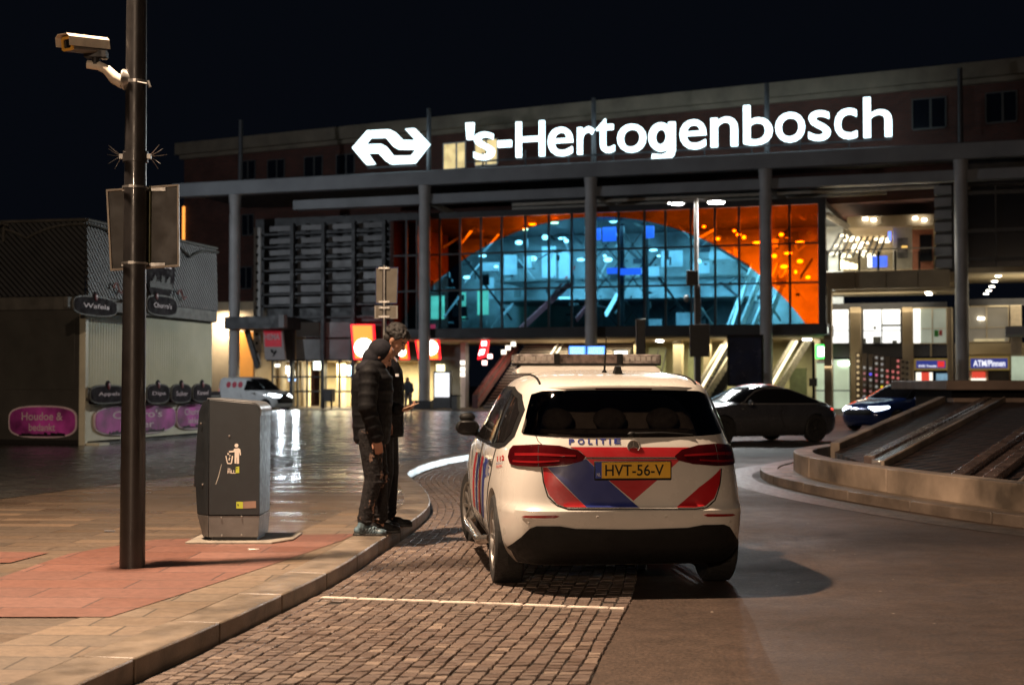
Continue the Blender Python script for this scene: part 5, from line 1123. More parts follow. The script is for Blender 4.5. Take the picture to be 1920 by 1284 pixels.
# cash machine bays
for (x0, x1, y0, y1, txt, tx0, tx1, d) in ((1714, 1777, 672, 694, 'GWK Travelex', 1722, 1757, DR-.2), (1816, 1893, 668, 694, 'ATM/Pinnen', 1825, 1885, DR+1.0)):
    sg = thing('shop_sign', 'blue sign reading ATM/Pinnen in a yellow frame' if 'ATM' in txt else 'blue exchange office sign with red square in a yellow frame', 'sign'); sg.matrix_world = SM; 
    cu, cz = F((x0+x1)/2, y0, d); off = Vector((cu, d, 0))
    sg.location = SM @ off; sg.rotation_euler = (0, 0, UA)
    def sb(name, mat, a, b, c, e, dd0, dd1, par):
        mb = MB(); mb.box(F(a, c, d)[0]-cu, F(b, c, d)[0]-cu, dd0, dd1, F((a+b)/2, e, d)[1], F((a+b)/2, c, d)[1]); return mb.build(name, mat, par)
    fr = sb('frame', M('yellow_sign_frame', (.55, .38, .06), .5, em=(1, .7, .2), es=.12), x0, x1, y0, y1, 0, .12, sg)
    pl = sb('panel', EM('sign_blue_lit', (.022, .035, .22), 1.0), x0+4, x1-4, y0+4, y1-4, -.02, -.004, sg)
    ty0, ty1 = (y0+7, y1-7) if 'ATM' in txt else (y0+12, y1-6)
    a0, z0 = F(tx0, ty0, d); a1, z1 = F(tx1, ty1, d)
    write(txt, lambda u, v, q: (a0-cu+(a1-a0)*u, -.03, z1+(z0-z1)*v), EM('sign_text_white', (.9, .9, 1), 1.2), 'lettering', sg, .02)
    if 'GWK' in txt: sb('red_square', EM('sign_red_lit', (.75, .03, .03), 1.0), 1758, 1771, y0+5, y1-6, -.035, -.022, sg)
fbo('lit_bay', EM('bay_white', (1, .95, .8), 1.3), 1717, 1748, 698, 738, DR, DR+.1); fbo('red_machine', EM('red_machine', (.8, .07, .04), .9), 1727, 1742, 698, 728, DR-.12, DR-.02); fbo('blue_poster', EM('blue_poster', (.25, .45, .6), .8, .5, 2), 1755, 1778, 700, 735, DR-.1, DR)
fbo('red_machine', MATS['red_machine'], 1822, 1847, 697, 709, DR+2.2, DR+2.3); fbo('lit_bay', MATS['bay_white'], 1820, 1848, 709, 716, DR+2.2, DR+2.3); fbo('dark_board', m_steeld, 1852, 1892, 694, 716, DR+2.1, DR+2.25)
fbo('lit_door', m_door, 1896, 1925, 668, 740, DR+.95, DR+.99)
alight('wall_light', (F(415, 600, 1.2)[0], 1.2, 5.6), R(35), 1.0, .3, 420, (1, .82, .6))
alight('ceiling_fill', (35.0, 4.0, zc_-1.6), math.pi, 7, 3, 130, (1, .84, .58)); alight('ceiling_fill', (25.5, 2.8, zb0-1.2), math.pi, 5, 1, 60, (1, .84, .58))  # upward fills added to brighten ceiling and soffit, no fittings behind them
alight('soffit_light', (25.5, 2.2, zb0-.3), 0, 5, 1.2, 90, (1, .85, .6)); alight('passage_light', (34.5, 3.5, zc_-.15), 0, 6, 4, 260, (1, .86, .62))
alight('stair_light', (F(960, 700, 3)[0]+1.5, 4.5, 3.9), 0, 5, 3, 160, (1, .9, .75))
alight('bay_light', (23.0, 1.0, 2.6), R(60), 3, .6, 20, (1, .85, .6))
# ------- the big roof sign: letters and the two-arrow emblem, standing on the canopy edge
E_sign = EM('sign_white', (.72, .94, 1.0), 3.2)
uS0 = F(873, 290, -.7)[0]; sgn = thing('station_sign', "glowing white rooftop letters reading 's-Hertogenbosch", 'sign'); sgn.location = SM @ Vector((uS0, -.7, 0)); sgn.rotation_euler = (0, 0, UA)
base = lambda px: F(px, 298-.0615*(px-905)+3, -.7)[1]
LET = [("'", 874, 889, 231, 262), ('s', 889, 927, 248, 300), ('-', 934, 959, 264, 276), ('H', 968, 1021, 228, 294), ('e', 1028, 1074, 239, 293), ('r', 1083, 1114, 238, 289), ('t', 1118, 1152, 223, 287), ('o', 1158, 1211, 233, 286), ('g', 1217, 1266, 229, 301), ('e', 1275, 1324, 225, 280),
       ('n', 1333, 1383, 220, 275), ('b', 1394, 1448, 197, 272), ('o', 1454, 1509, 211, 267), ('s', 1516, 1557, 208, 264), ('c', 1565, 1607, 204, 261), ('h', 1619, 1672, 182, 257)]
def gl(a, b, z0, z1):
    w_, h = b-a, z1-z0; sw = .25*w_; cx, cz = a+w_*.45, z1-h*.39; mb = MB(); rg = []
    for k in range(33):
        t = 2*math.pi*k/32; c, s = math.cos(t), math.sin(t); ro, ri = (w_*.46, h*.37), (w_*.21, h*.20)
        rg.append([(cx+ro[0]*c, y, cz+ro[1]*s) for y in (-.11, .11)]+[(cx+ri[0]*c, y, cz+ri[1]*s) for y in (.11, -.11)])
    mb.loft(rg, cap=False)
    mb.prism([(b-sw, z1-h*.02), (b, z1-h*.02), (b, z0+h*.26), (b-w_*.06, z0+h*.12), (b-w_*.22, z0+h*.02), (b-w_*.48, z0), (a+w_*.10, z0+h*.035), (a+w_*.13, z0+h*.18), (b-w_*.50, z0+h*.145), (b-w_*.32, z0+h*.19), (b-sw, z0+h*.30)], lambda p, q, c: (p, c, q), -.108, .108)
    return mb.build('letter', E_sign, sgn)
for ch, x0, x1, y0, y1 in LET:
    a, zt = F(x0, y0, -.7); b = F(x1, y0, -.7)[0]; zb = F((x0+x1)/2, y1, -.7)[1]; zt = F((x0+x1)/2, y0, -.7)[1]
    if ch in "'-": mb = MB(); w_ = b-a; mb.prism([(a-uS0+(.15*w_ if ch == "'" else 0), zb), (b-uS0-(.15*w_ if ch == "'" else 0), zb), (b-uS0, zt), (a-uS0, zt)], lambda p, q, c: (p, c, q), -.12, .1); mb.build('letter', E_sign, sgn)
    elif ch == 'g': gl(a-uS0, b-uS0, zb, zt)
    else: write(ch, lambda u, v, q: (a-uS0+(b-a)*u, -q, zb+(zt-zb)*v), E_sign, 'letter', sgn, .003, ext=.11)
mb = MB()
mb.box(0, F(1672, 290, -.7)[0]-uS0, .16, .24, 14.35, 14.45); mb.build('sign_rail', m_steeld, sgn)
for k in range(9): mb = MB(); x = 1.0+2.6*k; mb.box(x-.04, x+.04, .15, .25, 13.9, 14.9); mb.build('sign_post', m_steeld, sgn)
uE = F(733, 275, -.7)[0]; lg = thing('station_emblem', 'glowing white two-arrow emblem on the canopy left of the letters', 'sign'); lg.location = SM @ Vector((uE, -.7, 0)); lg.rotation_euler = (0, 0, UA)
def lp_(pts): return [(F(320+x*.37383, 180+y*.37383, -.7)[0]-uE, F(320+x*.37383, 180+y*.37383, -.7)[1]) for x, y in pts]
for pts in ([(914, 262), (988, 178), (1100, 172), (1122, 184), (1163, 228), (1240, 228), (1200, 190), (1175, 168), (1225, 164), (1300, 243), (1228, 335), (1215, 340), (1108, 340), (1088, 325), (1050, 282), (985, 286), (1032, 340), (1028, 346), (985, 346)],):
    # outer band shapes are joined pieces: left arrow, right arrow and the two bars
    pass
PA = [[(914, 262), (988, 176), (1018, 178), (1004, 210), (966, 256), (1026, 342), (985, 346)],
      [(988, 176), (1098, 170), (1124, 182), (1166, 224), (1244, 224), (1252, 246), (1232, 268), (1144, 268), (1122, 256), (1082, 209), (1003, 211), (1000, 200)],
      [(960, 246), (1058, 243), (1081, 256), (1118, 303), (1200, 302), (1215, 338), (1108, 343), (1082, 327), (1046, 287), (975, 287)],
      [(1180, 168), (1225, 164), (1300, 243), (1226, 337), (1205, 339), (1200, 302), (1212, 300), (1252, 246)]]
for k, pts in enumerate(PA): mb = MB(); mb.prism(lp_(pts), lambda a, b, c: (a, c, b), -.12-.004*k, .1); mb.build('emblem_piece', E_sign, lg)
mb = MB(); mb.box(-1.6, 1.6, .16, .24, 14.3, 14.4); mb.build('sign_rail', m_steeld, lg)
# ------- things hung on or standing before the building
UU = {}
def sthing(name, label, cat, px, d, z=0, grp=None):
    u = F(px, 700, d)[0]; t = thing(name, label, cat, (0, 0, 0), UA, grp); p = SM @ Vector((u, d, z)); t.location = p; UU[t.name] = u; return t
def sbox(t, name, mat, x0, x1, y0, y1, d0, d, th=.1, par=None, bev=0):
    u = UU[t.name]; mb = MB(); xm = (x0+x1)/2; mb.box(F(x0, y0, d0+d)[0]-u, F(x1, y0, d0+d)[0]-u, d, d+th, F(xm, y1, d0+d)[1], F(xm, y0, d0+d)[1]); return mb.build(name, mat, par or t, bevel=bev)
def spoly(t, name, mat, pts, d0, d, th=.1, par=None):
    u = UU[t.name]; mb = MB(); mb.prism([(F(x, y, d0+d)[0]-u, F(x, y, d0+d)[1]) for x, y in pts], lambda a, b, c: (a, c, b), d, d+th); return mb.build(name, mat, par or t)
t = sthing('shop_sign', 'slanted red and pale shop sign reading HEMA', 'sign', 512, -.2)
spoly(t, 'panel', M('pale_sign', (.42, .38, .38), .5, nz=.05), [(493, 620), (529, 620), (535, 674), (497, 674)], -.2, 0, .15); spoly(t, 'red_field', M('sign_crimson', (.45, .015, .03), .5, em=(.8, .02, .05), es=.18), [(494, 620), (527, 620), (528, 650), (497, 650)], -.2, -.02, .015)
a0, z0 = F(496, 626, -.2); a1, z1 = F(525, 637, -.2); write('HEMA', lambda u, v, q: (a0-UU[t.name]+(a1-a0)*u, -.035, z1+(z0-z1)*v), M('sign_pale_text', (.6, .4, .42), .5), 'lettering', t, .03)
for pts in ([(507, 655), (511, 655), (513, 661), (509, 662)], [(512, 662), (517, 656), (519, 659), (513, 668)], [(509, 668), (514, 665), (514, 668)]): spoly(t, 'mark', m_trim, pts, -.2, -.02, .015)
E_o = EM('orange_lightbox', (1, .20, .02), 2.4); E_rd = EM('red_lightbox', (1, .012, .02), 2.2); E_wh = EM('white_disc', (1, .96, .88), 6)
def lightbox(label, quad, disc, px):
    t = sthing('light_box_sign', label, 'sign', px, .3, 0, 'red light box signs'); spoly(t, 'red_border', E_rd, quad, .3, 0, .2)
    cx = sum(p[0] for p in quad)/4; cy = sum(p[1] for p in quad)/4; inn = [(cx+(x-cx)*.84, cy+(y-cy)*.93) for x, y in quad]; spoly(t, 'orange_panel', E_o, inn, .3, -.02, .018)
    dx, dy, r = disc; spoly(t, 'white_disc', E_wh, [(dx+r*math.cos(R(a)), dy+r*math.sin(R(a))) for a in range(0, 360, 18)], .3, -.05, .028); return t
lightbox('red and orange light box with a white disc, left of the two people', [(657, 608), (700, 608), (704, 673), (663, 674)], (682, 652, 18), 680)
lightbox('red light box with a white disc just right of the head of the taller person', [(748, 640), (763, 640), (766, 674), (750, 674)], (753, 660, 8), 757)
lightbox('red light box with white disc partly behind the second grey column', [(778, 638), (822, 637), (825, 674), (784, 674)], (807, 652, 14), 803)
t = sthing('light_box_sign', 'narrow red hanging sign with white marks beside the staircase', 'sign', 905, .5); spoly(t, 'panel', E_rd, [(902, 638), (916, 638), (912, 668), (895, 674)], .5, 0, .2); spoly(t, 'white_mark', E_wh, [(903, 640), (912, 640), (911, 648), (903, 648)], .5, -.05, .04); spoly(t, 'white_mark', E_wh, [(900, 656), (909, 655), (906, 664), (897, 666)], .5, -.05, .04)
t = sthing('information_screen', 'pair of blue departure screens above the police car', 'screen', 1100, -8)
for x0, x1 in ((1067, 1098), (1101, 1134)):
    o = sbox(t, 'screen_case', m_trim, x0-1.5, x1+1.5, 647, 668, -8, 0, .2); sbox(t, 'display', EM('display_blue', (.10, .30, 1), 2.6, .35, 2), x0, x1, 649, 667, -8, -.03, .02, o)
    for k in range(5): sbox(t, 'display_row', EM('display_row', (.5, .75, 1), 3), x0+2, x1-3, 651.5+3*k, 652.3+3*k, -8, -.05, .015, o)
for x in (1082, 1118): sbox(t, 'leg', m_trim, x-2, x+2, 668, 778, -8, .05, .1)
t = sthing('information_screen', 'small white lit display right of the blue screens', 'screen', 1164, -6); sbox(t, 'case', m_trim, 1150, 1177, 657, 668, -6, .0, .1); sbox(t, 'display', EM('display_white', (1, .98, .85), 4), 1152, 1176, 658, 667, -6, -.03, .02); sbox(t, 'post', m_trim, 1162, 1166, 668, 776, -6, .02, .08)
t = sthing('billboard', 'tall unlit dark blue poster board in a black frame', 'billboard', 1397, -7); sbox(t, 'frame', m_trim, 1363, 1431, 627, 724, -7, 0, .3, bev=.03); sbox(t, 'poster', M('dark_blue_poster', (.012, .018, .05), .25, nz=.4, ns=.8), 1368, 1427, 633, 720, -7, -.03, .02); sbox(t, 'foot', m_trim, 1380, 1415, 724, 776, -7, .05, .2)
t = sthing('advertising_column', 'glowing white poster panel beside the second grey column', 'billboard', 828, -3); sbox(t, 'case', M('totem_case', (.10, .10, .11), .5), 812, 845, 696, 766, -3, 0, .3, bev=.03); sbox(t, 'poster', EM('poster_white', (.95, .97, 1), 1.6, .25, 1.5), 815, 842, 699, 744, -3, -.04, .03)
t = sthing('waste_bin', 'grey square waste bin right of the glowing poster panel', 'bin', 851, -3); sbox(t, 'body', M('bin_grey', (.14, .14, .14), .5), 846, 857, 742, 768, -3, 0, .5, bev=.03); sbox(t, 'lid', m_trim, 845, 858, 740, 742.5, -3, -.04, .58)
t = sthing('letter_box', 'dark post-mounted box in front of the lit shop', 'letter box', 613, -1.5); sbox(t, 'box', M('letter_box_grey', (.06, .055, .06), .5), 606, 622, 729, 753, -1.5, 0, .5, bev=.05); sbox(t, 'post', m_trim, 620, 622.5, 745, 768, -1.5, .1, .08); sbox(t, 'post', m_trim, 605, 607.5, 745, 768, -1.5, .1, .08)
t = sthing('shop_sign', 'small bright green light box at the right end of the hall', 'sign', 1542, 1.2); sbox(t, 'case', EM('green_lightbox', (.05, 1, .12), 2.6), 1529, 1555, 646, 672, 1.2, 0, .15); sbox(t, 'white_field', EM('green_white', (.85, 1, .8), 5), 1533, 1551, 650, 668, 1.2, -.03, .025); sbox(t, 'lower_board', m_steeld, 1531, 1555, 676, 681, 1.2, .0, .1)
t = sthing('signal_post', 'thin black post with a small dark board right of the silver car', 'post', 1525, -14); sbox(t, 'pole', m_trim, 1522.5, 1527, 640, 790, -14, 0, .12); sbox(t, 'board', m_dark, 1517, 1532, 709, 724, -14, -.06, .05)
# tall lamp post with two bright heads, cameras and a box
LPY = 48.3; lpx = D(1306, 600, LPY)
t = thing('street_lamp', 'slim grey lamp post with two bright white lamp heads', 'street lamp', (lpx.x, LPY, 0)); q = lambda px, py: (D(px, py, LPY).x-lpx.x, D(px, py, LPY).z)
mb = MB(); mb.cyl((0, 0, 0), (0, 0, q(1306, 372)[1]), .10, .07, 14); mb.build('pole', M('lamp_pole_grey', (.40, .38, .35), .4, .3), t, smooth=True)
for px, py, w_ in ((1270, 382, 10), (1343, 379, 15)):
    a, z = q(px, py); mb = MB(); mb.bar((0, 0, q(0, 374)[1]), (a, 0, z+.10), .05, .05); mb.build('arm', m_col, t)
    mb = MB(); mb.lathe([(.05, .16), (.2, .12), (.30, .05), (.30, .02)], (a, 0, z-.02), n=20); o = mb.build('lamp_head', m_col, t, smooth=True)
    mb = MB(); mb.lathe([(.01, -.05), (w_*.018, -.035), (w_*.019, .0), (.01, .01)], (a, 0, z), n=18); mb.build('lens', EM('lamp_lens_white', (1, .98, .92), 90), o)
bx_ = lambda name, mat, x0, x1, y0, y1, dy=-.1, th=.2: [MB().box(q(x0, 0)[0], q(x1, 0)[0], dy, dy+th, q(0, y1)[1], q(0, y0)[1]).build(name, mat, t, bevel=.01)]
bx_('control_box', m_dark, 1285, 1306, 508, 535, -.2, .25); bx_('board', m_dark, 1290, 1327, 608, 669, -.2, .12); bx_('junction_box', m_dark, 1300, 1310, 540, 560, -.2, .15); bx_('sleeve', m_steeld, 1301, 1311, 535, 860, -.12, .24)
p = q(1286, 560); mb = MB(); mb.ell((p[0], -.1, p[1]), (.09, .09, .13), 14, 10); mb.build('dome_camera', m_lou, t, smooth=True)
t = thing('signal_post', 'dark slim post left of the lamp post above the police car', 'post', (D(1199, 600, 44).x, 44, 0)); q2 = lambda px, py: (D(px, py, 44).x-t.location.x, D(px, py, 44).z)
mb = MB(); mb.cyl((0, 0, 0), (0, 0, q2(0, 610)[1]), .07, .07, 12); mb.build('pole', m_dark, t, smooth=True); mb = MB(); mb.box(q2(1191, 0)[0], q2(1208, 0)[0], -.12, .12, q2(0, 680)[1], q2(0, 598)[1]); mb.build('signal_head', m_dark, t, bevel=.02)
# ------------------------------------------------------------------ food stall at the left
KA = Vector((-9.30, 30.9, KH)); KB = Vector((-7.87, 37.4, KH)); kd = (KB-KA).normalized(); KYAW = math.atan2(kd.y, kd.x)
KL_ = (KB-KA).length   # local x runs along the lit front, local +y goes away behind it (to the left)
ks = thing('food_stall', 'closed fairground food stall with scalloped grey roof and lit cream shutter', 'food stall', KA, KYAW)
KM = Matrix.Translation(KA) @ Matrix.Rotation(KYAW, 4, 'Z'); KI_ = KM.inverted()
def K(px, py, side=0, off=0.0):
    """side 0: lit front (local y=off); side 1: dark end (local x=off)"""
    o = KI_ @ Vector((0, 0, HC)); r = KI_.to_3x3() @ ray(px, py); t = ((off-o.y)/r.y) if side == 0 else ((off-o.x)/r.x); p = o+r*t
    return (p.x, p.z) if side == 0 else (p.y, p.z)
m_kc = M('stall_cream', (.62, .60, .47), .45, nz=.15, ns=1); m_kd = M('stall_grey_green', (.045, .043, .038), .6, nz=.2, ns=1); m_kt = M('stall_trim', (.09, .088, .08), .6, nz=.2, spec=.3)
def corr():
    m, n, l, b = newmat('ribbed_roof_skin'); v = coords(n, l, scale=(1, 1, 1), rot=(0, R(0), 0)); s = n.new('ShaderNodeSeparateXYZ'); l.new(v, s.inputs[0])
    a = math_(n, l, 'ADD', math_(n, l, 'ADD', s.outputs[0], math_(n, l, 'MULTIPLY', s.outputs[1], -1.)), s.outputs[2]); w_ = math_(n, l, 'SINE', math_(n, l, 'MULTIPLY', a, 46.))
    l.new(ramp(n, l, noise(n, l, v, .7, 4), [(.3, (.05, .053, .058)), (.7, (.095, .10, .105))]), b.inputs['Base Color']); b.inputs['Metallic'].default_value = .1; b.inputs['Roughness'].default_value = .55
    bump(n, l, b, w_, 1., .05); return m
m_rib = corr(); W = 5.5
def shutter():
    m, n, l, b = newmat('pleated_shutter'); v = coords(n, l); s = n.new('ShaderNodeSeparateXYZ'); l.new(v, s.inputs[0]); w_ = math_(n, l, 'SINE', math_(n, l, 'MULTIPLY', s.outputs[0], 52.))
    l.new(ramp(n, l, noise(n, l, v, .6), [(.3, (.50, .50, .36)), (.7, (.70, .68, .52))]), b.inputs['Base Color']); b.inputs['Roughness'].default_value = .22; bump(n, l, b, w_, .35, .012); return m
m_sh = shutter()
mb = MB(); mb.box(0, KL_, .06, W, 0, 3.0); mb.build('body', m_kd, ks)
mb = MB(); mb.box(.10, KL_-.05, .0, .05, 1.25, 2.9); mb.build('shutter', m_sh, ks)
mb = MB(); mb.box(0, KL_, -.02, .055, .08, .98); mb.build('counter_front', m_kc, ks, bevel=.01)
mb = MB(); mb.box(-.03, .10, -.05, .10, 0, 3.0); mb.build('corner_post', m_kc, ks, bevel=.01)
mb = MB(); mb.box(-.05, KL_+.05, -.10, W, 2.95, 3.25); mb.build('eave', m_kt, ks, bevel=.02)
mb = MB(); mb.box(0, KL_, -.25, .0, .98, 1.04); mb.build('counter_top', m_kt, ks, bevel=.01)
mb = MB(); mb.box(.05, .5, -.35, .0, .0, .05); mb.build('step', m_kc, ks)
# roof mantle leaning in, with scalloped crest
def mantle(n, x0, x1, front=True):
    zt = lambda s: 4.90; out = []
    for k in range(61):
        s = k/60; a = x0+(x1-x0)*s; z = zt(s)
        out.append((a, z))
    return out
def wall(mp, pts, z0, mat, name, th, lean=.06, n=2.0):
    bt = []; tp = []
    mb = MB(); rg = []
    for a, z in pts: rg.append([mp(a, 0, z0), mp(a, lean*.5, (z0+z)/2), mp(a, lean, z), mp(a, lean+th, z), mp(a, th, z0)])
    mb.loft(rg); o = mb.build(name, mat, ks, smooth=30); rm = MB(); rm.tube([mp(a, lean-.02, z-.0) for a, z in pts], .035, 6); rm.build('crest_rim', m_kt, o, smooth=True)
    sc = MB(); sc.tube([mp(a, lean*.9-.05, z-.10-.28*(1-abs(math.sin((k/60*n+.5)*math.pi)))**1.6) for k, (a, z) in enumerate(pts)], .028, 5); sc.build('crest_line', m_kt, o, smooth=True); return o
fm = lambda a, l, z: (a, -.12+l, z); em = lambda a, l, z: (-.12+l, a, z)
wall(fm, mantle(2.0, -.05, KL_+.05), 3.25, m_rib, 'roof_mantle', .05); wall(em, mantle(2.0, -.05, W), 3.25, m_rib, 'roof_mantle', .05)
mb = MB(); mb.box(.1, KL_-.05, .1, W-.1, 4.3, 4.5); mb.build('roof_deck', m_kd, ks)
# round emblem board and name boards
def disc(name, c, r, y, mat, par, th=.04, n=28, sq=1):
    mb = MB(); mb.prism([(c[0]+r*math.cos(2*math.pi*k/n), c[1]+r*sq*math.sin(2*math.pi*k/n)) for k in range(n)], lambda a, b, q: (a, q, b), y, y+th); return mb.build(name, mat, par)
m_db = M('board_grey_violet', (.018, .013, .018), .85, nz=.3, ns=3, spec=.12); m_dp = M('faded_pink_print', (.42, .26, .30), .5); m_pur = M('stall_purple', (.42, .05, .33), .45, nz=.5, ns=1.6); m_gw = M('pale_print_stall', (.62, .50, .56), .5)
c = K(298, 506, 0, -.2); o = disc('round_board', c, .78, -.24, m_db, ks); disc('board_rim', c, .83, -.20, m_kt, o, .03)
mb = MB(); random.seed(4)
x = -.58
while x < .55:
    w_ = random.uniform(.06, .12); h = random.uniform(.1, .3); mb.prism([(c[0]+x, c[1]-.45), (c[0]+x+w_, c[1]-.45), (c[0]+x+w_, c[1]-.45+h), (c[0]+x+w_/2, c[1]-.40+h), (c[0]+x, c[1]-.45+h)], lambda a, b, q: (a, q, b), -.262, -.242); x += w_*.98
mb.build('skyline_print', m_trim, o); 
a = (c[0]-.75, c[1]+.0); write('Amsterdam', lambda u, v, q: (c[0]-.8+1.6*u, -.265, c[1]+.02+.34*v), m_dp, 'lettering', o, .01) if False else write('wafels', lambda u, v, q: (c[0]-.55+1.1*u, -.265, c[1]+.05+.34*v), m_dp, 'lettering', o, .01)
def curl(px, py, s):
    c0 = K(px, py, 0, -.2); pts = [(c0[0]+s*(.5*t), -.16-.02, c0[1]+.13*math.sin(t*6)*(1-t*.3)) for t in [k/16 for k in range(17)]]; mb = MB(); mb.tube(pts, .022, 5); mb.build('curl', m_dp, ks, smooth=True)
curl(335, 552, .9); curl(215, 540, .9)
bl = K(122, 578, 0, -.45); br_ = K(322, 576, 0, -.45)
mb = MB(); mb.box(bl[0], br_[0], -.5, -.40, K(230, 588, 0, -.45)[1], K(230, 568, 0, -.45)[1]); mb.build('name_board', m_kt, ks, bevel=.02)
def oval(px0, px1, py0, py1, off, mat, side=0, name='oval_board', th=.05, txt=None, txt2=None, rim=True):
    pm = (px0+px1)/2; a0 = K(px0, (py0+py1)/2, side, off)[0]; a1 = K(px1, (py0+py1)/2, side, off)[0]; zt = K(pm, py0, side, off)[1]; zb = K(pm, py1, side, off)[1]
    cx, cz, rx, rz = (a0+a1)/2, (zt+zb)/2, abs(a1-a0)/2, (zt-zb)/2; fn = (lambda a, b, q: (a, q, b)) if side == 0 else (lambda a, b, q: (q, a, b))
    def sup(k, rx, rz): t = 2*math.pi*k/36; c_, s_ = math.cos(t), math.sin(t); return (cx+rx*abs(c_)**.7*(1 if c_ > 0 else -1), cz+rz*abs(s_)**.55*(1 if s_ > 0 else -1))
    mb = MB(); mb.prism([sup(k, rx, rz) for k in range(36)], fn, off-th, off); o = mb.build(name, mat, ks)
    if rim: mb = MB(); mb.prism([sup(k, rx+.035, rz+.035) for k in range(36)], fn, off-th+.012, off-.001); mb.build('board_rim', m_kt if mat is m_db else m_gw, o)
    d = 1 if (a1 > a0) else -1
    if txt: write(txt, lambda u, v, q: fn(cx-d*rx*.62+d*rx*1.24*u, cz+(rz*.10 if txt2 else -rz*.28)+rz*.55*v, off-th-.006), m_gw, 'lettering', o, .01)
    if txt2: write(txt2, lambda u, v, q: fn(cx-d*rx*.40+d*rx*.8*u, cz-rz*.62+rz*.5*v, off-th-.006), m_gw, 'lettering', o, .01)
    if side == 0 or True:
        sk = MB(); random.seed(int(px0)); x = -rx*.7
        while x < rx*.68: w_ = random.uniform(.06, .10); h = random.uniform(.03, .09); sk.prism([(cx+x, cz-rz*.97), (cx+x+w_, cz-rz*.97), (cx+x+w_, cz-rz*.97+h), (cx+x, cz-rz*.97+h*.8)], fn, off-th-.004, off-th+.001); x += w_*.98
        if name == 'purple_board': sk.build('skyline_print', m_trim, o)
    return o
def crown(px, py, off):
    c_ = K(px, py, 0, off); mb = MB(); mb.ell((c_[0], off-.03, c_[1]), (.13, .03, .13), 14, 8); o = mb.build('crown_board', m_db, ks, smooth=True); mb = MB(); mb.ell((c_[0], off-.06, c_[1]), (.06, .015, .08), 10, 6); mb.build('crown_print', M('dull_red_print', (.18, .03, .04), .5), o, smooth=True)
for px, py, off in ((176, 558, -.5), (290, 556, -.5), (200, 724, -.26), (294, 722, -.26), (338, 722, -.26), (377, 721, -.26)): crown(px, py, off)
oval(136, 215, 558, 590, -.5, m_db, txt="Wafels"); oval(274, 328, 556, 590, -.5, m_db, txt="Churro's")
oval(168, 232, 724, 754, -.26, m_db, txt='Appels'); oval(274, 314, 722, 754, -.26, m_db, txt='Dips'); oval(320, 355, 722, 753, -.26, m_db, txt='Suiker'); oval(360, 393, 721, 751, -.26, m_db, txt='Nutella'[:0] or 'Kaneel')
mb = MB(); mb.box(K(168, 750, 0, -.2)[0], KL_, -.22, -.18, K(280, 755, 0, -.2)[1], K(280, 735, 0, -.2)[1]); mb.build('counter_board', m_db, ks)
oval(176, 326, 760, 812, -.03, m_pur, name='purple_board', txt="Churro's", txt2='lekker'); oval(330, 392, 757, 802, -.03, m_pur, name='purple_board', txt="Churro's", txt2='lekker')
oval(20, 143, 763, 818, -.0, m_pur, side=1, name='purple_board', txt='Houdoe &', txt2='bedankt')
mb = MB(); a, b = K(10, 700, 1)[0], K(140, 700, 1)[0]; mb.box(-.012, .02, b, a, K(70, 730, 1)[1], K(70, 600, 1)[1]); mb.build('end_panel', M('stall_end_panel', (.05, .049, .043), .5, nz=.15, ns=1), ks, bevel=.006)
mb = MB(); mb.box(-.06, .0, .1, W, .02, .12); mb.build('skirting', m_gap, ks)
mb = MB(); p = K(8, 432, 1, -.1); mb.bar((-.12, p[0], p[1]-.25), (-.12, p[0], p[1]+.15), .05, .05); mb.bar((-.12, p[0]-.1, p[1]+.1), (-.35, p[0], p[1]+.15), .04, .04); mb.ell((-.36, p[0], p[1]+.13), .08, 10, 8); mb.build('spotlight', m_kt, ks)
# ------------------------------------------------------------------ round fountain basin at the right
m_fc = M('fountain_concrete', (.29, .225, .17), .55, nz=.45, ns=1.1, bp=.3, bs=25); m_fg = M('fountain_granite', (.12, .085, .075), .25, nz=.35, ns=4, bp=.15, bs=40); m_slab = M('dark_slab', (.16, .115, .09), .6, nz=.25, ns=1.2, bp=.2)
FO = Vector((12, 20, 0)); ft = thing('fountain', 'low round concrete fountain basin with sloping grate decks and flat slab roof', 'fountain', FO)
fp = [(6.9, 12.2), (5.55, 14.6), (4.95, 16.4), (4.52, 18.2), (4.27, 20.0), (4.22, 21.4), (4.45, 23.0), (5.05, 24.5), (6.1, 26.2), (7.6, 28.0), (10, 30), (14, 31.8), (19, 31.5), (23.5, 28), (25, 22), (23.5, 15.5), (19, 10.5), (13.5, 9.0), (9.5, 10)]
fpl = [Vector(p) for p in fp]+[Vector(fp[0])]; FLn = spline(fpl, .35)[:-1]
def ring_off(L, d):
    o = []; n = len(L)
    for i in range(n): t = (L[(i+1) % n]-L[i-1]).normalized(); o.append(L[i]+Vector((t.y, -t.x))*d)
    return o
w0_ = ring_off(FLn, .10); w1_ = ring_off(FLn, .40)
def ringmesh(a, b, z0, z1, mat, name, par, bev=0):
    mb = MB(); n = len(a); lo = [(p.x-FO.x, p.y-FO.y) for p in a]; li = [(p.x-FO.x, p.y-FO.y) for p in b]; rg = []
    for (x, y), (u, v) in zip(lo+lo[:1], li+li[:1]): rg.append([(x, y, z0), (x, y, z1), (u, v, z1), (u, v, z0)])
    mb.loft(rg, cap=False); return mb.build(name, mat, par, bevel=bev)
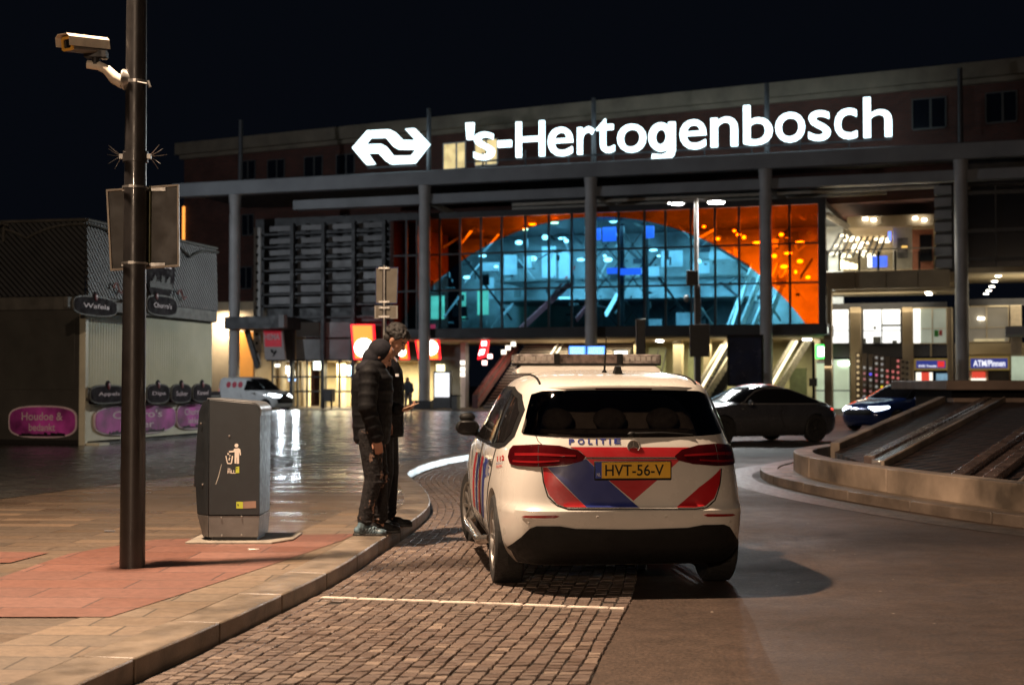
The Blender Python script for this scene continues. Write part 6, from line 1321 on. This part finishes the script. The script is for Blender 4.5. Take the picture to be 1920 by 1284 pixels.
def seg_ring(a, b, z0, z1, mat, name, ln, gap=.012):
    """wall elements with joints"""
    n = len(a); i = 0; mb = MB(); step = max(2, int(ln/.35))
    while i < n:
        rg = []
        for j in range(i, min(i+step, n)+1):
            p, q = a[j % n], b[j % n]; t = (a[(j+1) % n]-a[j-1]).normalized()*(gap if j == i else (-gap if j == min(i+step, n) else 0)); rg.append([(p.x+t.x-FO.x, p.y+t.y-FO.y, z0), (p.x+t.x-FO.x, p.y+t.y-FO.y, z1), (q.x+t.x-FO.x, q.y+t.y-FO.y, z1), (q.x+t.x-FO.x, q.y+t.y-FO.y, z0)])
        mb.loft(rg); i += step
    return mb.build(name, mat, ft, bevel=.012)
seg_ring(w0_, w1_, 0, .39, m_fc, 'basin_wall', 2.8)
k0 = ring_off(FLn, -.42); k1 = ring_off(FLn, -.14); k2 = ring_off(FLn, .12)
ko = seg_ring(k0, k1, -.02, .12, M('fountain_kerb', (.15, .115, .09), .5, nz=.3, ns=2, bp=.3, bs=30), 'basin_kerb', 1.4, .005); ringmesh(k1, k2, 0, .10, m_side, 'basin_apron', ft)
g0 = ring_off(FLn, -1.05); g1 = ring_off(FLn, -.55)
mb = MB(); n = len(g0)
for i in range(n): a, b = g0[i], g0[(i+1) % n]; c, d = g1[(i+1) % n], g1[i]; mb.add([(a.x, a.y, .004), (b.x, b.y, .004), (c.x, c.y, .004), (d.x, d.y, .004)], [(0, 1, 2, 3)])
struct(mb.build('gutter_band', M('gutter_stone', (.085, .068, .058), .5, nz=.3, ns=6, bp=.4, bs=50)))
mb = MB(); ins = ring_off(FLn, .30); mb.add([(p.x-FO.x, p.y-FO.y, .22) for p in ins], [tuple(range(len(ins)))]); mb.build('basin_floor', M('dark_wet_basin', (.02, .018, .016), .2, nz=.3), ft)
# sloping decks: heights rise along the ribs towards the slab
rd = Vector((.486, .874)); rn = Vector((.874, -.486)); O_ = Vector((4.75, 19.0))
def S_(a, b, z): p = O_+rd*a+rn*b; return (p.x-FO.x, p.y-FO.y, z)
def hz(a): return .34+.088*a
POLY = [(p.x, p.y) for p in ring_off(FLn, .46)]
def in_poly(x, y):
    c = False; n = len(POLY)
    for i in range(n):
        (x1, y1), (x2, y2) = POLY[i], POLY[i-1]
        if (y1 > y) != (y2 > y) and x < (x2-x1)*(y-y1)/(y2-y1)+x1: c = not c
    return c
def a_in(b, a=-8.):
    while a < 8:
        p = O_+rd*a+rn*b
        if in_poly(p.x, p.y): return a
        a += .03
    return 8.
def grate():
    m, n, l, b = newmat('wet_grate'); v = coords(n, l, rot=(0, 0, R(-29)))
    w1 = n.new('ShaderNodeTexWave'); w1.inputs['Scale'].default_value = 1.5; w1.inputs['Distortion'].default_value = .2; w1.bands_direction = 'Y'; l.new(v, w1.inputs[0])
    w2 = n.new('ShaderNodeTexWave'); w2.inputs['Scale'].default_value = .55; w2.inputs['Distortion'].default_value = .2; w2.bands_direction = 'X'; l.new(v, w2.inputs[0])
    h = math_(n, l, 'MAXIMUM', ramp(n, l, w1.outputs[0], [(.45, 0.), (.6, 1.)]), math_(n, l, 'MULTIPLY', ramp(n, l, w2.outputs[0], [(.8, 0.), (.9, 1.)]), .7))
    l.new(mixc(n, l, h, (.006, .005, .005), (.062, .040, .033)), b.inputs['Base Color']); b.inputs['Roughness'].default_value = .42; bump(n, l, b, h, .9, .02); return m
m_grate = grate()
def deck(a0, a1, b0, b1, name='grate_deck'):
    n = max(1, int((b1-b0)/.3)); rg = []; mb = MB()
    for k in range(n+1): b = b0+(b1-b0)*k/n; a = a_in(b, -14); rg.append([S_(a, b, .2), S_(a1, b, .2), S_(a1, b, hz(a1)), S_(a, b, hz(a))])
    mb.loft(rg); return mb.build(name, m_grate, ft)
def rib(b0, wd, a0, a1, up, mat=None, name='stone_rib'):
    c0, c1 = a_in(b0), a_in(b0+wd); a0 = max(c0, c1); mb = MB(); mb.hexa([S_(a0, b0, .2), S_(a1, b0, .2), S_(a1, b0+wd, .2), S_(a0, b0+wd, .2), S_(a0, b0, hz(a0)+up), S_(a1, b0, hz(a1)+up), S_(a1, b0+wd, hz(a1)+up), S_(a0, b0+wd, hz(a0)+up)]); return mb.build(name, mat or m_fg, ft, bevel=.012)
m_wetmetal = M('polished_wet_granite', (.34, .31, .30), .16, .5, nz=0, spec=.9)
def bfor(px, py, z, a=None):
    p = G(px, py, z); v = Vector((p.x, p.y))-O_; return v.dot(rd), v.dot(rn)
a1_, b1_ = bfor(1600, 856, .5); a2_, b2_ = bfor(1742, 876, .5); a3_, b3_ = bfor(1542, 846, .5)
AE = 8.8
rib(b3_-.14, .14, a3_-.1, AE, .10, m_fc); deck(a3_-.05, AE, b3_, b1_-.1)
rib(b1_-.1, .16, a1_-.1, AE, .10, m_fg); rib(b1_+.065, .19, a1_-.1, AE, .07, m_wetmetal, 'wet_coping'); rib(b1_+.26, .05, a1_-.1, AE, .10, m_fc)
deck(a1_, AE, b1_+.31, b2_-.0)
rib(b2_, .16, a2_-.1, AE+.2, .14, m_fg); rib(b2_+.165, .20, a2_-.1, AE+.2, .06, m_fg); rib(b2_+.37, .16, a2_-.1, AE+.2, .12, m_fg); rib(b2_+.80, .05, a2_-.1, AE+.2, .10, m_fc); deck(a2_, AE+.2, b2_+.535, b2_+.795)
deck(a2_, AE+.2, b2_+.86, 13.2)
# the slab roof on low piers
YS_ = 27.2; xs0 = D(1775, 720, YS_).x; z1_ = D(1850, 713, YS_).z; z0_ = D(1850, 731, YS_).z
mb = MB()
for k in range(5): a = xs0-FO.x+2.6*k; mb.box(a, a+2.585, YS_-FO.y, YS_-FO.y+4.0, z0_, z1_)
mb.build('slab_roof', m_slab, ft, bevel=.015)
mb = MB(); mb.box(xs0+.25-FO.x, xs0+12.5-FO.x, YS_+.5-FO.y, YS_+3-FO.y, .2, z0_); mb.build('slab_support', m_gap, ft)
mb = MB(); mb.box(xs0+.1-FO.x, xs0+12.8-FO.x, YS_-.1-FO.y, YS_+.3-FO.y, .2, D(1850, 746, YS_).z); mb.build('slab_step', m_slab, ft, bevel=.01)
# ------------------------------------------------------------------ people
m_skin = M('skin', (.30, .15, .095), .5, nz=.08, ns=14); m_hair = M('black_hair', (.010, .008, .007), .6, nz=.3, ns=60, bp=1., bs=110)
m_puf = M('black_puffer', (.005, .005, .006), .7, nz=.2, ns=12, bp=.2, bs=60, spec=.15); m_hood = M('dark_grey_hood', (.014, .014, .018), .9, nz=.15, ns=30, bp=.3, bs=160, spec=.15)
m_jkt = M('black_softshell', (.006, .006, .008), .75, nz=.2, ns=14, spec=.15)
def jeans():
    m, n, l, b = newmat('ripped_black_jeans'); v = coords(n, l); f = noise(n, l, coords(n, l, scale=(1, 1, .7)), 9, 4, .6)
    c = ramp(n, l, noise(n, l, v, 60), [(.3, (.008, .008, .009)), (.7, (.028, .026, .027))]); c = mixc(n, l, ramp(n, l, f, [(.57, 0.), (.61, 1.)]), c, (.20, .13, .10)); l.new(c, b.inputs['Base Color']); b.inputs['Roughness'].default_value = .9; b.inputs['Specular IOR Level'].default_value = .15; bump(n, l, b, noise(n, l, v, 16), .8, .02); return m
m_jean = jeans(); m_trs = M('dark_trousers', (.014, .014, .017), .7, nz=.2, ns=10, bp=.4, bs=14, spec=.15); m_shoe = M('black_shoe', (.012, .012, .013), .5, nz=.2, spec=.15)
m_sneak = M('pale_blue_trainer', (.07, .11, .135), .5, nz=.9, ns=22); m_sole = M('dark_sole', (.02, .02, .02), .6)
def lerp(a, b, t): return Vector(a)*(1-t)+Vector(b)*t
def hand(mb, wrist, palm_dir, palm_n, curl, sz=1.0, thumb_side=1):
    """palm with four bent fingers and a thumb; palm_dir runs wrist to knuckles"""
    d = Vector(palm_dir).normalized(); nrm = Vector(palm_n).normalized(); sd = d.cross(nrm).normalized()*thumb_side; w = Vector(wrist)
    mb.cap(w, w+d*.03*sz, .024*sz, .026*sz)
    for k in range(4):
        o = (k-1.5)*.019*sz; mb.cap(w+d*.02*sz+sd*o*.6, w+d*.082*sz+sd*o, .014*sz, .012*sz, 8)
        p = w+d*.088*sz+sd*o; a = .25+.1*k; L = (.040, .045, .042, .033)[k]*sz; dd = d
        for j in range(3):
            dd = (Matrix.Rotation(-curl*(.7+.25*j), 3, sd) @ dd) if j else (Matrix.Rotation(-curl*.6, 3, sd) @ d)
            q = p+dd*L*(1, .7, .55)[j]; mb.cap(p, q, .0098*sz, .0088*sz-.0006*j, 8); p = q
    t0 = w+d*.025*sz-sd*.026*sz; t1 = t0+d*.032*sz-sd*.020*sz-nrm*.010; t2 = t1+d*.030*sz+nrm*-.012; mb.cap(t0, t1, .014*sz, .011*sz, 8); mb.cap(t1, t2, .011*sz, .009*sz, 8)
def head(c, fwd, tilt, s=1.0):
    """returns a function placing local head points: x forward, y left, z up; looks down by tilt"""
    f = Vector(fwd).normalized(); up = Vector((0, 0, 1)); l = up.cross(f).normalized(); m3 = Matrix((f, l, up)).transposed() @ Matrix.Rotation(tilt, 3, 'Y')
    return (lambda x, y, z: Vector(c)+m3 @ (Vector((x, y, z))*s)), m3
def head_mesh(mb, c, fwd, tilt, s=1.0):
    H, m3 = head(c, fwd, tilt, s); e = lambda p, r: mb.ell(H(*p), tuple(k*s for k in r), 18, 12, m3)
    e((0, 0, .035), (.094, .074, .092)); e((.022, 0, -.025), (.070, .060, .075)); e((.045, 0, -.075), (.042, .040, .034)); e((.030, 0, -.06), (.055, .055, .04))
    mb.cap(H(.082, 0, .015), H(.104, 0, -.018), .010*s, .014*s, 8); e((.100, 0, -.024), (.013, .016, .010))
    e((.080, 0, -.050), (.016, .024, .007)); e((.078, 0, -.060), (.015, .022, .007)); e((.074, 0, .030), (.018, .055, .010)); e((.072, 0, -.088), (.018, .022, .016))
    for sg in (-1, 1): e((-.004, sg*.075, -.004), (.020, .010, .030)); e((.060, sg*.036, -.018), (.022, .020, .018))
    return H, m3
def face_bits(t, H, m3, s=1.0):
    for sg in (-1, 1):
        mb = MB(); mb.ell(H(.083, sg*.030, .010), (.008*s, .013*s, .006*s), 10, 6, m3); mb.build('eye', M('eye_dark', (.02, .015, .012), .2, nz=0), t, smooth=True)
        mb = MB(); mb.tube([H(.088, sg*.014, .028), H(.088, sg*.032, .034), H(.076, sg*.050, .028)], .0045*s, 6); mb.build('eyebrow', m_hair, t, smooth=True)
def shoe(t, heel, fwd, mat, L=.28, name='shoe', cuff=True):
    f = Vector(fwd).normalized(); l = Vector((0, 0, 1)).cross(f); h = Vector(heel); P = lambda x, y, z: h+f*x+l*y+Vector((0, 0, z))
    mb = MB(); mb.cap(P(.04, 0, .05), P(L-.05, 0, .035), .040, .034); mb.cap(P(.07, 0, .06), P(.085, 0, .12), .048, .046); mb.ell(P(L-.055, .004, .035), (.055, .045, .033), 14, 8); mb.ell(P(.14, 0, .06), (.08, .036, .035), 14, 8, Matrix.Rotation(.0, 3, 'Y')); o = mb.build(name, mat, t); remesh(o, .006, 2)
    sm_ = MB(); out = [(-.005, -.025), (-.005, .025), (.02, .036), (.12, .034), (.20, .046), (.25, .040), (L, .012), (L, -.012), (.25, -.038), (.20, -.042), (.12, -.034), (.02, -.036)]
    sm_.prism(out, lambda a, b, c: tuple(P(a, b, c)), 0, .028); sm_.build('sole', m_sole, o, bevel=.006)
    if mat is m_sneak:
        st_ = MB()
        for k in range(6): x = .07+.026*k; st_.tube([P(x-.012, -.047, .035), P(x+.004, -.042, .062), P(x+.016, -.02, .085)], .0035, 5); st_.tube([P(x-.012, .047, .035), P(x+.004, .042, .062), P(x+.016, .02, .085)], .0035, 5)
        st_.build('shoe_stripes', m_trim, o)
    return o
PA_ = Vector((-1.235, 12.62, KH)); PBk = Vector((-1.175, 13.22, KH))
# front person: hood up, puffer jacket, phone in the left hand. Local x is the way he faces
def person_front():
    t = thing('person', 'person in black puffer jacket, hood up, ripped jeans and blue trainers holding a phone', 'person', PA_, R(2))
    # skeleton
    hipR, hipL = (-.02, -.09, .90), (-.01, .09, .90); knR, knL = (.015, -.10, .50), (.05, .12, .50); anR, anL = (-.06, -.11, .09), (.06, .14, .09)
    shR, shL = (-.02, -.20, 1.42), (.0, .19, 1.42); elR, elL = (-.03, -.265, 1.13), (.02, .26, 1.14); wrR, wrL = (.055, -.225, .86), (.23, .13, 1.10); neck = (.02, 0, 1.47); hc = (.075, 0, 1.575)
    mb = MB(); H, m3 = head_mesh(mb, hc, (1, -.12, 0), R(34), 1.02)
    mb.cap(neck, H(-.01, 0, -.04), .06, .055)
    mb.cap((-.01, 0, .92), (-.01, 0, 1.15), .13, .12); mb.cap((-.01, -.06, 1.18), (-.01, .06, 1.18), .13, .13); mb.cap((-.01, -.12, 1.38), (-.01, .12, 1.38), .09, .09); mb.cap((0, 0, 1.1), (0, 0, 1.4), .12, .11)
    for a, b, c in ((hipR, knR, anR), (hipL, knL, anL)): mb.cap(a, b, .075, .050); mb.cap(b, c, .048, .032); mb.cap(c, tuple(Vector(c)+Vector((.05, 0, -.045))), .026, .022)
    for a, b, c in ((shR, elR, wrR), (shL, elL, wrL)): mb.cap(a, b, .048, .038); mb.cap(b, c, .036, .026)
    hand(mb, wrR, (.12, .04, -1), (0, 1, -.1), -.75, 1.0, 1)
    hand(mb, wrL, (1, -.30, .10), (.1, .3, -1), -.55, 1.0, -1)
    o = mb.build('body', m_skin, t); remesh(o, .0058, 1); face_bits(t, H, m3, 1.02)
    # jeans: loose, creased at the ankle
    mb = MB(); mb.cap((-.02, -.05, .93), (-.02, .05, .93), .135, .135)
    for a, b, c in ((hipR, knR, anR), (hipL, knL, anL)):
        mb.cap(a, b, .115, .082); mb.cap(b, tuple(Vector(c)+Vector((0, 0, .05))), .082, .066)
        for k in range(5): p = lerp(b, c, .55+.09*k); mb.ell(p+Vector((.006*(-1)**k, .0, .0)), (.073+.006*(k % 2), .070, .020), 14, 8)
        for k in range(3): p = lerp(a, b, .75+.16*k); mb.ell(p+Vector((.012, 0, 0)), (.088, .082, .022), 14, 8)
    j = mb.build('jeans', m_jean, t); remesh(j, .008, 2)
    pk = MB(); pk.box(.07, .095, -.185, -.10, .70, .82); pk.build('pocket_patch', m_jean, j, bevel=.008)
    # jacket: quilted rings
    def torso_r(z): return pchip([.80, .88, 1.0, 1.15, 1.30, 1.40, 1.47, 1.52], [.150, .172, .180, .185, .190, .175, .125, .085])(z), pchip([.80, .88, 1.0, 1.15, 1.30, 1.40, 1.47, 1.52], [.170, .195, .20, .205, .225, .21, .15, .09])(z)
    mb = MB(); z = .82
    while z < 1.50:
        rx, ry = torso_r(z+.03); mb.ell((-.01+.02*(z-.8), 0, z+.03), (rx, ry, .078), 26, 10); z += .105
    rg = []
    for k in range(13): z = .80+.70*k/12; rx, ry = torso_r(z); rg.append([(-.005+(rx-.006)*math.cos(a*math.pi/12), (ry-.006)*math.sin(a*math.pi/12), z) for a in range(24)])
    mb.loft(rg)
    for a, b, c in ((shR, elR, wrR), (shL, elL, wrL)):
        for (p, q, r0, r1, n) in ((a, b, .098, .086, 3), (b, tuple(lerp(b, c, .93)), .086, .064, 3)):
            for k in range(n+1):
                m = lerp(p, q, k/n); dr = (Vector(q)-Vector(p)).normalized(); rot = dr.to_track_quat('Z', 'Y').to_matrix(); r = r0+(r1-r0)*k/n; mb.ell(m, (r, r, .066), 18, 8, rot)
            mb.cap(p, q, r0-.007, r1-.006)
    mb.cap(tuple(lerp(elR, wrR, .93)), wrR, .050, .042); mb.cap(tuple(lerp(elL, wrL, .93)), wrL, .046, .040)
    mb.cap((-.02, -.1, 1.46), (-.02, .1, 1.46), .07, .07); jk = mb.build('puffer_jacket', m_puf, t); remesh(jk, .009, 3)
    # hood: shell round the head, open at the face
    Hd = lambda x, y, z: tuple(H(x, y, z)); mb = MB(); mb.ell(H(-.036, 0, .036), (.112, .100, .108), 26, 16, m3); mb.ell(H(-.045, 0, -.05), (.105, .098, .11), 24, 14, m3)
    mb.ell(Vector((-.03, 0, 1.47)), (.125, .15, .075), 24, 12); hd = mb.build('hood', m_hood, t); remesh(hd, .008, 4)
    cu = MB(); cu.ell(H(.142, 0, -.042), (.110, .135, .122), 24, 16, m3); cutter = link('c', cu.mesh(), None); cut(hd, cutter); hd.data.shade_smooth()
    shoe(t, (-.155, -.115, 0), (1, -.10, 0), m_sneak, .29); shoe(t, (-.035, .145, 0), (1, .05, 0), m_shoe, .28)
    return t
person_front()
ph = MB(); c = Vector((.335, .075, 1.135)); rt = Matrix.Rotation(R(-20), 3, 'Y') @ Matrix.Rotation(R(0), 3, 'X')
ph.hexa([tuple(c+rt @ Vector(p)) for p in ((-.075, -.036, -.004), (.075, -.036, -.004), (.075, .036, -.004), (-.075, .036, -.004), (-.075, -.036, .004), (.075, -.036, .004), (.075, .036, .004), (-.075, .036, .004))])
phn = thing('mobile_phone', 'mobile phone in a tan case held out by the hooded person', 'mobile phone', PA_, R(2)); o = ph.build('case', M('tan_phone_case', (.45, .26, .14), .4), phn, bevel=.003)
s_ = MB(); s_.add([tuple(c+rt @ Vector(p)) for p in ((-.07, -.032, .0046), (.07, -.032, .0046), (.07, .032, .0046), (-.07, .032, .0046))], [(0, 1, 2, 3)]); s_.build('screen', EM('phone_screen', (1, .85, .7), .8), phn)
def person_back():
    t = thing('person', 'taller person with short curly black hair in a black jacket behind the hooded one', 'person', PBk, R(-6))
    s = 1.03; hipR, hipL = (-.02, -.09, .95), (-.01, .09, .95); knR, knL = (.02, -.10, .52), (.03, .10, .52); anR, anL = (-.03, -.11, .09), (.02, .12, .09)
    shR, shL = (.0, -.20, 1.52), (.0, .20, 1.52); elR, elL = (.0, -.27, 1.22), (.02, .27, 1.22); wrR, wrL = (.06, -.20, 1.01), (.07, .18, 1.01); hc = (.095, 0, 1.735)
    mb = MB(); H, m3 = head_mesh(mb, hc, (1, -.20, 0), R(36), 1.08); mb.cap((.02, 0, 1.56), H(-.01, 0, -.04), .062, .056)
    mb.cap((-.01, 0, .97), (-.01, 0, 1.2), .13, .12); mb.cap((0, 0, 1.2), (0, 0, 1.5), .13, .12); mb.cap((-.01, -.13, 1.47), (-.01, .13, 1.47), .09, .09)
    for a, b, c in ((hipR, knR, anR), (hipL, knL, anL)): mb.cap(a, b, .078, .052); mb.cap(b, c, .050, .034); mb.cap(c, tuple(Vector(c)+Vector((.05, 0, -.045))), .026, .022)
    for a, b, c in ((shR, elR, wrR), (shL, elL, wrL)): mb.cap(a, b, .05, .04); mb.cap(b, c, .038, .026)
    hand(mb, wrR, (.05, .4, -1), (0, 1, 0), .5, .95, 1); hand(mb, wrL, (.05, -.4, -1), (0, -1, 0), .5, .95, -1)
    o = mb.build('body', m_skin, t); remesh(o, .0062, 1); face_bits(t, H, m3, 1.08)
    mb = MB(); mb.ell(H(-.022, 0, .055), (.098, .086, .082), 24, 14, m3); mb.ell(H(-.055, 0, .0), (.062, .078, .075), 20, 12, m3); random.seed(2)
    for k in range(230):
        a = random.uniform(0, 6.283); b = random.uniform(-.25, 1.5); d = Vector((math.cos(a)*math.cos(b), math.sin(a)*math.cos(b), math.sin(b)))
        if d.x > .62 and d.z < .55: continue
        p = Vector((-.022, 0, .052))+Vector((d.x*.100, d.y*.086, d.z*.085)); mb.ell(H(*p), random.uniform(.011, .019)*1.08, 8, 6)
    for k in range(40):
        a = random.uniform(-1, 1); mb.ell(H(.062+random.uniform(-.01, .012), a*.06, .085+random.uniform(-.02, .012)), random.uniform(.012, .018), 8, 6)
    hr = mb.build('hair', m_hair, t); remesh(hr, .0065, 0)
    mb = MB(); mb.cap((-.02, -.05, .97), (-.02, .05, .97), .135, .135)
    for a, b, c in ((hipR, knR, anR), (hipL, knL, anL)):
        mb.cap(a, b, .112, .078); mb.cap(b, tuple(Vector(c)+Vector((0, 0, .04))), .078, .060)
        for k in range(5): mb.ell(lerp(b, c, .5+.1*k), (.068, .066, .02), 12, 8)
    j = mb.build('trousers', m_trs, t); remesh(j, .008, 2)
    mb = MB(); K_ = [.84, .95, 1.1, 1.3, 1.45, 1.54, 1.60]; fx = pchip(K_, [.165, .165, .16, .165, .15, .105, .075]); fy = pchip(K_, [.20, .20, .195, .215, .20, .14, .085]); rg = []
    for k in range(20): z = .84+.77*k/19; w_ = .004*math.sin(z*38); rg.append([(.0+(fx(z)+w_)*math.cos(a*math.pi/14), (fy(z)+w_)*math.sin(a*math.pi/14), z) for a in range(28)])
    mb.loft(rg)
    for a, b, c in ((shR, elR, wrR), (shL, elL, wrL)): mb.cap(a, b, .085, .070); mb.cap(b, c, .068, .045)
    mb.cap((-.0, -.07, 1.55), (-.0, .07, 1.55), .075, .075)
    jk = mb.build('jacket', m_jkt, t); remesh(jk, .009, 3)
    zp = MB(); zp.tube([(fx(z)+.006, .0, z) for z in (.88, 1.1, 1.3, 1.45, 1.54)], .006, 5); zp.build('zip', m_trim, jk); lg_ = MB(); lg_.box(.118, .150, -.145, -.120, 1.40, 1.425); lg_.build('chest_logo', M('white_logo', (.5, .5, .5), .5), jk)
    shoe(t, (-.13, -.115, 0), (1, -.15, 0), m_shoe, .30); shoe(t, (-.07, .12, 0), (1, .08, 0), m_shoe, .30)
person_back()
# a passer-by near the stairs
def walker(px, py, Y, yaw, label):
    p = G(px, py, KH); p = D(px, py, Y); t = thing('person', label, 'person', (p.x, Y, .116 if Y < 68 else 0), yaw)
    mb = MB(); H, m3 = head_mesh(mb, (.12, 0, 1.50), (1, 0, 0), R(25), 1.); mb.cap((.08, 0, 1.4), H(0, 0, -.04), .06, .055)
    mb.cap((-.02, 0, .9), (.05, 0, 1.35), .13, .15); 
    for a, b, c in (((0, -.09, .9), (.10, -.09, .48), (.02, -.1, .06)), ((-.02, .09, .9), (-.02, .1, .5), (-.20, .1, .1))): mb.cap(a, b, .09, .06); mb.cap(b, c, .055, .04); mb.cap(c, tuple(Vector(c)+Vector((.14, 0, -.02))), .04, .03)
    for sg in (-1, 1): mb.cap((.05, sg*.19, 1.32), (.06, sg*.24, 1.05), .05, .04); mb.cap((.06, sg*.24, 1.05), (.22, sg*.18, .95), .038, .03); hand(mb, (.22, sg*.18, .95), (1, 0, -.2), (0, 0, -1), -.4, 1, sg)
    o = mb.build('body', m_skin, t); remesh(o, .012, 1)
    mb = MB(); mb.cap((-.02, 0, .95), (.05, 0, 1.32), .16, .17)
    for sg in (-1, 1): mb.cap((.05, sg*.17, 1.32), (.06, sg*.24, 1.05), .075, .06); mb.cap((.06, sg*.24, 1.05), (.20, sg*.185, .95), .058, .042)
    mb.ell((.03, 0, 1.42), (.10, .12, .07), 16, 10); j = mb.build('jacket', M('navy_jacket', (.03, .035, .05), .7), t); remesh(j, .012, 2)
    mb = MB()
    for a, b, c in (((0, -.09, .9), (.10, -.09, .48), (.02, -.1, .14)), ((-.02, .09, .9), (-.02, .1, .5), (-.18, .1, .16))): mb.cap(a, b, .105, .072); mb.cap(b, c, .07, .055)
    j = mb.build('trousers', M('grey_trousers', (.12, .11, .11), .8), t); remesh(j, .012, 2)
    mb = MB(); mb.ell(H(-.02, 0, .05), (.1, .085, .085), 16, 10, m3); mb.build('hair', m_hair, t, smooth=True)
walker(765, 740, 64, R(-100), 'small distant person in dark jacket stooping by the column, right of the phone')
